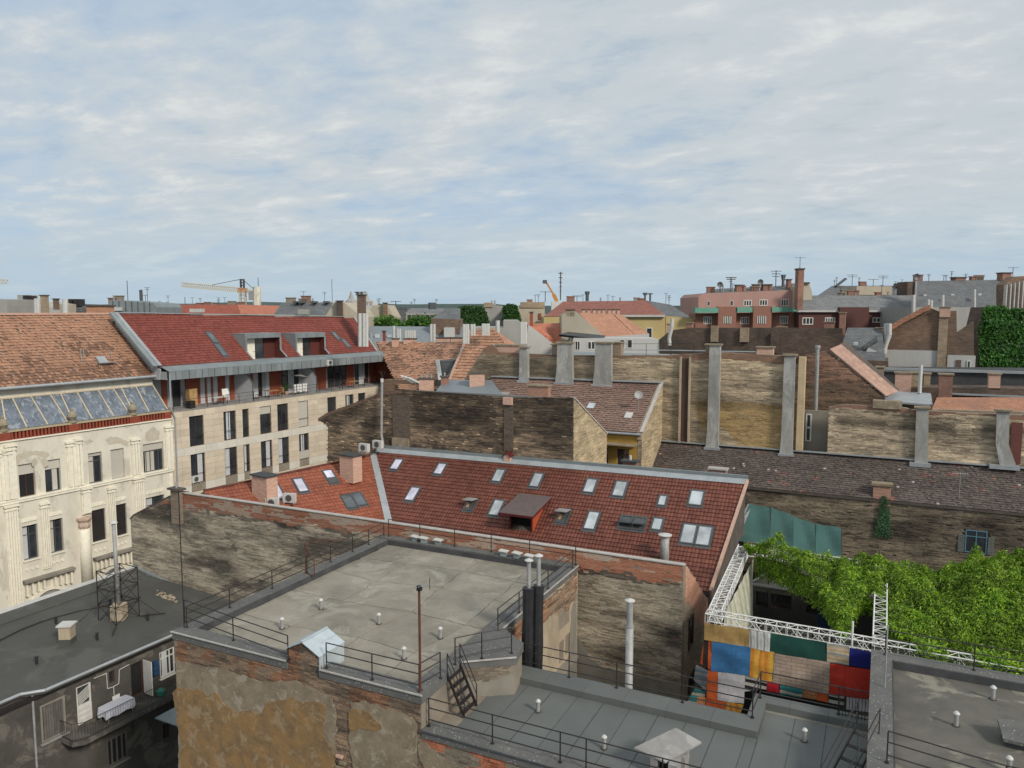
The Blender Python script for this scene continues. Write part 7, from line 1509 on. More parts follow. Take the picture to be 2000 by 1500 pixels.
u = furn(369); q = MB(); q.fbox(S, u-.5, u+.1, -1.1, -.5, wz, wz+.7); solo(q, 'storage_box', m_rail, 'dark box beside the pine wardrobe on the terrace', 'box')
def gtable(x, lb, cloth=None, w=-1.2):
    u = furn(x, w); t = T('terrace_table', lb, 'table', S.at(u, w, wz)); q = MB(); q.fbox(S, u-.7, u+.7, w-.4, w+.4, wz+.7, wz+.75); part(q, 'table_top', cloth or m_wood, t)
    for i, j in ((-1, -1), (1, -1), (1, 1), (-1, 1)): q = MB(); p = S.at(u+i*.6, w+j*.3, wz); q.cyl(p, p+(0, 0, .7), .03, 5); part(q, 'leg', m_rail, t)
def gchair(x, lb, mat, w=-1.2, grp='terrace chairs'):
    u = furn(x, w); t = T('terrace_chair', lb, 'chair', S.at(u, w, wz), grp); q = MB(); q.fbox(S, u-.24, u+.24, w-.24, w+.24, wz+.42, wz+.46); part(q, 'seat', mat, t); q = MB(); q.fbox(S, u+.2, u+.25, w-.24, w+.24, wz+.46, wz+.95); part(q, 'backrest', mat, t)
    for i, j in ((-1, -1), (1, -1), (1, 1), (-1, 1)): q = MB(); p = S.at(u+i*.21, w+j*.21, wz); q.cyl(p, p+(0, 0, .42), .02, 5); part(q, 'leg', mat, t)
gtable(430, 'small white stool-like table before the red panel with laundry', m_white, -.8); gtable(530, 'low table on the terrace right of the glass divider'); gtable(690, 'table with cups at the right end of the terrace', None, -1.0)
gchair(505, 'dark chair right of the white glass divider', m_rail); gchair(548, 'chair left of the white parasol', m_wood); gchair(668, 'left wooden chair at the right terrace table', m_brown); gchair(712, 'right wooden chair at the right terrace table', m_brown)
u = furn(438, -1.0); q = MB(); sdd = random.random()
for i in range(3): q.prism([S.at(u-.3+.25*i, -1.0, wz+1.5), S.at(u-.05+.25*i, -1.0, wz+1.5), S.at(u-.02+.25*i, -.9, wz+.75+.1*i), S.at(u-.28+.25*i, -.95, wz+.8)], S.n*.03)
solo(q, 'laundry', m_white, 'white laundry hanging before the red panel on the terrace', 'laundry')
u = furn(586, -.7); t = T('drying_rack', 'white laundry on a drying rack at the terrace edge', 'drying rack', S.at(u, -.7, wz))
for i in range(5): q = MB(); q.fbox(S, u-.9+i*.42, u-.58+i*.42, -.72+.04*(i % 2), -.69+.04*(i % 2), wz+.25+.1*(i % 2), wz+1.15); part(q, 'towel', m_white, t)
q = MB(); q.beam(S.at(u-1, -.7, wz+1.16), S.at(u+1.1, -.7, wz+1.16), .03); q.beam(S.at(u-1, -.7, wz), S.at(u-1, -.7, wz+1.16), .03); q.beam(S.at(u+1.1, -.7, wz), S.at(u+1.1, -.7, wz+1.16), .03); part(q, 'frame', m_pipe, t)
u = furn(585, -1.3); t = T('parasol', 'pale half-open parasol on the roof terrace', 'parasol', S.at(u, -1.3, wz)); q = MB(); q.cyl(S.at(u, -1.3, wz), S.at(u, -1.3, wz+2.35), .03, 6); part(q, 'pole', m_pipe, t)
c = S.at(u, -1.2, wz+2.25); q = MB(); n = 8
for i in range(n): a = 2*math.pi*i/n; b = 2*math.pi*(i+1)/n; q.face([c, c+S.d*1.15*math.cos(a)+S.n*.9*math.sin(a)+(0, 0, -.32-.22*math.cos(a)), c+S.d*1.15*math.cos(b)+S.n*.9*math.sin(b)+(0, 0, -.32-.22*math.cos(b))])
part(q, 'canopy', m_hood, t)
u = furn(545, -2); q = MB(); q.lathe(S.at(u+1.0, -1.9, wz), [(.18, 0), (.25, .35), (.2, .36)], 10); pt_ = solo(q, 'plant_pot', m_terr, 'terracotta pot with a green shrub under the parasol', 'plant pot')
rng = np.random.default_rng(8); c = S.at(u+1.0, -1.9, wz+.8); leaves('terrace_shrub', 'small green shrub in a pot under the parasol', c+rng.normal(0, .22, (260, 3)), rng.normal(0, 1, (260, 3)), .13, m_ivy, 'shrub', seed=4, asp=.5)
o = clone(ac, loc=S.at(S.hit(643, 712, .3)[0], .3, zF0+.12), label='white air conditioner on the zinc fascia of the stone building', rotz=math.radians(85.5))
o = clone(ac, loc=S.at(hU[0][0]-0, .3, 3), label='x') if False else None
hx = aw[1]; o = clone(ac, loc=S.at(hx[0]+.45, -.05, hx[2]+.15), label='white air conditioner on the sill of the lowest left stone-framed window', rotz=math.radians(85.5))

# ------------------------------------------------------------------ the city behind
mf = dict(
 greyroof=M_rows('far_grey_slate', (.12, .13, .135), (.17, .175, .18), .35, .4, dark=(.08, .08, .085), rough=.7), greyroof2=M_rows('far_pale_slate', (.17, .18, .185), (.23, .235, .24), .35, .5, dark=(.11, .11, .115)),
 bluegrey=M_rough('far_sheet_roof', (.17, .20, .22), (.22, .25, .27), .5, dark=(.12, .14, .16), rough=.5, bump=.1), red=M_rows('far_red_tile', (.30, .075, .045), (.36, .10, .06), .4, .35), redb=M_rows('far_redbrown_tile', (.26, .10, .075), (.32, .13, .10), .4, .3, dark=(.2, .09, .07)),
 orange=M_rows('far_orange_tile', (.50, .24, .14), (.40, .19, .115), .36, .24, dark=(.22, .12, .09), damt=.55, dsc=.5), salmon=M_rows('far_salmon_tile', (.52, .19, .115), (.45, .16, .10), .36, .3), orange2=M_rows('far_light_orange_tile', (.52, .27, .17), (.46, .23, .15), .36, .3),
 cream=M_rough('far_cream', (.48, .43, .33), (.42, .38, .30), .3, dark=(.3, .27, .22), vert=.4), grey=M_rough('far_grey_render', (.30, .30, .28), (.36, .355, .33), .3, dark=(.2, .2, .19), vert=.4), white=M_rough('far_white', (.52, .52, .50), (.46, .46, .45), .3, dark=(.35, .35, .34), vert=.4),
 pink=M_rough('far_pink', (.44, .27, .23), (.38, .235, .205), .3, dark=(.33, .2, .17), damt=.5, vert=.4), yellow=M_rough('far_yellow', (.50, .40, .17), (.46, .37, .18), .3, dark=(.36, .28, .14), vert=.4), gable=M_rough('far_greenish_gable', (.34, .31, .25), (.39, .35, .28), .3, dark=(.24, .22, .17), dsc=.2, vert=.4),
 brick=M_brick('far_red_brick', (.30, .13, .085), (.25, .10, .07), (.25, .18, .15), streak=.3), brickd=M_brick('far_dark_brick', (.13, .09, .07), (.20, .13, .095), (.10, .085, .07), w=.4, h=.12, dark=(.04, .035, .03), dsc=.15, damt=.75, streak=.8), maroon=M_brick('far_maroon_brick', (.11, .045, .038), (.09, .038, .033), (.1, .05, .045), streak=.2),
 brickg=M_brick('far_brown_gable', (.20, .13, .09), (.28, .18, .12), (.14, .11, .09), w=.4, h=.12, dark=(.06, .05, .045), dsc=.12, damt=.8, streak=.8), copper=M_plain('verdigris', (.12, .32, .24), .6, 0, .2), slabgrey=m_under, brickt=M_brick('far_tan_brick', (.34, .26, .18), (.42, .32, .22), (.3, .26, .2), w=.4, h=.12, dark=(.15, .12, .09), dsc=.3, streak=.7))
def far(name, label, cat, depth, wall=(), mat='grey', th=8., roof=(), wins=(), fr=None, group=None, wf=m_whitef, down=True, extra=()):
    """a real building: wall outline (px) at its distance, extruded back; roof slopes; window boxes"""
    f = fr or camfr(depth); pts = [f.hit(x, y) for x, y in wall]
    u = np.mean([p[0] for p in pts]) if pts else 0
    t = T(name, label, cat, f.at(u, 0, 0), group)
    if pts: m = MB(); m.prism([f.at(a, 0, z) for a, z in pts], -f.n*th); part(m, 'wall', mf.get(mat, None) or mat, t)
    for (rpts, rm, back, rise) in roof: # eave/ridge polygon given in px; back = extra depth of ridge points
        P = []
        for q in rpts: w = -(q[2] if len(q) > 2 else 0); a, z = f.hit(q[0], q[1], w); P.append(f.at(a, w, z))
        m = MB(); m.prism(P, -f.n*.3+np.array([0, 0, -.25])); part(m, 'roof', mf[rm] if isinstance(rm, str) else rm, t)
    for wdw in wins:
        h = f.rect(*wdw[:4]); h = (h[0], h[1], h[2], h[3]); tt = min(.12, (h[1]-h[0])*.12)
        q = MB(); q.fbox(f, h[0], h[1], 0, .05, h[2], h[2]+tt); q.fbox(f, h[0], h[1], 0, .05, h[3]-tt, h[3]); k = wdw[4] if len(wdw) > 4 else 2
        for i in range(k+1): x = h[0]+(h[1]-h[0]-tt)*i/k; q.fbox(f, x, x+tt, 0, .05, h[2]+tt, h[3]-tt)
        o = part(q, 'window', wf, t); g = MB(); g.fbox(f, h[0], h[1], -.05, .02, h[2], h[3]); part(g, 'pane', m_glass, o)
    for (x0, x1, y0, y1, mm, w0, w1, nm) in extra:
        h = f.rect(x0, y0, x1, y1, w1); q = MB(); q.fbox(f, h[0], h[1], w0, w1, h[2], h[3]); part(q, nm, mf[mm] if isinstance(mm, str) else mm, t)
    return t, f
def fch(lab, depth, x0, x1, y0, y1, mat=None, dep=.9, cap=.15, grp=None, pots=0): return chimney('roof_chimney', lab, camfr(depth), x0, x1, y0, y1, dep, mat or mb_red, m_mortar_d, cap, .12, pots=pots, group=grp)
def pipes(lab, depth, xs, y0, y1, r=.14, mat=None, grp=None):
    f = camfr(depth); t = T('flue_pipes', lab, 'flue', f.at(f.hit(xs[0], y1)[0], 0, f.hit(xs[0], y1)[1]), grp)
    for x in xs: a, z1_ = f.hit(x, y0); b, z0_ = f.hit(x, y1); m = MB(); m.cyl(f.at(b, 0, z0_-.5), f.at(a, 0, z1_), r, 8); part(m, 'pipe', mat or m_cap, t)
    return t
def mast(lab, depth, x, y0, y1, r=.05, arms=3, name='roof_antenna', cat='antenna'):
    f = camfr(depth); a, z1_ = f.hit(x, y0); z0_ = f.hit(x, y1)[1]; t = T(name, lab, cat, f.at(a, 0, z0_)); m = MB(); m.cyl(f.at(a, 0, z0_), f.at(a, 0, z1_), r, 6); part(m, 'mast', m_frame_d, t)
    for i in range(arms): z = z1_-(z1_-z0_)*(.05+.16*i); L = (.9-.15*i)*depth/130*(.45 if r > .15 else 1); m = MB(); m.cyl(f.at(a-L, 0, z), f.at(a+L, 0, z), r*.6, 4); part(m, 'arm', m_frame_d, t)
    return t
# low hills along the horizon
m = MB(); R_ = 2600; n = 60; prev = None
for i in range(n+1):
    a = YAW+math.radians(42)-math.radians(84)*i/n; hh_ = 28+10+34*float(fbm(np.array([i*.14]), np.array([2.]), 6, 4)[0])*(1.0 if i < 30 else .55)
    p = (-math.sin(a)*R_, math.cos(a)*R_)
    if prev: (q, ph) = prev; m.prism([(q[0], q[1], 0), (p[0], p[1], 0), (p[0], p[1], hh_), (q[0], q[1], ph)], (q[0]*.05, q[1]*.05, 0))
    prev = (p, hh_)
solo(m, 'hills', M_rough('wooded_hills', (.07, .11, .10), (.10, .14, .14), .01, bump=0), kind='structure')
# --- left
far('rooftop_building', 'grey building at the far left edge behind the orange ridge', 'building', 120, [(-30, 700), (-30, 583), (13, 585), (14, 597), (14, 700)], 'grey', wins=())
far('white_roof_building', 'white sheet roof building behind the orange ridge at left', 'building', 130, [(5, 700), (5, 606), (22, 592), (60, 594), (62, 600), (68, 700)], 'white')
t, f = far('plant_room_building', 'building carrying a cluster of dark rooftop ventilation units', 'building', 140, [(25, 700), (25, 591), (34, 590), (72, 590), (100, 594), (100, 700)], 'cream', extra=[(34, 48, 576, 590, 'grey', -4, 0, 'plant_room'), (45, 52, 577, 590, m_rail, 0, .3, 'fan_unit'), (53, 60, 577, 590, m_rail, 0, .3, 'fan_unit'), (61, 70, 578, 590, m_rail, 0, .3, 'fan_unit')])
fch('tall brown brick chimney beside the rooftop ventilation units', 118, 78, 88, 576, 612, mf['brickt'])
fch('small dark chimney right of the tall brown one at far left', 122, 103, 109, 583, 600, mf['brickg'])
pipes('two stout white flue pipes behind the orange ridge at far left', 92, (70, 74), 583, 618, .22); pipes('stout white flue pipe before the long dark roof at left', 90, (127, ), 584, 618, .32)
far('long_dark_roof_building', 'long low dark roof with small vents behind the orange ridge', 'building', 150, [(95, 700), (95, 600), (130, 598), (168, 601), (168, 700)], 'greyroof', extra=[(131, 140, 584, 598, m_rail, -2, 0, 'vent_box'), (143, 155, 584, 598, m_rail, -2, 0, 'vent_box')])
far('zinc_clad_building', 'long grey zinc clad rooftop storey behind the orange ridge', 'building', 105, [(213, 700), (213, 586), (250, 588), (300, 592), (306, 600), (306, 700)], m_zinc_d, extra=[(x, x+.5, 588, 612, m_frame_d, 0, .12, 'seam') for x in (220, 232, 245, 257, 269, 281, 292)]+[(222, 237, 600, 607, 'white', .1, .5, 'vent_panel')])
far('long_red_roof_building', 'long red roof far behind the stone apartment building', 'building', 135, [(300, 760), (300, 612), (546, 614), (546, 760)], 'cream', roof=[([(302, 613), (470, 613), (464, 595, 5), (305, 595, 5)], 'red', 0, 0), ([(470, 613), (540, 614), (548, 597, 5), (464, 595, 5)], 'salmon', 0, 0)], extra=[(370, 394, 603, 610, 'white', .3, 1.6, 'dormer_box')])
far('slate_roof_building', 'dark slate roof with small roof boxes above the red roof ridge', 'building', 115, [(534, 760), (534, 614), (655, 616), (655, 760)], 'grey', roof=[([(533, 616), (640, 618), (648, 590, 6), (550, 592, 6)], 'greyroof', 0, 0)], extra=[(571+12*i, 579+12*i, 588, 592, m_frame_d, -6, -4, 'roof_box') for i in (0, 1, 3, 5)]+[(582, 600, 604, 614, 'grey', .2, 1.5, 'dormer_box')])
far('beige_gable_house', 'beige gable end with dark double chimney behind the red roof', 'building', 110, [(636, 760), (636, 618), (652, 589), (672, 591), (696, 610), (702, 620), (702, 760)], 'cream', th=12)
fch('dark double chimney on the beige gable far behind', 109, 657, 667, 587, 618, mf['brickd'])
t, f = far('turreted_building', 'ornate pale roof with little spikes and turrets on the skyline', 'building', 150, [(676, 760), (676, 592), (690, 586), (716, 586), (724, 600), (730, 760)], 'white', th=10)
for x in (684, 714): a, z = f.hit(x, 590); m = MB(); m.lathe(f.at(a, -1, z-.5), [(1.1, 0), (1.2, .6), (.5, 1.2), (.1, 2.6)], 8); part(m, 'spire', mf['grey'], t)
fch('tall dark brick stack rising above the skyline', 95, 697, 711, 575, 660, mf['brickd'], 1.2, pots=2)
pipes('cluster of three tall white flues at the end of the red ridge', 84, (703, 711, 716), 612, 668, .2)
far('gabled_tan_house', 'tan gable with chimney behind the flues', 'building', 130, [(724, 720), (724, 600), (728, 596), (757, 596), (770, 620), (770, 720)], 'cream'); fch('slim dark chimney on the tan gable', 129, 748, 755, 591, 618, mf['brickg'])
far('low_grey_house', 'low grey roof with small vents on the skyline left of the pale long roof', 'building', 160, [(760, 720), (760, 606), (792, 604), (806, 606), (806, 720)], 'greyroof', extra=[(762+9*i, 767+9*i, 600, 606, m_frame_d, -2, 0, 'vent_box') for i in range(4)])
far('pale_long_roof_building', 'pale grey roof over a dark glazed strip on the skyline', 'building', 135, [(793, 740), (793, 612), (852, 612), (866, 620), (866, 740)], 'grey', roof=[([(790, 613), (862, 613), (870, 602, 5), (802, 602, 5)], 'greyroof2', 0, 0)], wins=[(796+9*i, 615, 803+9*i, 621, 1) for i in range(6)], wf=m_frame_d)
far('slate_gable_house', 'dark slate roof left of the ivy covered wall', 'building', 115, [(842, 740), (842, 622), (898, 624), (898, 740)], 'brickg', roof=[([(840, 624), (899, 626), (899, 602, 6), (872, 602, 6)], 'greyroof', 0, 0)])
def ivywall(lab, depth, poly, n, seed, mat=None, name='ivy_wall'):
    t, f = far(name, lab, 'ivy wall', depth, poly, 'brickd', th=2.5)
    pts = [f.hit(x, y) for x, y in poly]; us = [p[0] for p in pts]; zs_ = [p[1] for p in pts]; rng = np.random.default_rng(seed); zb = min(z for z in [f.hit(poly[0][0], 760)[1]]+[20])
    lo = f.hit(poly[0][0], 740)[1]; U = rng.uniform(min(us)-.2, max(us)+.2, n); Z = rng.uniform(max(lo, min(zs_)), max(zs_)+.2, n); k = inpoly(U, Z, pts); U, Z = U[k], Z[k]
    w = .15+.35*fbm(U*.6, Z*.6, seed, 3)+rng.normal(0, .06, len(U)); P = f.o[None]+f.d[None]*U[:, None]+f.n[None]*w[:, None]; P[:, 2] += Z
    leaves('ivy', None, P, np.tile(f.n+np.array([0, 0, .4]), (len(U), 1)), .30, mat or m_ivy, seed=seed, asp=.8, tilt=.5, parent=t)
ivywall('far wall wholly covered in dark green ivy, left of the brick pair', 128, [(897, 680), (897, 600), (940, 598), (950, 612), (957, 640), (957, 680)], 14000, 1); ivywall('smaller ivy covered wall between brick and beige walls on the skyline', 134, [(984, 660), (983, 602), (990, 595), (1008, 597), (1014, 615), (1016, 626), (1016, 660)], 11000, 2)
far('grey_brick_block', 'grey rendered block with brick top between the two ivy walls', 'building', 137, [(945, 740), (945, 592), (962, 592), (964, 596), (984, 598), (984, 740)], 'grey', extra=[(945, 962, 591, 600, 'brickt', 0, .2, 'brick_top')])
far('beige_brick_block', 'beige block with brown brick top and red framed window on the skyline', 'building', 138, [(1012, 740), (1012, 597), (1028, 592), (1050, 591), (1064, 590), (1064, 740)], 'cream', extra=[(1016, 1064, 590, 601, 'brickt', 0, .2, 'brick_top'), (1052, 1057, 612, 624, m_oxred, 0, .2, 'red_shutter')])
for i, (x0, x1) in enumerate(((720, 778), (790, 846), (845, 870))):
    f = camfr(124+i); rng = np.random.default_rng(i); n = 2600 if i < 2 else 900; c0 = f.hit((x0+x1)/2, 632); wu = f.hit(x1, 632)[0]-f.hit(x0, 632)[0]
    t = T('rooftop_tree', ['broad green treetop behind the grey sheet roof, left one', 'green treetop behind the grey sheet roof, right of the broad one', 'small thin treetop at the right end of the green row'][i], 'tree', f.at(c0[0], 0, 10)); k_ = []
    A = rng.uniform(-.5, .5, n)*wu; H = rng.random(n)**.7*(1.9-3.0*(A/wu)**2*1.5)*(.7+.6*fbm(A*.8, A*0, i, 3)); P = np.stack([f.o[0]+f.d[0]*(c0[0]+A), f.o[1]+f.d[1]*(c0[0]+A), c0[1]-1.0+H], 1)+rng.normal(0, .25, (n, 3)); P[:, :2] += f.n[:2]*rng.normal(0, 1.3, (n, 1))
    leaves('crown', None, P, rng.normal(0, 1, (n, 3))+(0, 0, .8), .5, m_leaf_t, seed=i, asp=.6, parent=t); m = MB()
    for j in range(3): m.cyl(f.at(c0[0]+(j-1)*1.3, 0, 2), f.at(c0[0]+(j-1)*1.6, 0, c0[1]+.3), .25, 6, .08)
    part(m, 'trunk', m_wood, t)
# --- centre
far('sheet_roof_building', 'long blue-grey sheet metal roof with pale flues and skylights', 'building', 112, [(700, 780), (700, 668), (905, 668), (905, 780)], 'grey', roof=[([(700, 670), (905, 670), (905, 638, 6), (712, 637, 6)], 'bluegrey', 0, 0)], extra=[(867, 887, 640, 662, 'white', -3, -1.2, 'chimney_block'), (732, 741, 652, 660, m_sky, -2.2, -1.7, 'roof_window'), (756, 764, 653, 659, m_sky, -2.2, -1.7, 'roof_window'), (806, 812, 653, 660, m_sky, -2.2, -1.7, 'roof_window')])
pipes('row of five pale flues in a frame on the sheet metal roof', 104, (792, 797, 801, 805, 809), 645, 662, .2); pipes('pair of pale flues left of the framed row', 104, (777, 781), 642, 664, .18); pipes('single tall pale flue in the middle of the sheet metal roof', 104, (769, ), 636, 662, .17); pipes('pair of tall flues on the right of the sheet metal roof', 103, (842, 848), 633, 668, .2); pipes('short grey flue near the left end of the sheet metal roof', 104, (724, ), 650, 666, .28, m_zinc)
fch('thin red chimney on the sheet metal roof', 105, 747, 752, 646, 662, m_oxred, .5)
OR = SY(76.0)
t, f = far('orange_roof_house', 'weathered orange tiled slope behind the stone apartment building', 'building', 0, [(745, 900), (745, 742), (895, 742), (895, 900)], 'brickg', fr=OR, roof=[], th=6)
PO = slope(OR.at(0, 0, OR.hit(820, 752)[1]), 0, 33); op = [onp(735, 668, PO), onp(912, 668, PO), onp(885, 760, PO), onp(780, 760, PO)]
def col_o2(U, V, rng):
    r = rng.random(len(U)); c = mixc((.36, .19, .12), (.54, .30, .19), r)*(.75+.45*fbm(U*.5, V*.9, 88, 3))[:, None]; return np.where((fbm(U*.4, V*.7, 98, 4) > .6)[:, None], c*.6, c)
m = MB(); m.prism(op, (0, 0, -.2)); part(m, 'roof', m_mortar_d, t); tile_field(PO, [op[3], op[2], op[1], op[0]], 'roof_tiles', m_tile, t, col_o2, tw=.26, rh=.34, flat=True, k=1, lift=.05, stag=.5, seed=71, wob=.015)
for i in range(5): fch(['leftmost', 'second', 'third', 'fourth', 'rightmost'][i]+' low orange brick chimney along the weathered orange ridge', 98.5, *[(765, 778), (788, 797), (797, 812), (852, 879), (880, 903)][i], 661+(0 if i < 3 else -2), 672, mb_pale, .8, .1)
t, f = far('hipped_orange_roof', 'steep orange tiled roof with hip beside the tan firewall', 'building', 0, [(880, 900), (880, 740), (905, 735), (1020, 735), (1020, 900)], 'brickg', fr=SY(72.5), th=5)
P1_ = slope(ony(885, 742, 72), 0, 50); hp_ = [onp(878, 742, P1_), onp(918, 645, P1_), onp(966, 644, P1_), onp(1000, 690, P1_), onp(1000, 742, P1_)]
m = MB(); m.prism(hp_, (0, 0, -.2)); part(m, 'roof', m_mortar_d, t); tile_field(P1_, hp_, 'roof_tiles', m_tile, t, col_o2, tw=.26, rh=.40, flat=True, k=1, lift=.07, stag=.5, seed=72, wob=.01)
m = MB(); a, b, c = hp_[2], hp_[3]+(3.5, 1, -.5), hp_[3]+(0, 0, 0); m.prism([a, onp(1024, 690, P1_)+(0, 1, 0), c], (0, .3, -.2)); part(m, 'hip', mf['orange2'], t)
m = MB(); m.beam(hp_[0], hp_[1], .3, .15); m.beam(hp_[1], hp_[2], .35, .2); part(m, 'ridge', m_terr, t)
pipes('trio of pale flues left of the hipped orange roof', 82, (906, 910, 914), 633, 662, .16); pipes('pair of pale flues above the hipped orange roof', 84, (921, 926), 633, 646, .16); pipes('row of four pale flues above the hipped orange ridge', 84, (943, 947, 951, 954), 632, 646, .15); pipes('flue with white T shaped cowl before the ivy', 88, (972, ), 626, 645, .25)
pipes('set of four tall grey flues beside the grey gabled wall', 80, (1018, 1021, 1024, 1027), 629, 662, .15)
far('grey_gable_block', 'plain blue-grey gabled block behind the orange hip', 'building', 90, [(925, 800), (925, 640), (983, 640), (983, 626), (1012, 626), (1030, 640), (1030, 800)], 'grey', th=9)
# zinc court roofs between
m = MB(); 
t, f = far('courtyard_outbuilding', 'grey sheet roofed outbuilding behind the dark firewall', 'building', 0, [(850, 900), (850, 770), (965, 772), (965, 900)], 'grey', fr=SY(62.5), th=5, roof=[([(845, 772), (985, 776), (960, 742, 4.5), (868, 742, 4.5)], 'bluegrey', 0, 0)])
fch('square pinkish brick chimney behind the dark firewall', 74, 917, 946, 728, 762, mb_pale, 1.1, .12); fch('pinkish chimney with pots, left behind the dark firewall', 76, 818, 846, 739, 768, mb_pale, 1.0, .1, pots=3); fch('narrow brick chimney between the pair behind the dark firewall', 76, 861, 875, 735, 768, mb_red, .8, .12, pots=1)
m = MB()
for i in range(3): a = ony(783+i*7, 733+i*2, 73); b = ony(808+i*6, 748, 73); m.beam(a, b, .5, .06)
solo(m, 'loose_sheets', m_cap, 'three pale slanting sheets below the weathered orange slope', 'sheets')
t, f = far('valley_dormer', 'dark dormer with white flared valley flashing on the orange slope', 'dormer', 0, [(855, 760), (857, 704), (884, 704), (888, 760)], 'greyroof', fr=SY(74.5), th=3)
for a, b in (((854, 702), (860, 742)), ((905, 680), (876, 735))): m = MB(); A = ony(*a, 74.2); B = ony(*b, 73.8); m.beam(A, B, .5, .1); part(m, 'flashing', m_zinc, t)
# salmon roof, gable, orange roofs with white fronts
far('salmon_roof_house', 'bright salmon red roof with its chimney, right of the four flues', 'building', 98, [(1030, 760), (1030, 650), (1032, 634), (1060, 655), (1085, 675), (1085, 760)], 'white', roof=[([(1030, 634), (1078, 675), (1100, 668), (1125, 650), (1095, 631, 4), (1032, 632, 4)], 'salmon', 0, 0)]); fch('red double chimney on the salmon roof', 99, 1035, 1041, 609, 634, m_oxred, .6)
far('white_fronted_house', 'white fronted house with dark metal roof and dark windows', 'building', 92, [(1115, 800), (1115, 690), (1120, 660), (1287, 662), (1290, 800)], 'white', th=6, roof=[([(1092, 653), (1178, 663), (1182, 655, 3), (1110, 648, 4)], m_bitumen, 0, 0)], wins=[(1123, 666, 1133, 684, 2), (1147, 666, 1163, 683, 2), (1210, 663, 1220, 680, 1), (1225, 663, 1235, 680, 1)], wf=m_whitef)
far('light_orange_roof_house', 'two light orange tiled roofs stepping right above a white front', 'building', 100, [(1178, 800), (1178, 658), (1268, 652), (1268, 800)], 'white', th=8, roof=[([(1178, 659), (1240, 654), (1196, 613, 7), (1130, 611, 7)], 'orange2', 0, 0), ([(1241, 654), (1268, 652), (1216, 616, 7), (1198, 613, 7)], 'orange2', 0, 0)])
far('grey_green_gable', 'tall plain grey-beige gable wall left of the light orange roofs', 'wall', 97, [(1097, 800), (1097, 617), (1103, 612), (1126, 609), (1150, 630), (1180, 657), (1180, 800)], 'gable', th=5); fch('low flat chimney on the grey-beige gable', 97, 1106, 1122, 604, 612, mf['brickt'], .8)
for i, x in enumerate((1137, 1147, 1158, 1167, 1176, 1188, 1196, 1205)): fch(['first', 'second', 'third', 'fourth', 'fifth', 'sixth', 'seventh', 'eighth'][i]+' from the left in the row of small pinkish chimneys behind the light orange roofs', 112, x, x+6, 604, 618, mb_pale, .6, .08, grp='row of small pinkish chimneys')
far('long_brick_red_roof_building', 'long brick red hipped roof over a yellow wall on the skyline', 'building', 125, [(1062, 800), (1062, 619), (1299, 617), (1299, 800)], 'yellow', th=12, roof=[([(1062, 618), (1300, 617), (1262, 587, 7), (1100, 589, 7)], 'redb', 0, 0)], wins=[(1262, 640, 1274, 660, 1), (1230, 640, 1240, 660, 1)], extra=[(1205, 1299, 615, 619, 'white', 0, .6, 'cornice')])
far('slate_wing_building', 'dark slate hip right of the brick red roof', 'building', 125, [(1300, 800), (1300, 617), (1355, 622), (1355, 800)], 'yellow', roof=[([(1300, 618), (1358, 625), (1310, 595, 6), (1263, 587, 7)], 'greyroof', 0, 0)])
# --- right
HW = SY(98.0)
t, f = far('long_brick_firewall', 'long low dark brick wall with short chimneys, middle distance right', 'wall', 0, [(1255, 800), (1255, 690), (1310, 645), (1350, 640), (1645, 641), (1650, 700), (1650, 800)], 'brickd', fr=HW, th=.8, extra=[(1388, 1402, 636, 668, 'brickt', 0, .4, 'pilaster'), (1445, 1462, 640, 668, 'brickt', 0, .4, 'pilaster'), (1505, 1520, 650, 690, 'brickd', 0, .3, 'pilaster')])
for i, (x0, x1, y0) in enumerate(((1302, 1312, 632), (1340, 1352, 630), (1517, 1535, 638), (1542, 1556, 642), (1560, 1576, 642), (1610, 1630, 628), (1640, 1652, 610))): chimney('roof_chimney', ['first', 'second', 'third', 'fourth', 'fifth', 'sixth', 'seventh'][i]+' from the left of the stubby chimneys on the long dark brick wall', SY(98.2), x0, x1, y0, 648, .9, mb_pale if i in (0, 4) else mb_red, m_under, .12, .1, group='stubby chimneys on the long dark brick wall')
pk2 = pipes('leaning white flue before the long dark wall at left', 80, (), 0, 1) if False else None
f = SY(90); t = T('flue_pipe', 'slanting white flue left on the long dark brick wall', 'flue', f.at(0, 0, 0)); m = MB(); m.tube([ony(x, y, 90) for x, y in ((1313, 622), (1312, 640), (1307, 660), (1308, 675))], .22, 8); part(m, 'pipe', m_cap, t)
wf2 = [(1381, 588, 1387, 597, 1), (1426, 587, 1432, 597, 1), (1452, 586, 1468, 598, 3), (1483, 585, 1499, 597, 3), (1525, 584, 1540, 598, 3)]
t, f = far('pink_building', 'pink rendered building with antennas above the brick storey', 'building', 130, [(1364, 800), (1364, 580), (1372, 573), (1560, 566), (1562, 800)], 'pink', th=14, wins=wf2, roof=[([(1371, 574), (1560, 568), (1563, 556, 5), (1400, 564, 5)], 'greyroof', 0, 0)])
for i, (x0, x1, y0) in enumerate(((1439, 1453, 556), (1473, 1484, 555), (1491, 1508, 555), (1540, 1546, 545))): fch(['left', 'middle', 'right', 'small dark'][i]+' roof box chimney on the pink building', 131, x0, x1, y0, 566, mb_red, 1.2, .2)
fch('tall brick chimney stack with wire aerial right of the pink building', 120, 1560, 1571, 524, 600, mb_red, 1.4, .25, pots=1)
far('chimney_gable', 'cream ornamental gable top behind the tall brick chimney', 'building', 127, [(1560, 800), (1560, 560), (1566, 552), (1580, 552), (1586, 570), (1590, 800)], 'cream', extra=[(1558, 1582, 551, 554, m_mortar_d, 0, .4, 'cap')])
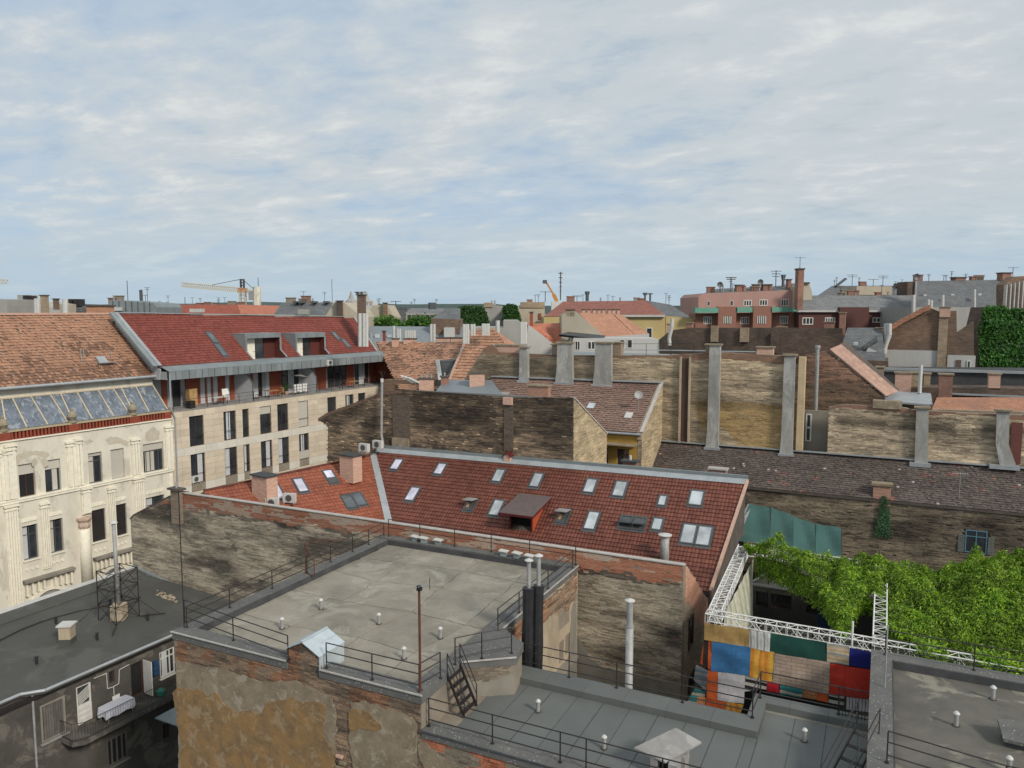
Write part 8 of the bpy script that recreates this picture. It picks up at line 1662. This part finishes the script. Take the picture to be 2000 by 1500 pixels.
t, f = far('brick_balcony_building', 'red-brown brick building with verdigris copper balcony aprons', 'building', 124, [(1358, 800), (1358, 612), (1560, 610), (1560, 800)], 'brick', th=4, wins=[(x0, y0, x1, y1, 4) for x0, y0, x1, y1 in ((1374, 618, 1390, 633), (1413, 618, 1428, 632), (1446, 619, 1463, 633), (1479, 617, 1496, 632), (1523, 617, 1539, 632))], extra=[(1403, 1438, 599, 640, 'brick', 0, 1.6, 'bay'), (1471, 1507, 598, 640, 'brick', 0, 1.6, 'bay'), (1358, 1403, 601, 611, 'copper', 0, 1.8, 'balcony_apron'), (1440, 1470, 600, 610, 'copper', 0, 1.8, 'balcony_apron'), (1508, 1557, 600, 609, 'copper', 0, 1.8, 'balcony_apron')])
for x0, y0, x1, y1 in ((1413, 618, 1428, 632), (1479, 617, 1496, 632)):
    h = f.rect(x0, y0, x1, y1, 1.62); q = MB(); n = 4
    for i in range(n+1): x = h[0]+(h[1]-h[0]-.12)*i/n; q.fbox(f, x, x+.12, 1.6, 1.68, h[2], h[3])
    o = part(q, 'window', m_whitef, t); g = MB(); g.fbox(f, h[0], h[1], 1.6, 1.64, h[2], h[3]); part(g, 'pane', m_glass, o)
t, f = far('maroon_brick_building', 'dark maroon brick building with white windows under a slate roof', 'building', 122, [(1560, 800), (1560, 608), (1785, 606), (1785, 800)], 'maroon', th=10, wins=[(1567, 620, 1588, 634, 3), (1611, 620, 1631, 634, 4), (1704, 620, 1727, 630, 3), (1745, 620, 1760, 630, 3)], roof=[([(1556, 609), (1788, 607), (1785, 577, 7), (1575, 577, 7)], 'greyroof2', 0, 0)], extra=[(1640, 1697, 600, 640, 'maroon', 0, 1.0, 'bay'), (1558, 1640, 606, 609.5, 'white', 0, .5, 'gutter'), (1697, 1786, 606, 609.5, 'white', 0, .5, 'gutter')])
far('upper_slate_building', 'slate mansard with a cream panel above the maroon building', 'building', 145, [(1590, 800), (1590, 580), (1786, 580), (1786, 800)], 'greyroof', th=6, roof=[([(1590, 582), (1786, 582), (1783, 558, 6), (1625, 558, 6)], 'greyroof', 0, 0)], extra=[(1673, 1742, 559, 576, 'cream', -3, 1.2, 'cream_panel'), (1755, 1766, 553, 560, 'brickg', -6, -4, 'roof_box')])
t, f = far('large_slate_roof_building', 'broad plain dark slate roof on the right skyline', 'building', 112, [(1783, 800), (1783, 600), (1962, 600), (1962, 800)], 'grey', th=10, roof=[([(1783, 604), (1965, 602), (1972, 546, 11), (1790, 549, 11)], 'greyroof', 0, 0)], extra=[(1772, 1789, 550, 576, 'brickd', -3, 0, 'dark_end_wall'), (1787, 1790, 549, 604, m_pipe, 0, .3, 'corner_strip'), (1804, 1810, 575, 578, 'white', -3, -1.5, 'roof_hatch'), (1858, 1864, 574, 577, 'white', -3, -1.5, 'roof_hatch'), (1911, 1917, 573, 577, 'white', -3, -1.5, 'roof_hatch')])
fch('wide low chimney on the ridge of the broad slate roof', 123, 1867, 1887, 541, 549, mb_red, 1.5, .2); fch('small stepped red chimney near the right end of the skyline', 122, 1959, 1976, 532, 548, mb_red, 1.5, .2)
far('tall_corner_building', 'tall brown building with many downpipes at the right edge', 'building', 88, [(1961, 900), (1962, 556), (1982, 540), (2060, 536), (2060, 900)], 'brickg', th=1.5, extra=[(1965+8*i, 1967+8*i, 556-2*i, 606, m_cop, 0, .5, 'downpipe') for i in range(5)])
for i, (x, y0, y1, r) in enumerate(((1784, 576, 606, .2), (1841, 576, 605, .2), (1903, 565, 618, .18), (1813, 585, 594, .18), (1819, 586, 594, .18))): pipes(['white flue at the left corner of the broad slate roof', 'white flue left of centre before the broad slate roof', 'tallest white flue before the broad slate roof', 'left of two stubby flues on the brown gable top', 'right of two stubby flues on the brown gable top'][i], 96, (x, ), y0, y1, r)
GB = SY(96.0)
t, f = far('brown_brick_gable', 'big brown brick gable with pale rendered foot and sloping flues', 'building', 0, [(1700, 900), (1728, 722), (1730, 648), (1800, 608), (1815, 600), (1833, 608), (1868, 607), (1869, 650), (1902, 622+5), (1905, 900)], 'brickg', fr=GB, th=.8, extra=[(1722, 1830, 684, 720, 'white', 0, .12, 'render_panel'), (1850, 1905, 694, 722, 'white', 0, .12, 'render_panel'), (1832, 1850, 612, 722, 'brickt', 0, .35, 'pilaster'), (1867, 1877, 703, 722, mf['brickd'], .12, .2, 'door')], wins=[])
h = f.rect(1888, 704, 1896, 722); q = MB(); q.fbox(f, h[0], h[1], .12, .2, h[2], h[3]); o = part(q, 'window', m_whitef, t); q = MB(); q.fbox(f, h[0]+.12, h[1]-.12, .2, .22, h[2]+.1, h[3]-.1); part(q, 'pane', m_glass, o)
q = MB(); 
for a, b in zip([(1728, 648), (1760, 628), (1800, 607)], [(1760, 628), (1800, 607), (1817, 599)]): q.beam(ony(*a, 95.9), ony(*b, 95.9), 1.0, .5)
part(q, 'verge_tiles', mf['orange'], t)
chimney('roof_chimney', 'brick chimney standing on the right of the brown gable', SY(95.5), 1836, 1857, 599, 612, 1, mb_pale, m_under, .1)
f = SY(94); 
for i, pts in enumerate((((1731, 632), (1731, 665), (1727, 690)), ((1737, 632), (1737, 655), (1716, 710), (1713, 718)))): t = T('flue_pipe', ['straight one', 'long kinked one'][i]+' of the two white flues left of the brown gable', 'flue', ony(pts[-1][0], pts[-1][1], 94), 'paired white flues by the brown gable'); m = MB(); m.tube([ony(x, y, 94-.4*i) for x, y in pts], .24, 8); part(m, 'pipe', m_cap, t)
chimney('roof_chimney', 'tall tan chimney with dark foot left of the two white flues', SY(94.5), 1711, 1724, 640, 712, 1.0, mf['brickt'], m_under, .1)
ivywall('ivy covered green wall at the right edge of the photo', 86, [(1912, 760), (1912, 640), (1922, 600), (1960, 600), (1962, 605), (2060, 607), (2060, 760)], 34000, 3, M_leaf('bright_ivy', [(.02, .09, .012), (.04, .14, .015), (.06, .18, .02)]))
far('dark_slope_house', 'dark slated slope behind the long brick wall', 'building', 0, [(1640, 900), (1640, 702), (1735, 705), (1735, 900)], 'brickd', fr=SY(88), th=6, roof=[([(1635, 706), (1730, 708), (1722, 640, 7), (1655, 640, 7)], 'greyroof', 0, 0)], extra=[(1667, 1675, 669, 674, 'white', -3, -1.5, 'roof_hatch')])
far('grey_side_house', 'small pale rendered house front with tilted roof beside the kinked flues', 'building', 0, [(1690, 900), (1690, 690), (1695, 680), (1712, 686), (1712, 900)], 'white', fr=SY(90), th=2.5, roof=[([(1684, 676), (1712, 656), (1714, 664), (1688, 682)], 'greyroof', 0, 0)])
# middle-right roofs between the gables
t, f = far('low_terrace_roofs', 'dark flat roofs with zinc edges behind the right firewall', 'building', 0, [(1700, 900), (1700, 726), (2060, 730), (2060, 900)], m_bitumen, fr=SY(84), th=8, extra=[(1700, 2060, 722, 727, m_zinc, 0, .3, 'zinc_edge')])
t2, f = far('low_terrace_wall', 'mottled dark wall band with moss below the zinc edge', 'wall', 0, [(1690, 900), (1700, 755), (2060, 760), (2060, 900)], 'brickd', fr=SY(80), th=3, extra=[(1850, 2050, 772, 775, m_zinc, 0, .5, 'zinc_edge')])
for i, (x0, x1, y0, y1, yy) in enumerate(((1712, 1727, 716, 745, 82), (1749, 1781, 727, 762, 79), (1781, 1800, 727, 750, 81), (1805, 1818, 729, 745, 82), (1835, 1862, 730, 785, 78), (1932, 1955, 729, 752, 80))): chimney('roof_chimney', ['small brown chimney at the foot of the kinked flues', 'wide brick chimney left of the thin white flue', 'tan chimney stub behind the thin white flue', 'small tan chimney stub right of the thin white flue', 'tall brick chimney in the middle of the dark roofs', 'squat brick chimney on the dark roof near the right edge'][i], SY(yy), x0, x1, y0, y1, .9, mb_pale if i in (1, 5) else mf['brickt'] if i < 4 else mb_red, m_under, .12)
t = T('flue_pipe', 'thin white flue rising among the dark roofs on the right', 'flue', ony(1798, 765, 77.5)); m = MB(); m.tube([ony(1799, 713, 77.5), ony(1796, 768, 77.5)], .16, 8); part(m, 'pipe', m_cap, t)
m = MB(); P = [ony(1722, 762, 78), ony(1818, 768, 78), ony(1822, 790, 73.5), ony(1730, 783, 73.5)]; m.prism(P, (0, 0, -.15)); t = solo(m, 'zinc_roof', m_zinc, 'pale zinc sheet roof between the gable and the tall brick chimney', 'roof')
t, f = far('tile_strip_roof', 'orange tiled low roof strip above the right firewall', 'roof', 0, [(1800, 900), (1822, 800), (2060, 806), (2060, 900)], 'brickt', fr=SY(71), th=1, roof=[([(1818, 803), (2060, 810), (2060, 776, 4), (1830, 776, 4)], 'orange', 0, 0)])
m = MB(); a = FE.rect(1705, 783, 1762, 798); m.fbox(FE, a[0], a[1], -.8, .2, a[2], a[3]); solo(m, 'render_block', m_under, 'grey rendered block standing on the right firewall', 'chimney')
# --- masts, cranes, aerials
for (d, x, y0, y1, r, a, lb) in ((260, 248, 548, 596, .12, 0, 'thin tall mast above the zinc clad storey'), (230, 275, 566, 596, .5, 0, 'short dark chimney stack on the far left skyline'), (240, 361, 580, 597, .1, 0, 'tiny mast above the long red roof'), (200, 1095, 531, 586, .16, 6, 'lattice radio mast above the brick red roof'), (200, 1065, 569, 590, .1, 1, 'thin pole left of the mobile crane'), (180, 1127, 577, 590, .07, 2, 'little aerial on the brick red ridge'), (160, 1147, 570, 588, .35, 2, 'cell antenna cluster on the brick red ridge'), (160, 1260, 572, 588, .2, 2, 'left post of the antenna pair on the hip'), (160, 1270, 573, 588, .2, 1, 'right post of the antenna pair on the hip'),
    (130, 1428, 541, 562, .12, 2, 'dark antenna at the left of the pink building roof'), (130, 1516, 528, 560, .08, 3, 'tall cross aerial above the pink building'), (130, 1530, 537, 560, .25, 3, 'cell antenna right of the tall cross aerial'), (128, 1563, 502, 530, .05, 1, 'wire aerial on the tall brick chimney'), (140, 1665, 536, 558, .06, 2, 'television aerial above the slate mansard'), (140, 1706, 545, 560, .06, 1, 'thin pole above the cream panel'), (140, 1725, 538, 560, .06, 2, 'aerial right of the cream panel'), (120, 1979, 522, 540, .05, 1, 'thin aerial at the right end of the skyline'), (140, 773, 588, 604, .08, 1, 'small aerial left of the pale long roof'), (120, 844, 591, 604, .6, 0, 'round dark vent on the pale long roof'), (90, 648, 545, 590, .03, 0, 'hair thin pole above the slate roof'), (120, 703, 570, 580, .12, 3, 'wire aerials on the tall dark stack')): mast(lb, d, x, y0, y1, r, a)
# tower crane
f = camfr(300); t = T('tower_crane', 'pale tower crane with long jib pointing left on the skyline', 'crane', f.at(f.hit(473, 600)[0], 0, 0)); u, zt = f.hit(473, 545); zb = 0; zj = f.hit(473, 567)[1]; m_crane = M_plain('crane_paint', (.55, .50, .36), .5); s = 1.0
def lat(p, q, s, n, nm, mat):
    m = MB(); p = np.array(p); q = np.array(q); d = q-p; L = np.linalg.norm(d); d /= L; x = f.n*1.0 if abs(np.dot(d, f.n)) < .9 else f.d; z = np.cross(d, x); C_ = [x*i*s/2+z*j*s/2 for i, j in ((-1, -1), (1, -1), (1, 1), (-1, 1))]
    for c in C_: m.beam(p+c, q+c, .28)
    for i in range(n):
        for k in range(4): m.beam(p+C_[k]+d*L*i/n, p+C_[(k+1) % 4]+d*L*(i+1)/n, .16)
    part(m, nm, mat, t)
lat(f.at(u, 0, 0), f.at(u, 0, zj), 1.9, 26, 'mast', m_crane); lat(f.at(u, 0, zj), f.at(u, 0, zt), 1.2, 4, 'apex', m_frame_d)
jt = f.hit(355, 556); lat(f.at(u, 0, zj), f.at(jt[0], 0, jt[1]), 1.6, 30, 'jib', m_crane); cj = f.hit(497, 571); lat(f.at(u, 0, zj), f.at(cj[0], 0, cj[1]), 1.4, 6, 'counter_jib', m_crane)
m = MB(); m.beam(f.at(u, 0, zt), f.at(jt[0]*.5+u*.5, 0, (jt[1]+zj)/2+1), .2); m.beam(f.at(u, 0, zt), f.at(cj[0], 0, cj[1]+1), .2); part(m, 'tie_rod', m_frame_d, t)
m = MB(); m.fbox(f, cj[0]-2, cj[0]+1, -1, 1, cj[1]-3, cj[1]+.5); part(m, 'counterweight', m_hood, t); m = MB(); m.fbox(f, u-1.6, u+1.6, -1, 1, zj-.9, zj+.9); part(m, 'cab', M_plain('crane_cab', (.42, .22, .12), .5), t)
fl = pipes('tall pale stack right of the tower crane', 150, (502, ), 560, 604, .75, m_cream); mast('thin mast on the pale stack right of the crane', 150, 504, 542, 562, .06, 0)
f = camfr(200); t = T('mobile_crane', 'orange telescopic crane boom leaning left on the skyline', 'crane', f.at(f.hit(1090, 590)[0], 0, 20)); a = f.hit(1066, 550); b = f.hit(1081, 575); c = f.hit(1088, 589); mo = M_plain('crane_orange', (.50, .22, .04), .5)
m = MB(); m.beam(f.at(a[0], 0, a[1]), f.at(b[0], 0, b[1]), .45); part(m, 'inner_boom', mo, t); m = MB(); m.beam(f.at(b[0], 0, b[1]), f.at(c[0], 0, c[1]), .9); part(m, 'boom', mo, t); m = MB(); m.fbox(f, a[0]-.8, a[0]+.3, -.4, .4, a[1]-.5, a[1]+.4); part(m, 'boom_head', m_frame_d, t); m = MB(); m.fbox(f, c[0]-1.5, c[0]+2, -1, 1, c[1]-3, c[1]); part(m, 'cab', m_cap, t)
f = camfr(300); t = T('tower_crane', 'tip of a second crane jib at the far left edge', 'crane', f.at(f.hit(-20, 550)[0], 0, 30)); a = f.hit(-60, 549); b = f.hit(14, 550); lat(f.at(a[0], 0, a[1]), f.at(b[0], 0, b[1]), 1.3, 10, 'jib', m_crane); lat(f.at(a[0], 0, 0), f.at(a[0], 0, a[1]), 1.8, 20, 'mast', m_crane)
f = camfr(150); t = T('roof_ladder', 'dark inclined lattice frame sticking up above the slate mansard', 'ladder', f.at(f.hit(1640, 555)[0], 0, 30)); a = f.hit(1633, 559); b = f.hit(1652, 544)
m = MB(); m.beam(f.at(a[0], 0, a[1]), f.at(b[0], 0, b[1]), .9, .3); part(m, 'frame', m_frame_d, t)
for (x, y, d) in ((1406, 556, 130), (1485, 551, 131), (1790, 541, 112)):
    f = camfr(d); a = f.hit(x, y); t = T('satellite_dish', {1406: 'dark satellite dish at the left end of the pink building roof', 1485: 'small dark dish between the roof boxes of the pink building', 1790: 'dark satellite dish at the corner of the broad slate roof'}[x], 'satellite dish', f.at(a[0], 0, a[1])); m = MB(); m.lathe((0, 0, 0), [(.05, 0), (.5, .12), (.48, .16), (.05, .05)], 12); mm = MB(); mm.f = m.f; mm.v = [tuple(f.at(a[0]+x_, z_, a[1]+y_)) for x_, y_, z_ in m.v]; part(mm, 'dish', m_frame_d, t); m = MB(); m.cyl(f.at(a[0], 0, a[1]-1.2), f.at(a[0], 0, a[1]), .05, 5); part(m, 'pole', m_frame_d, t)
# small vents, stubs and antennas as parts of the far roofs
CAT_ = [(o, o.name) for o in COL.objects if o.get('category') == 'building' and o.name.split('.')[0] in ('pink_building', 'long_brick_red_roof_building', 'pale_long_roof_building', 'long_red_roof_building', 'slate_roof_building', 'maroon_brick_building', 'upper_slate_building', 'large_slate_roof_building', 'slate_wing_building', 'beige_brick_block', 'grey_brick_block', 'gabled_tan_house', 'long_dark_roof_building', 'zinc_clad_building')]
spots = dict(pink_building=(1385, 1555, 566, 131), long_brick_red_roof_building=(1105, 1258, 588, 133), pale_long_roof_building=(803, 868, 602, 141), long_red_roof_building=(308, 540, 596, 141), slate_roof_building=(552, 646, 590, 122), maroon_brick_building=(1590, 1780, 578, 130), upper_slate_building=(1628, 1780, 559, 152), large_slate_roof_building=(1795, 1950, 548, 124), slate_wing_building=(1270, 1308, 592, 132), beige_brick_block=(1020, 1060, 591, 139), grey_brick_block=(948, 980, 595, 138), gabled_tan_house=(726, 755, 597, 131), long_dark_roof_building=(132, 166, 600, 151), zinc_clad_building=(216, 300, 588, 106))
rng = np.random.default_rng(17)
for o, nm in CAT_:
    x0, x1, y, d = spots[nm.split('.')[0]]; f = camfr(d); n = int((x1-x0)/17)+1
    for i in range(n):
        x = x0+(x1-x0)*rng.random(); u, z = f.hit(x, y+1); k = rng.random(); m = MB()
        if k < .45: h = rng.uniform(.6, 1.9); m.cyl(f.at(u, 0, z-.5), f.at(u, 0, z+h), .045, 4); [m.cyl(f.at(u-.35+.1*j, 0, z+h-.25*j), f.at(u+.35-.1*j, 0, z+h-.25*j), .03, 4) for j in range(int(rng.integers(1, 4)))]; part(m, 'aerial', m_frame_d, o)
        elif k < .75: w = rng.uniform(.3, .7); h = rng.uniform(.4, 1.1); m.fbox(f, u-w, u+w, -.8, 0, z-.8, z+h); m.fbox(f, u-w-.1, u+w+.1, -.9, .1, z+h, z+h+.12); part(m, 'chimney', mb_red if rng.random() < .6 else m_mortar, o)
        else: h = rng.uniform(.4, .9); m.cyl(f.at(u, 0, z-.5), f.at(u, 0, z+h), .14, 6); part(m, 'vent', m_pipe, o)
# filler city far beyond: rows of roofs that read as one mass
rng = np.random.default_rng(42); m1 = MB(); m2 = MB()
for i in range(420):
    d = rng.uniform(150, 900); a = YAW+math.radians(rng.uniform(-37, 37)); x, y = -math.sin(a)*d, math.cos(a)*d; h = rng.uniform(17, 25.5); w, l = rng.uniform(6, 14), rng.uniform(8, 22); mm = m1 if i % 2 else m2
    mm.box(x-w, x+w, y-l/2, y+l/2, 0, h-3); mm.prism([(x-w, y-l/2, h-3), (x+w, y-l/2, h-3), (x+w, y, h), (x-w, y, h)], (0, 0, -.3)); mm.prism([(x-w, y+l/2, h-3), (x+w, y+l/2, h-3), (x+w, y, h), (x-w, y, h)], (0, 0, -.3))
solo(m1, 'distant_city', mf['grey'], None, None, kind='stuff'); solo(m2, 'distant_city', mf['redb'], None, None, kind='stuff')
